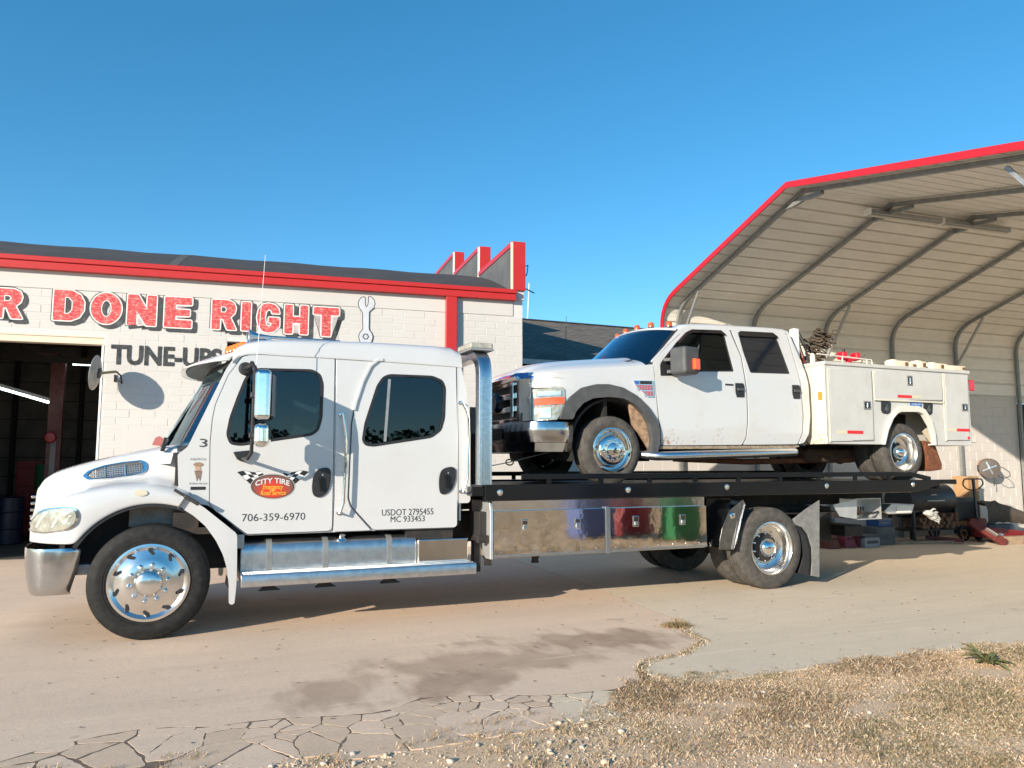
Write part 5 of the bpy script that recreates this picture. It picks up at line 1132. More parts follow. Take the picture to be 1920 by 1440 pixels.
for s_ in (1, -1):
    yy = DY-.002 if s_ > 0 else mir(DY-.002); t_ = .018*s_
    d1 = panel('front_door', D1, yy, t_, PAINT, tk, holes=[offs(W1, .012)], **bev)
    d2 = panel('rear_door', D2, yy, t_, PAINT, tk, holes=[offs(W2, .012)], **bev)
    panel('side_panel', MP, yy+s_*.004, t_*.7, PAINT, tk, bevel=.006)
    for nm, W_, d_ in (('front', W1, d1), ('rear', W2, d2)):
        panel('window_frame', offs(W_, .014), yy-s_*.003, .03*s_, BLACK, d_, holes=[offs(W_, -.014)], bevel=.005)
        mb = MB(); mb.prism(offs(W_, .0), yy+s_*.012, yy+s_*.015); mb.build('window_glass', GLASS, d_)
    for D_, d_ in ((D1, d1), (D2, d2)): panel('door_gap_ring', offs(D_, .006), yy+s_*.011, .006*s_, BLACK, d_, holes=[offs(D_, -.008)], bevel=0)  # black ring added behind each door edge to darken the gap
    if s_ > 0: DOOR1, DOOR2 = d1, d2
a_, b_ = B([(1010, 262)])[0], B([(985, 598)])[0]; MB().beam((a_[0], DY+.004, a_[1]), (b_[0], DY+.004, b_[1]), .026, .012, up=(0, 1, 0)).build('window_divider', GALV, DOOR2)
# raised door shoulder line ending under the handle
MB().beam(Vector((*B([(1372, 560)])[0], 0)).xzy if False else (B([(1376, 200)])[0][0], DY-.004, B([(1376, 200)])[0][1]), (B([(1378, 920)])[0][0], DY-.004, B([(1378, 920)])[0][1]), .006, .008, up=(0, 1, 0)).build('rear_seam_bead', PAINT, tk)
# rear corner post
RC = fillet(B([(1374, 185), (1392, 182), (1418, 300), (1438, 440), (1445, 560), (1445, 915), (1436, 930), (1385, 932), (1382, 560)]), .015, 3)
panel('rear_corner', RC, DY-.006, .06, PAINT, tk, bevel=.02, seg=3)
# drip moulding from roof down between the doors
dp = [B([q])[0] for q in [(975, 158), (945, 158), (905, 190), (865, 270), (828, 380), (815, 430)]]
MB().rtube([Vector((x, DY-.010, z)) for x, z in dp], [(-.012, -.016), (.010, -.016), (.010, .016), (-.012, .016)], (0, 1, 0)).build('door_moulding', PAINT, tk, bevel=.006)
# roof
st = [(436, 676, 662), (446, 667, 652), (462, 662, 644), (490, 661, 639), (530, 664, 637.5), (590, 667, 639), (640, 670, 640.5), (700, 674, 642.5), (760, 678, 646), (820, 682.5, 650), (850, 684.5, 653), (866, 687, 662)]
rows = []
for i, (px, yd, ys) in enumerate(st):
    X, zd = XZ('p', px, yd, DY); zs = XZ('p', px, ys, DY+.14)[1]; zs = max(zs, zd+.04); h = zs-zd
    e_ = .0 if i < len(st)-1 else .0
    sec = [(DY+.03, zd-.02), (DY-.010, zd-.018), (DY-.014, zd), (DY-.006, zd+h*.10), (DY+.004, zd+h*.22), (DY+.012, zd+h*.45), (DY+.035, zd+h*.72), (DY+.08, zd+h*.92), (DY+.16, zs+.005), (DY+.38, zs+.022), (YC, zs+.034)]
    rows.append(full(sec, X))
last = rows[-1]; rows.append([Vector((v.x+.012, v.y+(YC-v.y)*.03, v.z-.05)) for v in last]); 
MB().grid(rows).build('roof', PAINT, tk, ang=50)
xr = XZ('p', 866, 700, DY)[0]
mb = MB(); mb.box(xr-.01, xr+.012, DY+.03, mir(DY+.03), .95, XZ('p', 866, 690, DY)[1]+.07); mb.build('cab_back', PAINT, tk, bevel=.01)
xf = XZ('p', 352, 843, DY)[0]
mb = MB(); mb.box(xf+.05, xr, DY+.04, mir(DY+.04), .90, .96); mb.box(xf-.1, xf+.12, DY+.05, mir(DY+.05), .9, XZ('p', 352, 850, DY)[1]-.04); mb.build('cab_floor', DARK, tk, weld=False)
# windscreen
Bx, Bz = XZ('p', 356, 845, DY+.02); Tx, Tz = XZ('p', 436, 676, DY+.02)
def wsp(u, v, k=1.0):     # u -1..1 across, v 0..1 up
    t2 = 1-abs(u)**2.2
    return Vector((Bx+(Tx-Bx)*v-(.30-.12*v)*t2, YC+u*(YC-DY-.03)*k, Bz+(Tz-Bz)*v-.015*t2*v))
for s_ in (1,):
    MB().grid([[wsp(-.965+1.93*i/20, .04+.90*j/6) for i in range(21)] for j in range(7)]).build('windscreen', WGLASS, tk)
fr_ = []
for sgn in (-1, 1):
    MB().grid([[wsp(sgn*(1.0-k_*.045), v/8)+Vector((-.004, 0, 0)) for k_ in range(2)] for v in range(9)]).build('a_pillar_seal', BLACK, tk)
MB().grid([[wsp(-1+2*i/20, v)+Vector((-.004, 0, 0)) for i in range(21)] for v in (0, .06)]).build('lower_seal', BLACK, tk)
MB().grid([[wsp(-1+2*i/20, v)+Vector((-.004, 0, 0)) for i in range(21)] for v in (.92, 1.0)]).build('upper_seal', BLACK, tk)
MB().grid([[wsp(-1+2*i/20, 0)+Vector((dx, 0, dz)) for i in range(21)] for dx, dz in ((-.02, -.005), (-.14, -.02), (-.16, -.12))]).build('cowl', PAINT, tk)
for yy in (8.25, 9.3):
    mb = MB(); P0 = wsp((yy-YC)/1.07, 0)+Vector((-.03, 0, .01)); mb.tube([P0, P0+Vector((.02, -.25, .04)), P0+Vector((.05, -.38, .10))], .010, 6); mb.lathe([(0, .03), (.03, .03), (.03, -.03)], P0, (0, 0, 1), 10); mb.build('wiper', BLACK, tk)
q = XZ('a', 742, 500, 8.0); MB().beam((q[0]-.02, 8.0, q[1]-.09), (q[0]+.01, 8.0, q[1]+.04), .035, .04).build('hood_latch', BLACK, tk, bevel=.006)
q = XZ('a', 712, 490, 9.3); MB().prism([(q[0]-.06, q[1]-.06), (q[0]+.10, q[1]-.08), (q[0]+.07, q[1]+.0), (q[0]+.01, q[1]+.04), (q[0]-.03, q[1]+.02)], 9.3, 9.32).build('far_mirror_marker', M('pink_marker', (.45, .14, .12), .5), tk)
# sun visor
rows = []
for j in range(9):
    v = j/8; r_ = []
    for i in range(29):
        u = -1+2*i/28; a = min(1, abs(u)); e_ = max(0, 1-a**3.2)**.55; top = wsp(u*.985, 1.02); dep = .05+.25*e_
        x = top.x+.05-(dep+.03)*v; z = top.z+.075-.03*v-.075*v*v*(.5+.5*e_)-.02*(1-e_)*v
        r_.append(Vector((x, YC+(top.y-YC)*1.012, z)))
    rows.append(r_)
vz = MB().grid(rows).build('sun_visor', PAINT, tk, ang=60); q = vz.modifiers.new('th', 'SOLIDIFY'); q.thickness = .018; q.offset = 0
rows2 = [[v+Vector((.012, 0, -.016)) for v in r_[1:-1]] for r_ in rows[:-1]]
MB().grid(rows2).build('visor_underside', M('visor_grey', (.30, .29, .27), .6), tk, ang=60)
for i in range(5):
    qa, qb = XZ('x', 1095, 222, 8.25), XZ('x', 885, 285, 9.5); MB().lathe([(.055, -.03), (.053, .02), (.038, .045), (0, .055)], (qa[0]+(qb[0]-qa[0])*i/4, 8.25+1.25*i/4, qa[1]+(qb[1]-qa[1])*i/4-.015), (0, 0, 1), 18).build('roof_marker', AMBER, tk)
# roof horns
hx0, hz0 = XZ('x', 1190, 80, 8.35); hx1 = XZ('x', 1190+1350, 95, 8.35)[0]
for k_, (dy, l_) in enumerate(((0, 1), (.28, .8))):
    Y_ = 8.35+dy; MB().lathe([(.0, .06), (.02, .05), (.075, 0), (.082, -.012), (.074, -.004), (.045, .03), (.03, .09), (.018, .2), (.014, (hx1-hx0)*l_), (0, (hx1-hx0)*l_)][2:], (hx0, Y_, hz0), (1, 0, 0), 24).build('air_horn', ALU, tk)
    mb = MB(); mb.box(hx0+.18, hx0+.21, Y_-.02, Y_+.02, hz0-.10, hz0); mb.lathe([(0, 0), (.035, 0), (.035, .05), (0, .05)], (hx0+(hx1-hx0)*l_, Y_, hz0-.06), (0, 0, 1), 14); mb.box(hx0+(hx1-hx0)*l_-.015, hx0+(hx1-hx0)*l_+.015, Y_-.02, Y_+.02, hz0-.11, hz0); mb.build('horn_bracket', ALU, tk)
# interior
SEATM = M('grey_green_seat', (.17, .20, .18), .7, 0, 0, (9, (.12, .14, .13), .4, .7)); DASH = M('dashboard', (.07, .075, .075), .6)
mb = MB(); mb.prism([(Bx-.1, 1.2), (Bx+.42, 1.2), (Bx+.40, Bz-.10), (Bx+.15, Bz-.01), (Bx-.1, Bz-.03)], DY+.08, mir(DY+.08)); mb.build('dashboard', DASH, tk, bevel=.02)
sx0 = B([(235, 500)])[0]
MB().tube([Vector((sx0[0]+.18*0-.06*math.sin(a)*0+.12*math.sin(a)*.5, 8.25+.21*math.cos(a), sx0[1]+.0+.19*math.sin(a))) for a in [i*math.tau/24 for i in range(24)]], .016, 8, closed=True).build('steering_wheel', BLACK, tk)
MB().beam((sx0[0], 8.25, sx0[1]), (Bx+.2, 8.25, 1.5), .05, .05).build('steering_column', BLACK, tk)
for sxx in (.95, 2.0):
    for yy in (8.2, 9.55):
        c_ = MB().box(sxx, sxx+.5, yy-.25, yy+.25, 1.25, 1.45).build('seat', SEATM, tk, bevel=.05, seg=3)
        mb = MB(); mb.prism([(sxx+.42, 1.42), (sxx+.60, 1.42), (sxx+.70, 2.12), (sxx+.58, 2.14)], yy-.24, yy+.24); mb.build('seat_back', SEATM, c_, bevel=.05, seg=3)
        MB().box(sxx+.60, sxx+.71, yy-.13, yy+.13, 2.13, 2.33).build('headrest', SEATM, c_, bevel=.03, seg=3)
mb = MB(); mb.prism([(.40, 1.05), (xr-.02, 1.05), (xr-.02, 1.75), (.40, 1.75)], DY+.052, DY+.07, holes=[]); mb.box(.4, xr-.03, mir(DY+.07), mir(DY+.052), 1.05, 1.75); mb.build('door_cards', DASH, tk, weld=False)
q = B([(1000, 600)])[0]
# mirror set
MY = 7.43; tp = XZ('b', 285, 182, MY); bt_ = XZ('b', 262, 690, MY)
ms = MB().tube([(tp[0]-.03, MY, tp[1]+.01), (tp[0], MY, tp[1]-.03), (bt_[0], MY, bt_[1]+.05), (bt_[0]-.03, MY+.02, bt_[1]), (XZ('b', 215, 690, 7.72)[0], 7.72, XZ('b', 215, 690, 7.72)[1])], .017, 10).build('mirror_mount', BLACK, tk)
u0 = XZ('b', 232, 205, DY-.03)
MB().lathe([(0, .03), (.045, .025), (.065, 0), (.06, -.02)], (u0[0], DY-.02, u0[1]), (0, -1, 0), 20).build('upper_bracket', BLACK, ms)
MB().tube([(u0[0], DY-.03, u0[1]), (u0[0]+.05, 7.6, u0[1]+.02), (tp[0]-.03, MY, tp[1]+.01)], .022, 8).build('upper_arm', BLACK, ms)
l0 = XZ('b', 200, 668, DY-.02); MB().prism(XZs('b', [(163, 655), (265, 645), (245, 680), (215, 710), (185, 695)], DY-.02), DY-.06, DY-.004).build('lower_bracket', BLACK, ms, bevel=.012)
def rbox(name, x0, x1, y0, y1, z0, z1, m, parent, r, tilt=0, seg=4):
    mb = MB(); mb.box(-(x1-x0)/2, (x1-x0)/2, -(y1-y0)/2, (y1-y0)/2, -(z1-z0)/2, (z1-z0)/2)
    mb.move(Matrix.Translation(((x0+x1)/2, (y0+y1)/2, (z0+z1)/2)) @ Matrix.Rotation(tilt, 4, 'Z')); return mb.build(name, m, parent, bevel=r, seg=seg)
a_, b_ = XZ('b', 288, 214, MY-.02), XZ('b', 378, 486, MY-.02)
mh = rbox('mirror_head', a_[0]+.01, b_[0]-.01, MY-.17, MY+.10, b_[1], a_[1], CHROME, ms, .045, R(-14))
rbox('mirror_glass', b_[0]-.0, b_[0]+.006, MY-.13, MY+.07, b_[1]+.04, a_[1]-.04, GALV, mh, .002, R(-14), 1)
a_, b_ = XZ('b', 278, 497, MY-.02), XZ('b', 368, 632, MY-.02)
rbox('convex_mirror_head', a_[0]+.01, b_[0]-.01, MY-.14, MY+.09, b_[1], a_[1], CHROME, ms, .058, R(-14))
for yy in ((278, 348), (268, 565)):
    q = XZ('b', *yy, MY); MB().box(q[0]-.03, q[0]+.05, MY-.03, MY+.03, q[1]-.025, q[1]+.025).build('clamp', BLACK, ms, bevel=.008)
at_, ab_ = XZ('p', 498, 477, MY), XZ('p', 480, 692, MY); MB().tube([(ab_[0], MY, ab_[1]-.02), (at_[0], MY+.02, at_[1])], [.004, .002], 5).build('antenna', WHITE, tk)
# door handles
for H_, d_ in (([(600, 770), (632, 742), (690, 738), (693, 800), (682, 860), (652, 893), (618, 903), (592, 885), (588, 830)], DOOR1), ([(1276, 772), (1302, 739), (1364, 733), (1368, 790), (1352, 850), (1322, 880), (1282, 886), (1273, 840)], DOOR2)):
    o_ = chai(B(H_, DY), 2); h1 = panel('door_handle', o_, DY-.016, .012, BLACK, d_, bevel=.005); c_ = cen(o_)
    MB().beam((c_[0]-.012, DY-.034, c_[1]+.065), (c_[0]+.004, DY-.034, c_[1]-.075), .030, .020, up=(0, 1, 0)).build('pull', GBLACK, h1, bevel=.007)
    MB().lathe([(0, .006), (.010, .005), (.011, 0)], (c_[0]+.012, DY-.017, c_[1]+.082), (0, -1, 0), 12).build('lock', ALU, h1)
# grab bars
for P_ in ([(757, 452), (768, 520), (774, 600), (770, 740), (762, 930), (742, 985)], [(1402, 388), (1422, 425), (1436, 470), (1438, 600), (1432, 800), (1408, 870)]):
    q = [XZ('b', x, y, DY-.07) for x, y in P_]; pth = [Vector((q[0][0], DY, q[0][1]))]+[Vector((x, DY-.07, z)) for x, z in q]+[Vector((q[-1][0], DY, q[-1][1]))]
    g_ = MB().tube(pth, .014, 10).build('grab_bar', CHROME, tk)
    for q_ in (pth[0], pth[-1]): MB().lathe([(.026, 0), (.024, .008), (0, .010)], q_+Vector((0, -.002, 0)), (0, -1, 0), 14).build('bar_foot', CHROME, g_)
# lettering
DP = lambda a, b, e_: (a, DY-.0035-e_, b)
def tbox(c, x0, x1, y0, y1, Y=DY):   # pixel box with the slope of the truck's long lines
    a0 = XZ(c, x0, (y0+y1)/2, Y)[0]; a1 = XZ(c, x1, (y0+y1)/2, Y)[0]; zt = XZ(c, (x0+x1)/2, y0, Y)[1]; zb = XZ(c, (x0+x1)/2, y1, Y)[1]; return (a0, a1, zb, zt)
LT = M('grey_black_lettering', (.045, .05, .05), .5)
text('phone_number', '706-359-6970', tbox('b', 212, 553, 986, 1026), LT, DOOR1, DP, bold=-.004)
text('usdot_number', 'USDOT 2795455', tbox('b', 967, 1245, 962, 996), LT, DOOR2, DP, bold=.0)
text('mc_number', 'MC 933453', tbox('b', 1014, 1198, 1000, 1032), LT, DOOR2, DP, bold=.0)
CP = lambda a, b, e_: (a, DY+.0165-e_, b)
text('unit_number', '3', tbox('w', 1165, 1250, 1216, 1308, DY+.02), LT, tk, CP, bold=.0)
text('motto_top', 'In God We Trust', tbox('a', 857, 928, 572, 583, DY+.02), LT, tk, CP)
text('motto_bottom', 'All Others Pay Cash', tbox('a', 850, 932, 683, 694, DY+.02), LT, tk, CP)
a_ = tbox('a', 857, 924, 702, 716, DY+.02); MB().box(a_[0], a_[1], DY+.0155, DY+.0185, a_[2], a_[3]).build('black_plate', BLACK, tk)
for pts, m_ in (([(868, 603), (878, 594), (898, 592), (913, 597), (915, 606), (900, 612), (880, 612)], M('hat_tan', (.30, .20, .13), .7)), ([(878, 612), (902, 612), (904, 625), (892, 634), (880, 628)], M('sticker_skin', (.50, .30, .20), .7)), ([(874, 630), (908, 630), (904, 652), (900, 678), (892, 655), (886, 680), (880, 652)], M('sticker_brown', (.22, .15, .11), .7))):
    MB().sheet(XZs('a', pts, DY+.02), T=lambda a, b: (a, DY+.0160, b)).build('cowboy_sticker', m_, tk, flat=True)
# oval badge with flags
OV, t, b = newmat('oval_badge_print'); g = nod(t, 'ShaderNodeNewGeometry').outputs['Position']; oc = XZ('l', 875, 500, DY); oc2 = XZ('l', 870, 560, DY)
mp = mapping(t, g, (1, 0, 1.35), loc=(-oc2[0], 0, -oc2[1]*1.35)); vm = nod(t, 'ShaderNodeVectorMath', operation='LENGTH'); t.links.new(mp, vm.inputs[0])
rp = nod(t, 'ShaderNodeValToRGB'); el = rp.color_ramp.elements; el[0].position = 0; el[0].color = (.85, .30, .10, 1); el[1].position = .19; el[1].color = (.16, .085, .07, 1)
e_ = el.new(.035); e_.color = (.72, .05, .02, 1); e_ = el.new(.10); e_.color = (.52, .05, .03, 1)
t.links.new(vm.outputs['Value'], rp.inputs[0]); t.links.new(rp.outputs[0], b.inputs['Base Color']); b.inputs['Roughness'].default_value = .35
def lay(name, pts, m, d, c='l', par=None): return MB().sheet(XZs(c, pts, DY), T=lambda a, b_: (a, DY-.002-d, b_)).build(name, m, par or DOOR1, flat=True)
BLK, WHT = M('print_black', (.02, .02, .022), .4), M('print_white', (.72, .72, .72), .4)
def flag(P00, P10, P01, P11):      # checkered pennant, 4 x 3 cells, with a bulge
    def at_(u, v): 
        x = (1-u)*(1-v)*P00[0]+u*(1-v)*P10[0]+(1-u)*v*P01[0]+u*v*P11[0]; y = (1-u)*(1-v)*P00[1]+u*(1-v)*P10[1]+(1-u)*v*P01[1]+u*v*P11[1]-28*math.sin(u*math.pi*2)*.6; return (x, y)
    bd = [at_(u/8, 0) for u in range(9)]+[at_(1, 1)]+[at_(1-u/8, 1) for u in range(9)]
    lay('flag', offs(bd, 7), M('flag_edge', (.16, .17, .18), .5), .0)
    lay('flag_cells', bd, WHT, .0008)
    for i in range(4):
        for j in range(3):
            if (i+j) % 2 == 0: lay('flag_cell', [at_((i+k/3)/4, j/3) for k in range(4)]+[at_((i+1-k/3)/4, (j+1)/3) for k in range(4)], BLK, .0016)
flag((250, 245), (660, 228), (480, 455), (740, 320)); flag((1515, 240), (1110, 225), (1285, 445), (1030, 300))
lay('oval_rim', ell(875, 500, 402, 228, 48), M('badge_rim', (.42, .40, .37), .4), .0024)
lay('oval_line', ell(875, 500, 388, 214, 48), BLK, .0030); lay('oval_badge', ell(875, 500, 372, 204, 48), OV, .0036)
bp_ = lambda a, b_, e__: (a, DY-.0062-e__, b_)
tb_ = tbox('l', 565, 1180, 345, 440); text('badge_name', 'CITY TIRE', tb_, WHT, DOOR1, bp_, bold=.015, arc=.030)
YEL = M('print_yellow', (.85, .55, .04), .4)
text('badge_line', 'Emergency', tbox('l', 695, 1065, 465, 575), YEL, DOOR1, bp_, shear=.3, bold=.0); text('badge_line', 'Road Service', tbox('l', 655, 1110, 570, 655), YEL, DOOR1, bp_, shear=.3, bold=.0)
# ---- fuel tank, battery box, running board
ty0 = DY+.02; x0_, zt = XZ('b', 205, 1158, ty0); x1_, _ = XZ('b', 1158, 1110, ty0); zb = XZ('b', 210, 1290, ty0)[1]-.12; zc = (zt+zb)/2+.02; rt_ = (zt-zb)/2+.02
TANKM = M('dull_tank_aluminium', (.70, .70, .69), .34, 1, 0, (12, (.52, .53, .53), .4, .7), (7, .2, .015))
TP = fillet([(ty0, zc-rt_), (ty0+.52, zc-rt_), (ty0+.52, zc+rt_), (ty0, zc+rt_)], .13, 8); tn = MB().prism(TP, x0_, x1_, axis='x').build('fuel_tank', TANKM, tk, bevel=.015, ang=50)
for bx_ in (360, 665, 1010):
    X = XZ('b', bx_, 1200, ty0)[0]; MB().prism(offs(TP, .006), X-.027, X+.027, axis='x').build('tank_strap', GALVD, tn)
X, z_ = XZ('b', 750, 1135, ty0+.05); c0 = Vector((X, ty0+.06, zc+rt_-.025)); MB().lathe([(.055, -.02), (.055, .015), (.045, .02), (.03, .03), (.03, .06), (0, .062)], c0, (0, -.62, .78), 18).build('filler_cap', CHROME, tn)
bx0, bz1 = XZ('b', 1160, 1128, DY-.02); bx1, _ = XZ('b', 1435, 1122, DY-.02)
MB().box(bx0+.01, bx1, DY-.02, DY+.42, zb+.05, bz1).build('battery_box', STEEL, tk, bevel=.015)
MB().box(bx0-.1, bx1-.15, DY+.05, DY+.6, bz1, bz1+.14).build('step_bracket', DARK, tk)
SY = 7.58; sx0, sz0 = XZ('b', 208, 1320, SY); sx1, sz1 = XZ('b', 1478, 1252, SY); stz = (sz0+sz1)/2
mb = MB(); mb.prism([(SY+.015, stz), (SY+.25, stz), (SY+.25, stz-.02), (SY+.03, stz-.02), (SY+.03, stz-.10), (SY+.0, stz-.115), (SY-.004, stz-.10), (SY-.004, stz-.02), (SY+.004, stz-.004)], sx0, sx1, axis='x'); rb_ = mb.build('running_board', TANKM, tk, bevel=.004)
mb = MB()
n_ = int((sx1-sx0)/.032)
for i in range(n_):
    for j in range(4): X = sx0+.03+i*.032; mb.obox((X+(j % 2)*.012, SY+.04+j*.05, stz+.002), (1, .7 if j % 2 else -.7, 0), (0, 0, 1), (.5, 1, 0), .010, .0025, .003)
tag(mb.build('tread_pattern', CHROME, rb_, weld=False), kind='stuff')
for X in [XZ('b', q, 1390, SY+.1)[0] for q in (350, 655, 1005)]:
    mb = MB(); mb.prism([(X-.06, stz-.02), (X+.06, stz-.02), (X+.07, stz-.14), (X+.12, stz-.17), (X-.08, stz-.17), (X-.03, stz-.13)], SY+.10, SY+.16); mb.box(X-.02, X+.02, SY+.1, YC-.4, stz-.07, stz-.03); mb.build('board_bracket', DARK, tk, weld=False)
mb = MB(); mb.box(x0_-.04, x0_+.03, DY, DY+.12, zt-.03, zt+.10); mb.build('tank_end_bracket', GALV, tk, bevel=.006)
# ---- head board arch
px0 = XZ('y', 215, 1300, BY+.04)[0]; px1 = XZ('y', 362, 1300, BY+.04)[0]; pz0 = 1.33; pz1 = XZ('y', 280, 200, BY+.06)[1]
def archp(d): return [Vector((0, BY+.01+d, pz0)), Vector((0, BY+.01+d, pz1-.32))]+[Vector((0, y, z)) for y, z in arc((BY+.01+d, pz1-.32), (BY+.01+d, pz1-d), (BY+.34, pz1-d), 8)]+[Vector((0, mir(BY+.34), pz1-d))]+[Vector((0, y, z)) for y, z in arc((mir(BY+.34), pz1-d), (mir(BY+.01+d), pz1-d), (mir(BY+.01+d), pz1-.32), 8)]+[Vector((0, mir(BY+.01+d), pz0))]
w_ = px1-px0
prof = [(0, -.05)]+[(w_*(.5-.5*math.cos(math.pi*i/12)), .05-(.004 if i % 2 else 0)) for i in range(13)]+[(w_, -.05)]
mb = MB(); mb.rtube([v+Vector((px0, 0, 0)) for v in archp(.05)], [(a, b_) for a, b_ in prof], (1, 0, 0)); ar = mb.build('headboard_arch', ALU, tk, ang=25)
q = XZ('y', 225, 150, BY+.15); rbox('beacon_bar', px0-.06, px1+.06, BY+.12, BY+.55, pz1+.005, pz1+.075, M('beacon_lens', (.30, .29, .24), .2, 0, .8, (14, (.48, .46, .38), .4, .7)), ar, .02, 0, 3)
mb = MB(); mb.box(px0-.06, px1+.06, BY+.10, BY+.57, pz1-.012, pz1+.005); mb.build('beacon_base', GALV, ar)
mb = MB(); mb.box(px0+.03, px1-.02, BY+.3, mir(BY+.3), pz0, pz0+.55)
for yy in [BY+.4+i*.25 for i in range(9)]: mb.box(px0+.05, px1-.03, yy, yy+.03, pz0+.55, pz0+.85)
mb.build('headboard_screen', GBLACK, ar, weld=False)
q = XZ('y', 95, 420, BY+.5); MB().lathe([(0, .03), (.05, .03), (.07, 0), (.05, -.03), (0, -.03)], (px0-.05, BY+.55, pz1-.18), (1, 0, 0), 18).build('work_lamp', BLACK, ar)
# ---- bed
bz1 = 1.333; bz0 = XZ('t', 500, 452, BY)[1]; bxa = XZ('t', 190, 345, BY)[0]; bxb = XZ('v', 880, 450, BY)[0]; bxe = XZ('v', 1285, 405, BY)[0]
for s_ in (1, -1):
    yy = BY if s_ > 0 else mir(BY)
    out = [(bxa, bz0), (bxb-.05, bz0), (bxb+.22, bz0+.035), (bxb+.55, bz0+.11), (bxe, bz1-.07), (bxe, bz1), (bxa, bz1)]
    panel('side_beam', out, yy, .09*s_, GBLACK, tk, bevel=.012, seg=3)
DECK = M('deck_steel', (.06, .055, .05), .5, .5, 0, (5, (.12, .10, .085), .4, .75), (20, .2, .01))
mb = MB(); mb.box(bxa, bxe, BY+.092, mir(BY+.092), bz1-.05, bz1-.025); mb.build('deck', DECK, tk)
for i in range(int((bxe-bxa)/.42)):
    X = bxa+.2+i*.42; MB().box(X, X+.06, BY+.1, mir(BY+.1), bz0+.04, bz1-.051).build('cross_member', DARK, tk)
mb = MB(); mb.box(bxa+.15, bxe-.6, YC-.5, YC-.38, .98, bz0+.05); mb.box(bxa+.15, bxe-.6, YC+.38, YC+.5, .98, bz0+.05); mb.build('subframe', DARK, tk, weld=False)
rz1 = XZ('t', 700, 262, BY+.03)[1]; ra = XZ('t', 455, 280, BY+.03)[0]; rb2 = XZ('u', 1255, 72, BY+.03)[0]; rb3 = XZ('u', 1375, 118, BY+.03)[0]
for s_ in (1, -1):
    yy = BY+.035 if s_ > 0 else mir(BY+.035)
    rl_ = MB().rtube([Vector((ra, yy, rz1-.03)), Vector((rb2, yy, rz1-.03)), Vector((rb3, yy, bz1+.01))], [(-.02, -.03), (.02, -.03), (.02, .03), (-.02, .03)], (0, 1, 0)).build('side_rail', GBLACK, tk, bevel=.006)
    for (c_, q) in (('t', 650), ('t', 1025), ('t', 1375), ('t', 1705), ('u', 262), ('u', 505), ('u', 728), ('u', 940), ('u', 1135)):
        X = XZ(c_, q, 300 if c_ == 't' else 100, BY+.03)[0]; MB().box(X-.028, X+.028, yy-.012, yy+.012, bz1+.001, rz1-.06).build('rail_post', GBLACK, rl_)
for (c_, x, y) in (('t', 295, 397), ('t', 1217, 378), ('p', 1362, 913), ('p', 1549, 911), ('u', 1272, 150)):
    X, z_ = XZ(c_, x, y, BY); ml = MB().lathe([(.034, 0), (.034, .010), (.027, .012), (.026, .004)], (X, BY, z_), (0, -1, 0), 24).build('marker_light', CHROME, tk)
    MB().lathe([(.027, .004), (.020, .014), (0, .017)], (X, BY, z_), (0, -1, 0), 20).build('clear_lens', LENS, ml)
X, z_ = XZ('t', 150, 400, BY); MB().box(bxa-.14, bxa, BY+.02, BY+.5, bz0+.05, bz1-.02).build('bed_front_beam', GBLACK, tk, bevel=.01)
# ---- tool boxes
TBY = 7.66; ta, tz1 = XZ('t', 248, 530, TBY); tb1_ = XZ('t', 1052, 500, TBY)[0]; tb2_ = XZ('t', 1085, 500, TBY)[0]; te = XZ('t', 1780, 480, TBY)[0]; tz0 = XZ('t', 660, 850, TBY)[1]
MB().box(ta, te, TBY+.03, TBY+.55, tz0-.005, bz0-.005).build('toolbox_shell', STEEL, tk, bevel=.004)
MB().prism([(TBY+.56, bz0-.01), (TBY+.03, bz0-.01), (TBY-.01, tz1-.0), (TBY-.01, tz0-.01), (TBY+.14, tz0-.01), (TBY+.56, tz0+.3)], ta-.035, ta-.002, axis='x').build('toolbox_end_plate', M('bright_aluminium_plate', (.72, .73, .73), .42, .7, 0, (7, (.60, .61, .61), .4, .7)), tk, bevel=.004)
MIRR = M('mirror_polished_steel', (.80, .785, .76), .05, 1, 0, None, (2.2, .12, .02))
for x0_, x1_ in ((ta+.006, tb1_), (tb2_, te-.004)):
    d_ = MB().box(x0_, x1_, TBY-.008, TBY+.025, tz0+.012, tz1).build('toolbox_door', MIRR, tk, bevel=.006)
    MB().box(x0_, x1_, TBY-.014, TBY-.0085, tz0+.010, tz0+.030).build('door_hem', ALU, d_)
    for i in range(7): X = x0_+(x1_-x0_)*(i+.4)/7; MB().lathe([(.012, 0), (.008, .005), (0, .006)], (X, TBY-.014, tz0+.055), (0, -1, 0), 10).build('rivet', STEEL, d_)
    for i in range(2):
        X = XZ('t', ((472, 852), (1272, 1608))[x0_ > ta+1][i], 620, TBY)[0]; zl = XZ('t', 472, 590 if x0_ < ta+1 else 560, TBY)[1]-.02; z2 = tz0+(tz1-tz0)*.68
        l_ = MB().box(X-.038, X+.038, TBY-.022, TBY-.0085, z2-.06, z2+.06).build('paddle_latch', CHROME, d_, bevel=.006); MB().box(X-.024, X+.024, TBY-.030, TBY-.0225, z2-.045, z2+.0).build('paddle', ALU, l_, bevel=.004)
        MB().box(X-.026, X+.026, TBY-.0235, TBY-.0225, z2+.008, z2+.045).build('latch_recess', BLACK, l_)
MB().box(tb1_+.004, tb2_-.004, TBY-.012, TBY+.02, tz0-.01, tz1+.015).build('centre_post', ALU, tk, bevel=.004)
mb = MB(); mb.box(ta-.12, ta-.03, TBY+.1, TBY+.4, .75, 1.04); mb.box(ta-.16, ta-.04, TBY+.02, TBY+.10, .72, .80); mb.box(ta-.14, ta-.06, TBY+.2, TBY+.3, .4, .75); mb.build('hydraulic_valve', DARK, tk, weld=False, bevel=.008)
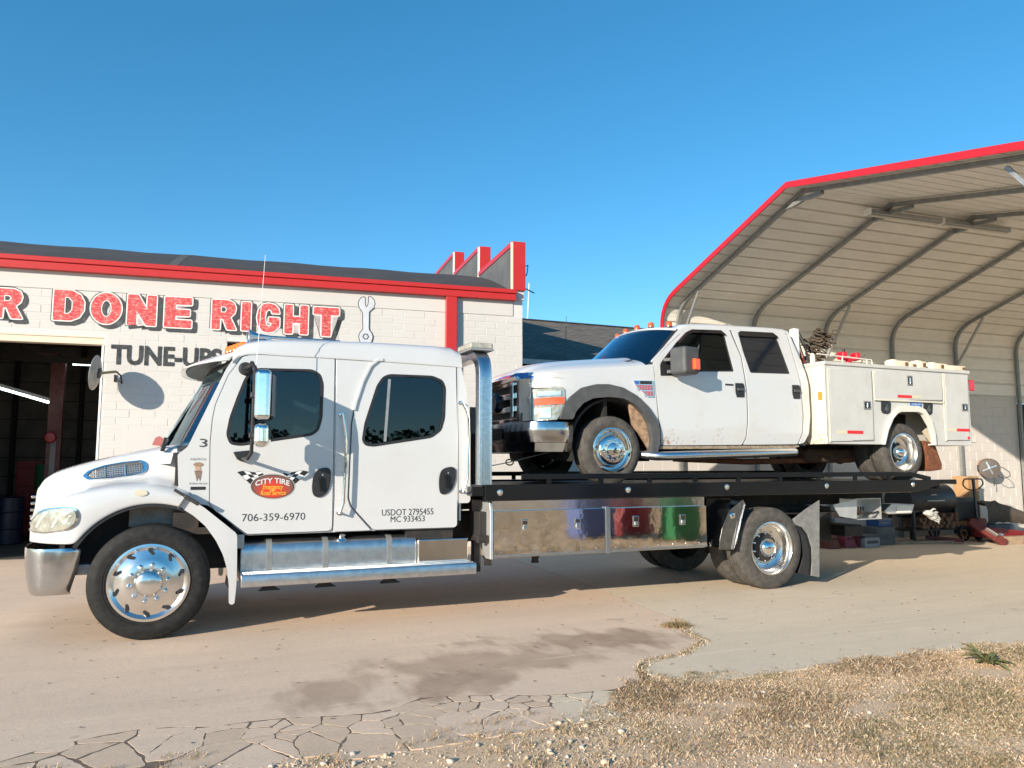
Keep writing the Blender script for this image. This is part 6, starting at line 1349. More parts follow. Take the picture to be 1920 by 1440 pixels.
for q in (215, 555): X = XZ('t', q, 920, TBY+.2)[0]; mb = MB(); mb.prism([(X-.05, tz0), (X+.06, tz0), (X+.03, tz0-.06), (X+.04, tz0-.1), (X-.03, tz0-.1), (X-.02, tz0-.05)], TBY+.2, TBY+.26); mb.build('box_bracket', DARK, tk)
# ---- rear quarter fender, mud flap
U = lambda x, y, Y=7.66: XZ('u', x, y, Y)
q = [U(*p, 7.66) for p in [(150, 500), (150, 528), (240, 530), (258, 430), (305, 262), (285, 235), (245, 262), (205, 330), (165, 440)]]
rows = []
for x, y in [(262, 245), (300, 262), (290, 300), (275, 360), (260, 430), (250, 480), (240, 530)]:
    X, z_ = U(x, y, 7.67); rows.append([Vector((X-.02, 7.63, z_)), Vector((X, 7.66, z_)), Vector((X-.03, 7.80, z_+.004)), Vector((X-.06, 8.25, z_+.01))])
MB().grid(rows).build('quarter_fender', STEEL, tk, ang=60)
q = [U(*p, 7.665) for p in [(150, 528), (238, 528), (262, 425), (302, 262), (288, 236), (210, 300), (168, 400), (155, 470)]]
panel('quarter_fender_face', fillet(q, .01, 2), 7.665, .012, M('brushed_fender', (.36, .35, .34), .25, 1, 0, (9, (.22, .21, .20), .4, .7)), tk, bevel=.003)
X, z_ = U(228, 330, 7.66); MB().lathe([(.0, .02), (.03, .016), (.045, 0)], (X, 7.66, z_), (0, -1, 0), 8).build('fender_lamp', CHROME, tk)
a_, b_ = U(75, 240, 7.9), U(225, 500, 7.9); MB().box(a_[0], b_[0], 7.9, 7.94, b_[1], a_[1]+.02).build('fender_mount', GBLACK, tk)
FLAP = M('grey_mud_flap', (.20, .195, .185), .6, .2, 0, (14, (.30, .29, .27), .4, .7))
q = [U(*p, 7.70) for p in [(577, 352), (650, 295), (733, 240), (733, 688), (684, 680), (690, 600), (688, 520), (664, 440), (632, 398), (592, 384)]]
panel('mud_flap_plate', q, 7.70, .012, FLAP, tk, bevel=.003)
q = [U(*p, 7.73) for p in [(592, 386), (632, 400), (664, 442), (686, 520), (690, 600), (684, 680), (610, 665), (640, 560), (620, 450)]]
panel('mud_flap', q, 7.73, .35, BLACK, tk, bevel=.004)
# ---- tail gear
mb = MB(); mb.box(rx+.75, rx+2.1, 8.75, 9.35, .42, .92); mb.box(rx+.6, rx+1.2, 8.35, 8.75, .62, .98); mb.box(rx+2.1, rx+2.45, 8.5, 9.6, .5, .66); mb.build('wheel_lift', DARK, tk, bevel=.015, weld=False)
TYY = 7.95
WBX = M('bright_steel_box', (.66, .66, .65), .35, .6, 0, (8, (.52, .52, .51), .4, .7))
a_ = [U(*p, TYY) for p in [(948, 232), (1088, 232), (1088, 350), (948, 350)]]; sl_ = [U(*p, TYY) for p in [(810, 268), (948, 232), (948, 350), (850, 335)]]
x0_, x1_ = a_[0][0], a_[1][0]; z1_, z0_ = a_[0][1], a_[2][1]
bxm = MB(); bxm.box(x0_, x1_, TYY+.30, TYY+.31, z0_, z1_); bxm.box(x0_, x1_, TYY, TYY+.30, z0_, z0_+.01); bxm.box(x0_, x1_, TYY, TYY+.30, z1_-.01, z1_); bxm.box(x1_-.01, x1_, TYY, TYY+.3, z0_+.01, z1_-.01)
bxm.prism(sl_, TYY-.004, TYY+.006)
cb_ = bxm.build('chain_box', WBX, tk, weld=False)
for i in range(5): MB().tube([(x0_+.05+i*.045, TYY+.1, z0_+.05), (x0_+.04+i*.045, TYY+.1, z1_-.12)], .012, 6).build('hook', M('hook_orange', (.35, .12, .02), .5) if i < 3 else BLACK, cb_)
MB().tube([(x0_+.1, TYY+.02, z0_+.10), (x0_+.3, TYY+.01, z0_+.08), (x0_+.42, TYY+.02, z0_+.1)], .015, 6).build('bar_tool', BLACK, cb_)
a_ = U(1112, 265, 8.1), U(1285, 322, 8.1)
lb_ = MB(); lb_.prism(XZs('u', [(1112, 300), (1150, 262), (1285, 265), (1270, 318), (1135, 322), (1112, 310)], 8.1), 8.1, 8.4); lb_.build('tail_lamp_box', WBX, tk, bevel=.01)
MB().box(*(lambda P, Q: (P[0], Q[0], 8.092, 8.098, Q[1], P[1]))(U(1180, 275, 8.1), U(1262, 312, 8.1))).build('lamp_plate', M('lamp_plate', (.80, .76, .66), .3), tk)
gx, gz = U(1360, 315, 8.2)
mb = MB(); mb.tube([(x1_, 8.1, z0_+.12), (gx, 8.2, gz+.02)], .01, 6); mb.box(rx+.9, rx+1.55, YC-.9, YC+.9, .82, .90); mb.tube([(rx+.5, 8.0, .9), (gx-.4, 8.2, gz)], .012, 6); mb.build('tail_cables', DARK, tk, weld=False)
GLV = M('work_glove', (.62, .60, .55), .8, 0, 0, (10, (.40, .38, .34), .4, .7), (30, .3, .01))
gl_ = root('work_gloves', (gx, 8.15, gz), 'pair of pale work gloves hung from the tail of the tow truck', 'gloves')
for k_, (ox, oz) in enumerate(((0, 0), (.10, -.05))):
    hand = MB().lathe([(0, -.09), (.035, -.085), (.042, -.05), (.05, 0), (.045, .04), (.02, .06), (0, .062)], (gx+ox-.06, 8.13+.04*k_, gz+oz), (1, 0, -.25-.2*k_), 14).build('palm', GLV, gl_)
    for i in range(4): MB().tube([(gx+ox+(-.02), 8.13+.04*k_+(i-1.5)*.008, gz+oz+.02-i*.022), (gx+ox+.07-.012*abs(i-1), 8.11+.04*k_, gz+oz+.0-i*.026), (gx+ox+.11-.015*abs(i-1), 8.12+.04*k_, gz+oz-.01-i*.028-.01*k_)], [.013, .012, .009], 8).build('finger', GLV, hand)
    MB().tube([(gx+ox-.06, 8.10+.04*k_, gz+oz+.035), (gx+ox-.01, 8.09+.04*k_, gz+oz+.065), (gx+ox+.03, 8.09+.04*k_, gz+oz+.06)], [.014, .013, .010], 8).build('thumb', GLV, hand)
# winch line to the pickup
WB = XZ('y', 380, 1370, 8.3)
mb = MB(); A = XZ('e', 340, 1200, 8.6); Bq = XZ('e', 690, 1110, 8.5); 
wl = root('winch_cable', (A[0], 8.6, A[1]), 'thin winch cable with brass hook pulling the pickup on the bed', 'cable')
MB().tube([(A[0]-.5, 8.75, A[1]-.10), (A[0], 8.6, A[1]), (Bq[0], 8.5, Bq[1])], .006, 6).build('wire', GALV, wl)
MB().tube([Vector((A[0]+.05*math.cos(a), 8.6, A[1]+.035*math.sin(a))) for a in [i*math.tau/14 for i in range(14)]], .009, 6, closed=True).build('hook', M('brass_hook', (.35, .22, .05), .4, .6), wl)
# ================================================================== service pickup on the bed
PY = 7.90; YP = 8.90; mp_ = lambda y: 2*YP-y
zbelt = XZ('f', 600, 560, PY)[1]
def pyf(z): return PY+(.20*(z-zbelt) if z > zbelt else 0)+(.10*max(0, 1.95-z))
pf = lambda x, z: pyf(z)
pk = root('service_pickup', (6.5, YP, 1.31), 'white crew cab service pickup with utility boxes riding on the flatbed', 'pickup')
splatter(PAINT2, [(*XZ('f', 330, 1140, PY), .42, .27), (*XZ('f', 560, 1120, PY), .55, .18), (*XZ('f', 760, 1060, PY), .35, .20), (*XZ('f', 1200, 1140, PY), .5, .16)], (.34, .20, .11))
splatter(CREAM, [(*XZ('s', 220, 1000, 7.9), .5, .22), (*XZ('s', 260, 700, 7.9), .5, .14)], (.20, .09, .04))
Fp = lambda pts, Y=pyf: XZs('f', pts, Y)
Ep = lambda pts, Y=pyf: XZs('e', pts, Y)
Sp = lambda pts, Y=7.70: XZs('s', pts, Y)
# wheels
pr = .405; wz = 1.31+pr
wxf = XZ('e', 1205, 1108, 7.93)[0]; wxr = XZ('s', 935, 1090, 7.76)[0]
for s_, yo in ((1, 7.93), (-1, mp_(7.93))): wheel(pk, (wxf, yo, wz), pr, .22, 'domed', RUBDUST, ax=(0, -s_, 0), rr=.262, nuts=10)
for s_, yo in ((1, 7.76), (-1, mp_(7.76))):
    wheel(pk, (wxr, yo, wz), pr, .22, 'dish', RUBDUST, ax=(0, -s_, 0), rr=.262, nuts=8); wheel(pk, (wxr, yo+s_*.28, wz), pr, .22, 'none', RUBDUST, ax=(0, -s_, 0), rr=.262)
mb = MB()
for y in (YP-.42, YP+.42): mb.box(wxf-.8, wxr+.9, y-.04, y+.04, 1.72, 1.88)
for x in (wxf-.6, 6, 7, 8.2, wxr+.7): mb.box(x-.05, x+.05, YP-.4, YP+.4, 1.74, 1.84)
mb.tube([(wxf, YP-.8, wz), (wxf, YP+.8, wz)], .06, 10); mb.tube([(wxr, YP-.8, wz), (wxr, YP+.8, wz)], .07, 10); mb.lathe([(0, -.15), (.17, 0), (0, .15)], (wxr, YP, wz), (0, 1, 0), 14)
mb.box(wxf-.3, wxf+.9, YP-.35, YP+.35, 1.62, 2.2); mb.build('chassis', DARK, pk, weld=False)
a_, b_ = XZ('s', 100, 1050, 8.4), XZ('s', 510, 1180, 8.4); MB().box(a_[0], b_[0], 8.3, 8.75, b_[1]+.02, a_[1]).build('fuel_tank', M('muddy_tank', (.10, .05, .025), .85, 0, 0, (7, (.05, .03, .02), .4, .7), (12, .5, .02)), pk, bevel=.06)
MB().tube([(6.0, 8.5, 1.62), (7.2, 8.5, 1.58), (9.2, 8.3, 1.62)], .04, 10).build('exhaust_pipe', RUST, pk)
# fender panel
farch = [(1606, 1000), (1600, 900), (1580, 835), (1510, 732), (1420, 642), (1300, 573), (1180, 545), (1070, 545), (950, 573), (850, 653), (806, 720)]
fend = fillet(Ep([(806, 575), (570, 562), (578, 505), (600, 470), (650, 450), (760, 440), (1000, 412), (1290, 395), (1420, 388), (1548, 372), (1560, 480), (1590, 800), (1612, 1062), (1607, 1062)]+farch+[(800, 640)]), .02, 2)
def ff(x, z):
    x0_ = Ep([(570, 700)])[0][0]; return pyf(z)+.0+.30*max(0, (x0_+.28-x)/.4)**2
for s_ in (1, -1):
    panel('front_fender', fend, ff if s_ > 0 else (lambda x, z: mp_(ff(x, z))), .10*s_, PAINT2, pk, bevel=.02, seg=3)
    fl = fillet(Ep([(765, 837), (790, 740), (850, 650), (950, 570), (1070, 541), (1180, 541), (1300, 570), (1420, 640), (1510, 730), (1580, 835), (1606, 920), (1610, 1010), (1585, 1142), (1540, 1142), (1552, 1000), (1524, 872), (1472, 782), (1400, 712), (1300, 660), (1180, 648), (1050, 658), (960, 702), (900, 772), (876, 837)], PY-.03), .02, 2)
    panel('wheel_flare', chai(fl, 2), (PY-.035) if s_ > 0 else mp_(PY-.035), .12*s_, GREYP, pk, bevel=.025, seg=3)
cxa, cza = wxf, wz
ar_o, y0, y1 = archring(-20, 200, .53, .56, PY+.09, PY+.55, wxf+.03, wz+.06)
MB().prism(ar_o, y0, y1).build('wheel_liner', DARK, pk); ar_o, y0, y1 = archring(-20, 200, .53, .56, mp_(PY+.55), mp_(PY+.09), wxf+.03, wz+.06); MB().prism(ar_o, y0, y1).build('wheel_liner', DARK, pk)
q = XZs('e', [(1350, 700), (1400, 715), (1470, 790), (1520, 880), (1548, 1000), (1540, 1130), (1500, 1050), (1440, 960), (1385, 880)], PY+.06); MB().prism(q, PY+.06, PY+.11).build('muddy_liner', M('mud_liner', (.40, .27, .17), .9, 0, 0, (14, (.20, .12, .07), .4, .65)), pk)
# hood
cow = Ep([(1500, 378)])[0]; noseX = Ep([(575, 480)])[0][0]; rows = []
for px, py in [(560, 500), (575, 478), (620, 455), (700, 445), (850, 426), (1000, 412), (1290, 395), (1420, 388), (1500, 381)]:
    X, z_ = Ep([(px, py)])[0]; b0 = .11*min(1, max(0, (X-noseX+.05)/.25)); yy = pyf(z_)+.30*max(0, (noseX+.30-X)/.42)**2
    rows.append([Vector((X, yy+.015, z_-.015)), Vector((X, yy+.05, z_+.02)), Vector((X-.005, yy+.16, z_+.045+b0*.25)), Vector((X-.02, yy+.35, z_+.055+b0*.55)), Vector((X-.04, yy+.42, z_+.07+b0*.8)), Vector((X-.05, YP, z_+.075+b0))])
rows = [[v for v in r_]+[Vector((v.x, mp_(v.y), v.z)) for v in reversed(r_[:-1])] for r_ in rows]
ph = MB().grid(rows).build('hood', PAINT2, pk, ang=60); sd = ph.modifiers.new('sub', 'SUBSURF'); sd.levels = 1; sd.render_levels = 2
HG = M('hood_graphic', (.03, .13, .42), .3, 0, .5)
bpy.context.view_layer.update()
dg = bpy.context.evaluated_depsgraph_get(); e_ = ph.evaluated_get(dg); me_ = e_.to_mesh(); HB2 = BVHTree.FromPolygons([v.co+ROOTS[pk.name] for v in me_.vertices], [tuple(p.vertices) for p in me_.polygons]); e_.to_mesh_clear()
decal(HB2, 'e', dense([(200, 512), (300, 474), (420, 450), (500, 441), (492, 468), (540, 474), (572, 492), (560, 512), (480, 514), (400, 512), (300, 520)], 4), .001, .002, 'blue_hood_graphic', HG, pk)
decal(HB2, 'e', dense([(232, 516), (300, 486), (400, 455), (350, 486), (300, 512), (262, 528)], 4), .003, .004, 'red_hood_graphic', RED, pk)
# front end: chrome surround, bars, lamps
gx0 = XZ('e', 500, 700, 8.05)[0]; gz1 = XZ('e', 500, 470, 8.05)[1]; gz0 = XZ('e', 500, 855, 8.05)[1]; gw = YP-8.22
gs = MB().prism([(YP-gw-.02, gz0), (YP+gw+.02, gz0), (YP+gw+.02, gz1-.04), (YP+gw-.1, gz1+.02), (YP-gw+.1, gz1+.02), (YP-gw-.02, gz1-.04)], gx0-.06, gx0+.1, holes=[[(YP-gw+.05, gz0+.05), (YP+gw-.05, gz0+.05), (YP+gw-.05, gz1-.05), (YP-gw+.05, gz1-.05)]], axis='x').build('grille_surround', CHROME, pk, bevel=.012)
MB().box(gx0+.03, gx0+.06, YP-gw+.04, YP+gw-.04, gz0+.04, gz1-.04).build('grille_mesh', BLACK, gs)
for i in range(3): MB().box(gx0-.045, gx0+.02, YP-gw+.05, YP+gw-.05, gz0+.13+i*.155, gz0+.20+i*.155).build('grille_bar', CHROME, gs, bevel=.008)
for dy in (-.52, .52): MB().box(gx0-.075, gx0-.046, YP+dy-.04, YP+dy+.04, gz0+.06, gz1-.05).build('grille_upright', CHROME, gs, bevel=.008)
em = XZ('e', 230, 690, YP)
MB().lathe([(0, .03), (.10, .025), (.125, .0), (.125, -.02)], (gx0-.075, YP, gz0+.27), (-1, 0, 0), 28).build('badge', M('dark_oval_badge', (.02, .03, .05), .2, .3, .6), gs)
# near corner: chrome strip and headlamp
def fcorner(pts, lift): return [Vector((x, ff(x, z)-lift, z)) for x, z in Ep(pts)]
cs = Ep([(500, 480), (560, 470), (568, 560), (568, 845), (505, 850), (498, 700)])
panel('grille_wing', cs, lambda x, z: ff(x, z)-.005, .05, CHROME, pk, bevel=.012)
hp = fillet(Ep([(575, 572), (790, 570), (805, 585), (805, 700), (780, 770), (738, 842), (575, 846)]), .012, 2)
hl_ = panel('headlight', hp, lambda x, z: ff(x, z)-.010, .05, LENS, pk, bevel=.012)
panel('amber_band', Ep([(583, 655), (720, 652), (798, 650), (800, 705), (720, 712), (583, 716)]), lambda x, z: ff(x, z)-.020, .010, M('amber_band', (.62, .12, .05), .2, 0, .6), hl_, bevel=0)
for q in ((600, 590, 770, 640), (600, 728, 690, 830)):
    panel('lamp_bowl', fillet(Ep([(q[0], q[1]), (q[2], q[1]), (q[2], q[3]), (q[0], q[3])]), .02), lambda x, z: ff(x, z)-.018, .008, M('lamp_bowl', (.78, .76, .68), .12, .7), hl_, bevel=0)
# bumper
bp0 = XZ('e', 500, 860, 8.0); 
plan = [(Ep([(872, 900)])[0][0], PY+.0), (Ep([(780, 900)])[0][0], PY-.03), (Ep([(650, 900)])[0][0], PY-.01), (Ep([(570, 900)], PY)[0][0], PY+.03), (gx0-.06, PY+.16), (gx0-.14, PY+.45), (gx0-.16, YP)]
zt, zm, zb = XZ('e', 650, 858, PY)[1], XZ('e', 650, 1030, PY)[1], XZ('e', 650, 1110, PY)[1]; rows = []
for i, (X, Y) in enumerate(plan): rows.append([Vector((X+d_*(1 if i > 3 else .3), Y+d_*(1 if i < 5 else .2), z_)) for z_, d_ in ((zt-.02, .05), (zt, .03), (zt, .0), (zt-.06, -.01), ((zt+zm)/2, -.012), (zm, .02), (zm-.005, .06), (zb, .09), (zb, .14))])
rows += [[Vector((v.x, mp_(v.y), v.z)) for v in r_] for r_ in reversed(rows[:-1])]
o = MB().grid(rows).build('front_bumper', BUMP, pk, ang=40); q = o.modifiers.new('th', 'SOLIDIFY'); q.thickness = .01
MB().box(gx0-.175, gx0-.165, YP-.45, YP-.02, zt-.20, zt-.06).build('bumper_slot', BLACK, o); MB().box(gx0-.18, gx0-.17, YP+.05, YP+.35, zt-.18, zt-.06).build('number_plate', WHITE, o)
# doors
PD1 = fillet(Fp([(200, 440), (300, 330), (430, 206), (470, 178), (530, 160), (820, 163), (845, 175), (870, 240), (940, 400), (972, 590), (988, 700), (995, 940), (982, 1080), (950, 1143), (272, 1148), (264, 1000), (240, 800), (217, 600)]), .02, 2)
PD2 = fillet(Fp([(868, 166), (1295, 182), (1330, 225), (1395, 450), (1436, 600), (1451, 740), (1464, 900), (1458, 1040), (1418, 1138), (962, 1143), (993, 1080), (1007, 940), (1000, 700), (985, 590), (952, 400), (886, 240), (866, 190)]), .02, 2)
PW1 = fillet(Fp([(262, 560), (258, 470), (275, 435), (400, 272), (470, 196), (520, 174), (760, 180), (802, 212), (850, 400), (884, 526), (610, 526), (330, 562)]), .02, 2)
PW2 = fillet(Fp([(916, 200), (930, 188), (1200, 202), (1240, 232), (1300, 390), (1356, 546), (1022, 536), (960, 360)]), .02, 2)
VENT = M('smoked_vent_visor', (.008, .008, .01), .12, 0, 1)
for s_ in (1, -1):
    f_ = (lambda x, z: pyf(z)) if s_ > 0 else (lambda x, z: mp_(pyf(z)))
    g_ = (lambda x, z, f_=f_, s_=s_: f_(x, z)+.016*s_)
    d1 = panel('front_door', PD1, f_, .02*s_, PAINT2, pk, holes=[PW1], bevel=.008); d2 = panel('rear_door', PD2, f_, .02*s_, PAINT2, pk, holes=[PW2], bevel=.008)
    for d_, W_, gm in ((d1, PW1, GLASS), (d2, PW2, DARKGLASS)):
        panel('window_frame', offs(W_, .002), (lambda x, z, f_=f_, s_=s_: f_(x, z)+.004*s_), .016*s_, BLACK, d_, holes=[offs(W_, -.018)], bevel=.003)
        panel('window_glass', offs(W_, -.004), (lambda x, z, f_=f_, s_=s_: f_(x, z)+.012*s_), .003*s_, gm, d_, bevel=0)
    for D_, d_ in ((PD1, d1), (PD2, d2)): panel('door_gap_ring', offs(D_, .008), (lambda x, z, f_=f_, s_=s_: f_(x, z)+.014*s_), .006*s_, BLACK, d_, holes=[offs(D_, -.008)], bevel=0)  # black backing ring again, deepens the shade in the pickup's door gaps
    if s_ > 0: PDN, PDR = d1, d2
    q = Fp([(1310, 180), (1345, 195), (1400, 330), (1480, 520), (1512, 650), (1527, 900), (1515, 1050), (1475, 1125), (1430, 1138), (1470, 1040), (1477, 900), (1463, 740), (1448, 600), (1407, 450), (1342, 225)])
    panel('cab_corner', fillet(q, .02, 2), f_, .10*s_, PAINT2, pk, bevel=.02, seg=3)
    q = Fp([(262, 1154), (1425, 1148), (1440, 1156), (1380, 1176), (245, 1180)], PY+.01)
    panel('rocker', q, (PY+.01) if s_ > 0 else mp_(PY+.01), .06*s_, M('dirty_rocker', (.36, .29, .20), .7, 0, 0, (20, (.16, .10, .06), .4, .7)), pk, bevel=.004)
    q0, q1 = XZ('f', 320, 1238, PY-.08), XZ('f', 1400, 1205, PY-.08); ym = PY-.08 if s_ > 0 else mp_(PY-.08)
    MB().tube([(q0[0]-.25, ym+.22*s_, q0[1]+.02), (q0[0]-.12, ym+.05*s_, q0[1]), (q0[0], ym, q0[1]), (q1[0]-.03, ym, q1[1]), (q1[0]+.03, ym+.05*s_, q1[1])], .055, 14).build('running_board', ALU, pk)
# inner body sheet behind the panel gaps
q = Fp([(205, 440), (430, 212), (530, 165), (1290, 186), (1330, 230), (1390, 450), (1445, 600), (1460, 1040), (1420, 1135), (275, 1140), (230, 800)], lambda z: pyf(z)+.03)
for s_ in (1, -1): panel('body_side', q, (lambda x, z: pyf(z)+.024) if s_ > 0 else (lambda x, z: mp_(pyf(z)+.024)), .02*s_, PAINT2, pk, holes=[offs(PW1, .012), offs(PW2, .012)], bevel=0)
# vent visors
for P_, d_ in (([(400, 272), (470, 194), (520, 170), (765, 178), (806, 212), (808, 222), (792, 218), (760, 205), (525, 198), (480, 216), (412, 290)], PDN), ([(914, 196), (930, 184), (1202, 198), (1243, 230), (1248, 246), (1215, 238), (940, 226), (922, 218)], PDR)):
    panel('vent_visor', Fp(P_), lambda x, z: pyf(z)-.022, .02, VENT, d_, bevel=.004)
# handles
for P_, d_ in (([(890, 622), (958, 624), (968, 650), (968, 742), (905, 742), (894, 700)], PDN), ([(1370, 638), (1430, 640), (1440, 660), (1440, 755), (1385, 755), (1374, 710)], PDR)):
    o_ = fillet(Fp(P_), .01, 2); h_ = panel('door_handle', o_, PY-.010, .008, BLACK, d_, bevel=.003); c_ = cen(o_); MB().box(c_[0]-.05, c_[0]+.055, PY-.03, PY-.011, c_[1]-.012, c_[1]+.022).build('pull', GREYP, h_, bevel=.006)
q = Fp([(808, 627), (876, 627), (876, 645), (808, 645)]); MB().box(q[0][0], q[1][0], PY-.006, PY-.001, q[2][1], q[0][1]).build('keypad', BLACK, PDN, bevel=.002)
# roof
rows = []
RP = [(428, 190, 156), (450, 170, 138), (500, 158, 130), (600, 152, 128), (720, 154, 131), (840, 158, 137), (960, 164, 145), (1100, 170, 153), (1220, 176, 161), (1300, 181, 169), (1345, 196, 184)]
for i, (px, yd, ys) in enumerate(RP):
    X, zd = XZ('f', px, yd, lambda z: pyf(z)); zs = XZ('f', px, ys, lambda z: pyf(z)+.08)[1]; zs = max(zs, zd+.02); yb = pyf(zd)
    sec = [(yb+.03, zd-.03), (yb-.002, zd-.03), (yb, zd-.005), (yb+.015, zd+(zs-zd)*.5), (yb+.05, zd+(zs-zd)*.9), (yb+.12, zs+.006), (yb+.3, zs+.02), (YP, zs+.028)]
    rows.append([Vector((X, y, z)) for y, z in sec]+[Vector((X, mp_(y), z)) for y, z in reversed(sec[:-1])])
rows.append([Vector((v.x+.02, YP+(v.y-YP)*.98, v.z-.06)) for v in rows[-1]]); PROOF = rows
Xb, zb_ = Fp([(1400, 330)])[0]; Xc = Fp([(1500, 700)])[0][0]
mb = MB(); mb.add([(Xb-.09, pyf(3.2)+.05, 3.16), (Xb-.09, mp_(pyf(3.2)+.05), 3.16), (Xc-.03, mp_(PY+.05), 2.45), (Xc-.03, PY+.05, 2.45), (Xc-.03, PY+.05, 1.8), (Xc-.03, mp_(PY+.05), 1.8)], [(0, 1, 2, 3), (3, 2, 5, 4)]); mb.build('cab_back', PAINT2, pk)
# windscreen
wb = Ep([(1560, 378)])[0]; wt = XZ('f', 420, 165, lambda z: pyf(z)); 
Pb = Vector((XZ('e', 1520, 385, PY)[0], PY+.02, XZ('e', 1400, 395, PY)[1]-.0)); Pt = Vector((wt[0]-.02, pyf(wt[1])+.02, wt[1]+.0)); 
def pws(u, v):
    t2 = 1-abs(u)**2.3; hw = (YP-Pb.y)*(1-v)+(YP-Pt.y)*v
    return Vector((Pb.x+(Pt.x-Pb.x)*v-(.34-.16*v)*t2, YP+u*hw, Pb.z+(Pt.z-Pb.z)*v+.05*t2*v+.03*t2))
PROOF.insert(0, [Vector((min(v.x-.004, pws(max(-1, min(1, (v.y-YP)/(YP-Pt.y))), 1.0).x+.02), v.y, min(v.z-.012, pws(max(-1, min(1, (v.y-YP)/(YP-Pt.y))), 1.0).z+.018))) for v in PROOF[0]])
MB().grid(PROOF).build('roof', PAINT2, pk, ang=50)
MB().grid([[pws(-.97+1.94*i/20, .03+.94*j/8) for i in range(21)] for j in range(9)]).build('windscreen', WGLASS2, pk)
for sgn in (-1, 1): MB().grid([[pws(sgn*(1-.035*k_), v/8)+Vector((-.004, 0, .0)) for k_ in range(2)] for v in range(9)]).build('screen_seal', BLACK, pk)
MB().grid([[pws(-1+2*i/20, v)+Vector((-.004, 0, .003)) for i in range(21)] for v in (-.01, .045)]).build('lower_seal', BLACK, pk)
MB().grid([[pws(-1+2*i/20, v)+Vector((-.003, 0, .003)) for i in range(21)] for v in (.955, 1.01)]).build('header', PAINT2, pk)
MB().grid([[pws(-1+2*i/20, 0)+Vector((dx, 0, dz)) for i in range(21)] for dx, dz in ((.02, .0), (-.10, -.012), (-.22, -.05))]).build('cowl', BLACK, pk)
ap = Fp([(190, 446), (196, 430), (420, 168), (452, 150), (520, 152), (470, 172), (430, 200), (300, 326), (204, 436)]); panel('a_pillar', ap, lambda x, z: pyf(z)+.0, .05, PAINT2, pk, bevel=.006)
mb = MB(); q = pws(-.6, .0); mb.tube([q+Vector((-.1, .3, 0)), q+Vector((-.02, .1, .05)), q+Vector((.06, -.3, .08))], .009, 6); mb.build('wiper', BLACK, pk)
for x, y, Y_ in ((25, 960, 0), (110, 0, 0)): pass
for i, (x, y) in enumerate(((388, 118), (226, 135), (140, 150), (60, 166), (-20, 180))):
    Y_ = pyf(3.2)+.22+i*.30; X, z_ = XZ('f', x, y, Y_); q_ = pws((Y_-YP)/(YP-Pt.y), 1.0); MB().lathe([(.042, -.03), (.040, .010), (.030, .034), (0, .042)], (q_.x+.09, Y_, q_.z+.058), (0, 0, 1), 16).build('roof_marker', M('amber_cab_lamp', (.50, .10, .02), .2, 0, .6), pk)
# mirror
MYP = PY-.30; q = XZs('f', [(425, 330), (440, 306), (560, 302), (605, 320), (612, 535), (440, 540), (425, 520)], MYP)
x0_, x1_ = q[0][0], q[3][0]; z1_, z0_ = q[1][1], q[5][1]
pm = rbox('door_mirror', x0_+.01, x1_-.03, MYP-.02, MYP+.24, z0_, z1_, GREYP, pk, .045, R(12))
a_, b_ = XZ('f', 528, 412, MYP-.03), XZ('f', 606, 512, MYP-.03); rbox('turn_lamp', a_[0]+.02, b_[0]-.015, MYP-.05, MYP+.0, b_[1], a_[1], M('turn_lamp', (.95, .12, .02), .15, 0, .6), pm, .012, R(12), 2)
for yy in (428, 528):
    A_ = XZ('f', 290 if yy < 500 else 320, yy, PY-.01); B_ = XZ('f', 520, yy-20, MYP+.02); MB().beam((A_[0], PY-.01, A_[1]), (B_[0], MYP+.05, B_[1]), .05, .045).build('mirror_arm', GREYP, pm, bevel=.01)
panel('mirror_sail', fillet(Fp([(262, 560), (260, 460), (275, 438), (345, 420), (340, 560)]), .01), lambda x, z: pyf(z)-.004, .006, BLACK, PDN, bevel=.002)
# badge vent on the fender
vb = Ep([(1378, 510), (1548, 512), (1556, 652), (1500, 652), (1440, 590), (1395, 545)]); v0 = panel('fender_vent', fillet(vb, .006, 2), PY-.012, .012, CHROME, pk, bevel=.003)
panel('vent_red', Ep([(1398, 550), (1540, 550), (1545, 592), (1452, 592), (1402, 556)]), PY-.0145, .002, RED, v0, bevel=0); panel('vent_red', Ep([(1460, 602), (1545, 602), (1548, 643), (1502, 643), (1462, 608)]), PY-.0145, .002, RED, v0, bevel=0)
panel('vent_blue', Ep([(1388, 515), (1428, 515), (1430, 542), (1398, 542)]), PY-.0145, .002, M('emblem_blue', (.05, .12, .40), .3), v0, bevel=0); panel('vent_dark', Ep([(1434, 515), (1535, 517), (1537, 542), (1438, 542)]), PY-.0145, .002, DARK, v0, bevel=0)
for i in range(11): x = 1405+i*13; a_, b_ = Ep([(x, 552), (x, 590)]); MB().box(a_[0]-.003, a_[0]+.003, PY-.020, PY-.0150, b_[1], a_[1]).build('vent_slat', CHROME, v0)
for i in range(6): x = 1470+i*13; a_, b_ = Ep([(x, 604), (x, 642)]); MB().box(a_[0]-.003, a_[0]+.003, PY-.020, PY-.0150, b_[1], a_[1]).build('vent_slat', CHROME, v0)
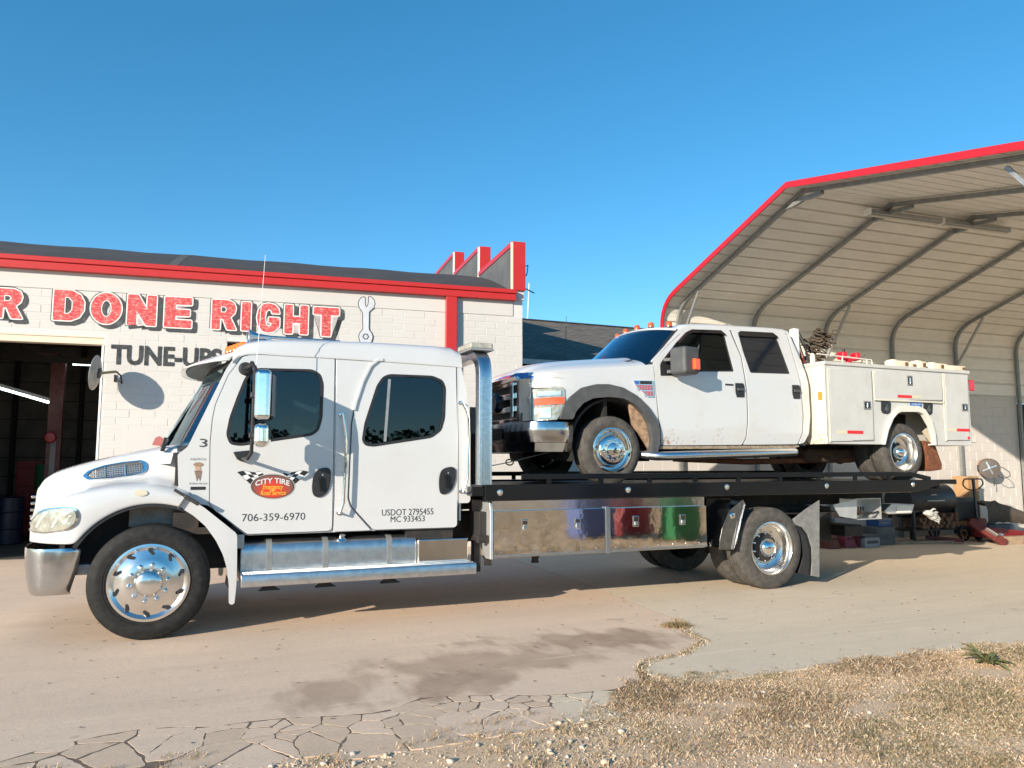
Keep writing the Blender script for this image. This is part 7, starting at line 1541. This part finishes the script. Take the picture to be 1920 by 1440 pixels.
# interior
SG = M('pickup_seat', (.22, .27, .21), .7); q = Fp([(745, 540)], 8.4)[0]
for yy in (8.40, 9.4):
    c_ = MB().box(q[0]-.35, q[0]+.2, yy-.25, yy+.25, 2.2, 2.4).build('seat', SG, pk, bevel=.05, seg=3)
    MB().prism([(q[0]+.0, 2.35), (q[0]+.18, 2.35), (q[0]+.26, 2.85), (q[0]+.22, 3.0), (q[0]+.08, 2.98), (q[0]+.05, 2.85)], yy-.24, yy+.24).build('seat_back', SG, c_, bevel=.05, seg=3)
MB().box(Pb.x-.15, Pb.x+.30, PY+.1, mp_(PY+.1), 2.2, Pb.z-.03).build('dashboard', DASH, pk, bevel=.05, seg=3)
MB().tube([Vector((Pb.x+.42+.08*math.sin(a), 8.35+.19*math.cos(a), 2.62+.17*math.sin(a))) for a in [i*math.tau/20 for i in range(20)]], .015, 8, closed=True).build('steering_wheel', BLACK, pk)
mb = MB(); mb.box(Pb.x+.2, Xc-.06, PY+.06, mp_(PY+.06), 1.9, 2.0); mb.box(Pb.x-.6, Pb.x-.55, PY+.1, mp_(PY+.1), 1.8, 2.55); mb.build('cab_floor', DARK, pk, weld=False)
# ---- service body
SY_ = 7.70
b0, b1 = Sp([(296, 385), (1478, 425)]); bl0, bl1 = Sp([(312, 1030), (1490, 1012)]); bzt = (b0[1]+b1[1])/2; bzb = (bl0[1]+bl1[1])/2; X0, X1 = (b0[0]+bl0[0])/2, (b1[0]+bl1[0])/2
ia = [(772, bzb), (798, 900), (838, 805), (872, 765), (900, 752), (1040, 752), (1085, 772), (1140, 868), (1165, 960), (1174, bzb)]
IA = [(Sp([(772, 1020)])[0][0], bzb)]+Sp(ia[1:-1])+[(Sp([(1176, 1020)])[0][0], bzb)]
hole = [(x, z) for x, z in IA]
out = [(X0, bzb)]+hole+[(X1, bzb), (X1, bzt), (X0, bzt)]
svc = panel('box_side', out, SY_+.012, .02, BODYG, pk, bevel=.004)
svc2 = panel('box_side', out, mp_(SY_+.012), -.02, BODYG, pk, bevel=.004)
mb = MB()
for ya, yb in ((SY_+.033, SY_+.45), (mp_(SY_+.45), mp_(SY_+.033))):
    mb.box(X0, X0+.03, ya, yb, bzb, bzt-.001); mb.box(X1-.03, X1, ya, yb, bzb, bzt-.001); mb.box(X0+.03, IA[0][0]-.05, ya, yb, bzb, bzb+.02); mb.box(IA[-1][0]+.05, X1-.03, ya, yb, bzb, bzb+.02)
mb.box(X0+.03, X1-.03, SY_+.445, SY_+.46, bzb, bzt-.002); mb.box(X0+.03, X1-.03, mp_(SY_+.46), mp_(SY_+.445), bzb, bzt-.002); mb.box(X0+.03, X1-.03, SY_+.461, mp_(SY_+.461), 1.98, 2.0)
mb.build('box_shell', BODYG, pk, weld=False)
MB().box(X0-.012, X0, SY_+.0, mp_(SY_+.0), bzb, bzt-.002).build('front_wall', CREAM, pk, bevel=.003)
for ya, yb in ((SY_-.01, SY_+.47), (mp_(SY_+.47), mp_(SY_-.01))): MB().box(X0-.015, X1+.015, ya, yb, bzt, bzt+.05).build('top_lid', BODYG, pk, bevel=.01)
TRIM = M('cream_door_edge', (.66, .62, .52), .5)
def sdoor(p):
    o_ = Sp(p); d_ = panel('box_door', fillet(o_, .012, 2), SY_-.010, .02, BODYG, pk, bevel=.005); return d_
dd1 = sdoor([(322, 396), (666, 409), (688, 985), (342, 993)]); dd2 = sdoor([(694, 416), (1243, 436), (1248, 660), (699, 653)]); dd3 = sdoor([(1264, 441), (1453, 456), (1472, 982), (1288, 984)])
for P_ in ([(310, 396), (334, 996)], [(680, 415), (697, 655)], [(1251, 438), (1262, 664)], [(1258, 664), (1280, 990)]):
    a_, b_ = Sp(P_); MB().beam((a_[0], SY_-.008, a_[1]), (b_[0], SY_-.008, b_[1]), .022, .014, up=(0, 1, 0)).build('hinge_edge', TRIM, pk, bevel=.003)
a_, b_ = Sp([(692, 660), (1255, 668)]); MB().beam((a_[0], SY_-.010, (a_[1]+b_[1])/2), (b_[0], SY_-.010, (a_[1]+b_[1])/2), .02, .022).build('drip_edge', TRIM, pk, bevel=.003)
# arch flare
oa = [(766, 1022), (782, 920), (818, 815), (855, 752), (902, 708), (960, 702), (1042, 704), (1098, 735), (1152, 820), (1182, 930), (1188, 1020)]
fl = Sp(oa)+list(reversed(IA[1:-1])) ; fl = [(fl[0][0], bzb)]+fl[1:10]+[(fl[10][0], bzb), (IA[-1][0]+.006, bzb)]+list(reversed([(x, z) for x, z in IA[1:-1]]))+[(IA[0][0]-.004, bzb)]
panel('arch_flare', fl, SY_-.035, .045, M('cream_flare', (.66, .64, .57), .45), pk, bevel=.010)
MB().box(IA[0][0]+.0, IA[-1][0], SY_+.43, SY_+.44, bzb-.0, IA[4][1]).build('arch_backing', DARK, pk)
q = XZs('s', [(1065, 915), (1120, 865), (1165, 950), (1172, 1015), (1125, 1000)], SY_+.35); MB().prism(q, SY_+.3, SY_+.31).build('arch_brace', CREAM, pk)
q = XZs('s', [(1110, 985), (1195, 1022), (1218, 1090), (1250, 1180), (1248, 1225), (1160, 1238), (1135, 1150)], SY_+.12); panel('rusty_flap_bracket', q, SY_+.12, .30, RUST, pk, bevel=.006)
def latch(P_, d_):
    o_ = Sp(P_); x0_, x1_ = o_[0][0], o_[1][0]; z0_, z1_ = min(o_[0][1], o_[1][1]), max(o_[0][1], o_[1][1])
    l_ = MB().box(x0_, x1_, SY_-.024, SY_-.011, z0_, z1_).build('latch', GALVD, d_, bevel=.005); MB().box(x0_+.014, x1_-.014, SY_-.0255, SY_-.0245, z0_+.016, z1_-.016).build('latch_well', BLACK, l_); MB().box((x0_+x1_)/2-.012, (x0_+x1_)/2+.014, SY_-.034, SY_-.026, z0_+.025, z1_-.025).build('latch_grip', ALU, l_, bevel=.004)
latch([(597, 663), (657, 732)], dd1); latch([(952, 455), (999, 537)], dd2); latch([(1400, 684), (1451, 746)], dd3)
def tape(P_, m_, d_, Y=SY_-.0125):
    o_ = Sp(P_); MB().box(o_[0][0], o_[1][0], Y, Y+.002, o_[1][1], o_[0][1]).build('reflective_tape', m_, d_)
tape([(470, 904), (600, 933)], REDD, dd1); tape([(388, 902), (469, 931)], TAPE, dd1); tape([(880, 612), (998, 641)], REDD, dd2); tape([(999, 616), (1075, 641)], TAPE, dd2); tape([(1365, 888), (1470, 914)], REDD, dd3); tape([(1292, 886), (1364, 911)], TAPE, dd3); tape([(1452, 954), (1470, 976)], REDD, dd3)
STK = M('blue_sticker', (.04, .13, .42), .4); o_ = Sp([(992, 672), (1085, 705)]); st_ = MB().box(o_[0][0], o_[1][0], SY_+.004, SY_+.0115, o_[1][1]-.01, o_[0][1]).build('blue_sticker', STK, pk)
for i in range(6):      # lettering too blurred to read: pale upright marks only
    xa_ = o_[0][0]+.03+i*(o_[1][0]-o_[0][0]-.05)/6; MB().box(xa_, xa_+.012+.008*(i % 3), SY_+.0015, SY_+.0035, o_[1][1]+.012+.006*(i % 2), o_[0][1]-.016).build('sticker_mark', M('sticker_pale', (.35, .48, .68), .5), st_)
for P_ in ([(755, 665), (770, 657), (820, 660), (833, 680), (830, 755), (808, 770), (768, 764), (756, 740)], [(1102, 672), (1118, 664), (1162, 667), (1176, 688), (1172, 762), (1152, 778), (1115, 770), (1102, 748)]):
    o_ = fillet(Sp(P_), .015, 3); k_ = panel('filler_pocket', o_, SY_+.002, .012, BLACK, pk, bevel=.004); c_ = cen(o_)
    MB().beam((c_[0]-.03, SY_-.004, c_[1]-.05), (c_[0]+.02, SY_-.004, c_[1]+.03), .02, .01, up=(0, 1, 0)).build('pocket_strap', GREYP, k_); MB().lathe([(0, .012), (.03, .01), (.035, 0)], (c_[0]+.01, SY_-.0, c_[1]-.03), (0, -1, 0), 16).build('pocket_cap', GREYP, k_)
MB().box(X0-.025, X0-.013, SY_+.05, SY_+.12, *(lambda a, b: (b[1], a[1]))(XZ('s', 268, 588, SY_+.08), XZ('s', 268, 655, SY_+.08))).build('amber_marker', M('amber_marker', (.9, .22, .01), .2, 0, .5), pk, bevel=.006)
a_, b_ = XZ('s', 1480, 492, SY_+.1), XZ('s', 1508, 585, SY_+.1); MB().box(X1+.001, b_[0]-.03, SY_+.05, SY_+.2, b_[1], a_[1]).build('tail_lamp', REDL, pk, bevel=.02)
a_, b_ = Sp([(1492, 950), (1556, 1005)]); MB().box(X1+.002, b_[0], SY_+.03, mp_(SY_+.03), b_[1], a_[1]).build('rear_bumper', TRIM, pk, bevel=.02)
# ---- goods on the box tops
T0 = bzt+.05
rk = MB(); q = [XZ('r', x, y, SY_+.02) for x, y in ((60, 860), (548, 880))]; a_, b_ = q
rk = MB().tube([(a_[0], SY_+.02, T0+.09), (b_[0], SY_+.02, T0+.06), (b_[0]+.01, SY_+.02, T0)], .010, 6); rk.tube([(a_[0]+.45, SY_+.02, T0), (a_[0]+.45, SY_+.02, T0+.08)], .009, 6); rk.tube([(a_[0]+.9, SY_+.02, T0), (a_[0]+.9, SY_+.02, T0+.07)], .009, 6); rk.build('top_rail', M('cream_rail', (.70, .66, .58), .5), pk)
def top(nm, label, cat, c, x, Y=7.85):
    X = XZ(c, x, 800, Y)[0]; return X, root(nm, (X, Y, T0), label, cat)
X, vs_ = top('bench_vise', 'bright red bench vise on top of the front utility box', 'vise', 'r', 345)
RV = M('vise_red', (.62, .01, .025), .35, 0, .3)
MB().lathe([(.05, 0), (.05, .03), (.03, .05), (.03, .09), (0, .09)], (X-.02, 7.85, T0), (0, 0, 1), 16).build('base', RV, vs_)
for dx, nm in ((-.13, 'fixed_jaw'), (.12, 'moving_jaw')): MB().box(X+dx-.045, X+dx+.045, 7.79, 7.91, T0+.06, T0+.165).build(nm, RV, vs_, bevel=.02, seg=3)
MB().box(X-.14, X+.13, 7.82, 7.88, T0+.05, T0+.09).build('slide', RV, vs_, bevel=.01); MB().tube([(X+.15, 7.85, T0+.09), (X+.24, 7.85, T0+.09)], .012, 8).build('screw', ALU, vs_); MB().tube([(X+.22, 7.85, T0+.02), (X+.24, 7.80, T0+.16)], .007, 6).build('turn_bar', GREYP, vs_); MB().lathe([(0, .02), (.022, .02), (.022, -.02), (0, -.02)], (X-.10, 7.85, T0+.19), (0, 0, 1), 10).build('jaw_cap', BLACK, vs_)
OFFW = M('offcut_cream', (.78, .70, .56), .7, 0, 0, (8, (.62, .52, .38), .4, .7))
for lb, x0_, x1_, hh in (('long cream tray on the utility box just right of the red vise', 730, 860, .09), ('short cream block with dark notch on the utility box', 865, 930, .07), ('upright cream block in the middle of the box top', 950, 1020, .10), ('open cream frame on the utility box lid', 1080, 1180, .09), ('rearmost cream tray near the tail of the box top', 1185, 1370, .075)):
    xa_, xb_ = XZ('r', x0_, 900, 7.8)[0], XZ('r', x1_, 900, 7.8)[0]; r0 = root('tray', ((xa_+xb_)/2, 7.8, T0), lb, 'tray')
    MB().box(xa_, xb_, 7.76, 7.92, T0+.001, T0+hh).build('body', OFFW, r0, bevel=.006); MB().box(xb_-.07, xb_-.012, 7.752, 7.758, T0+.02, T0+hh-.02).build('notch', M('notch_brown', (.16, .09, .04), .8), r0); MB().box(xa_+.01, xa_+.08, 7.78, 7.9, T0+hh, T0+hh+.015).build('lip', OFFW, r0)
# crane post, cables, chain hoist behind the cab
cpx = XZ('r', 10, 600, 8.15)[0]; zt = XZ('f', 1395, 165, 8.15)[1]; hp_ = root('hose_post', (XZ('f', 1395, 300, 8.15)[0], 8.15, 1.98), 'white post with black hoses standing between cab and utility box', 'post'); X = XZ('f', 1395, 300, 8.15)[0]
MB().box(X-.05, X+.05, 8.1, 8.2, 1.98, zt).build('post', WHITE, hp_, bevel=.02, seg=3)
for i in range(7): MB().tube([(X+.04, 8.1+.015*i, zt-.05-.05*i), (X+.13+.02*math.sin(i*2), 8.08+.02*i, zt-.25-.06*i), (X+.16+.03*math.cos(i), 8.08, zt-.55), (X+.10+.02*i, 8.12, T0-.1)], .010, 6).build('hose', BLACK if i != 3 else M('hose_red', (.35, .03, .02), .5), hp_)
gx_ = XZ('r', 45, 740, 8.2); gr_ = root('chain_pile', (gx_[0], 8.2, T0), 'dark rusty pile of chain and cable heaped behind the cab', 'chain pile'); random.seed(4)
CH = M('rusty_chain', (.07, .05, .035), .7, .3, 0, (20, (.16, .12, .075), .4, .7)); base = XZ('r', 20, 870, 8.2)
for i in range(95):
    t_ = random.random(); cx_ = gx_[0]-.10+.30*t_*random.random()+.03*t_; z_ = base[1]-.15+(.62)*t_; a = random.uniform(0, 6.28); tl = random.uniform(-1.4, 1.4); cx_ += .10*t_*random.uniform(-.5, 1); yj = random.uniform(-.12, .12)
    MB().tube([Vector((cx_+.055*math.cos(k_)*math.cos(a), 8.2+yj+.06*math.sin(k_), z_+.035*math.cos(k_)*math.sin(tl)+.02*math.sin(k_))) for k_ in [j*math.tau/9 for j in range(9)]], .011, 5, closed=True).build('chain_link', CH, gr_)
cc = XZ('r', 18, 850, 7.95); MB().lathe([(0, .09), (.02, .085), (.035, .05), (.035, -.2), (0, -.2)], (cc[0], 7.95, cc[1]+.02), (0, 0, 1), 14).build('filler_neck', M('cream_neck', (.75, .68, .55), .5), pk)
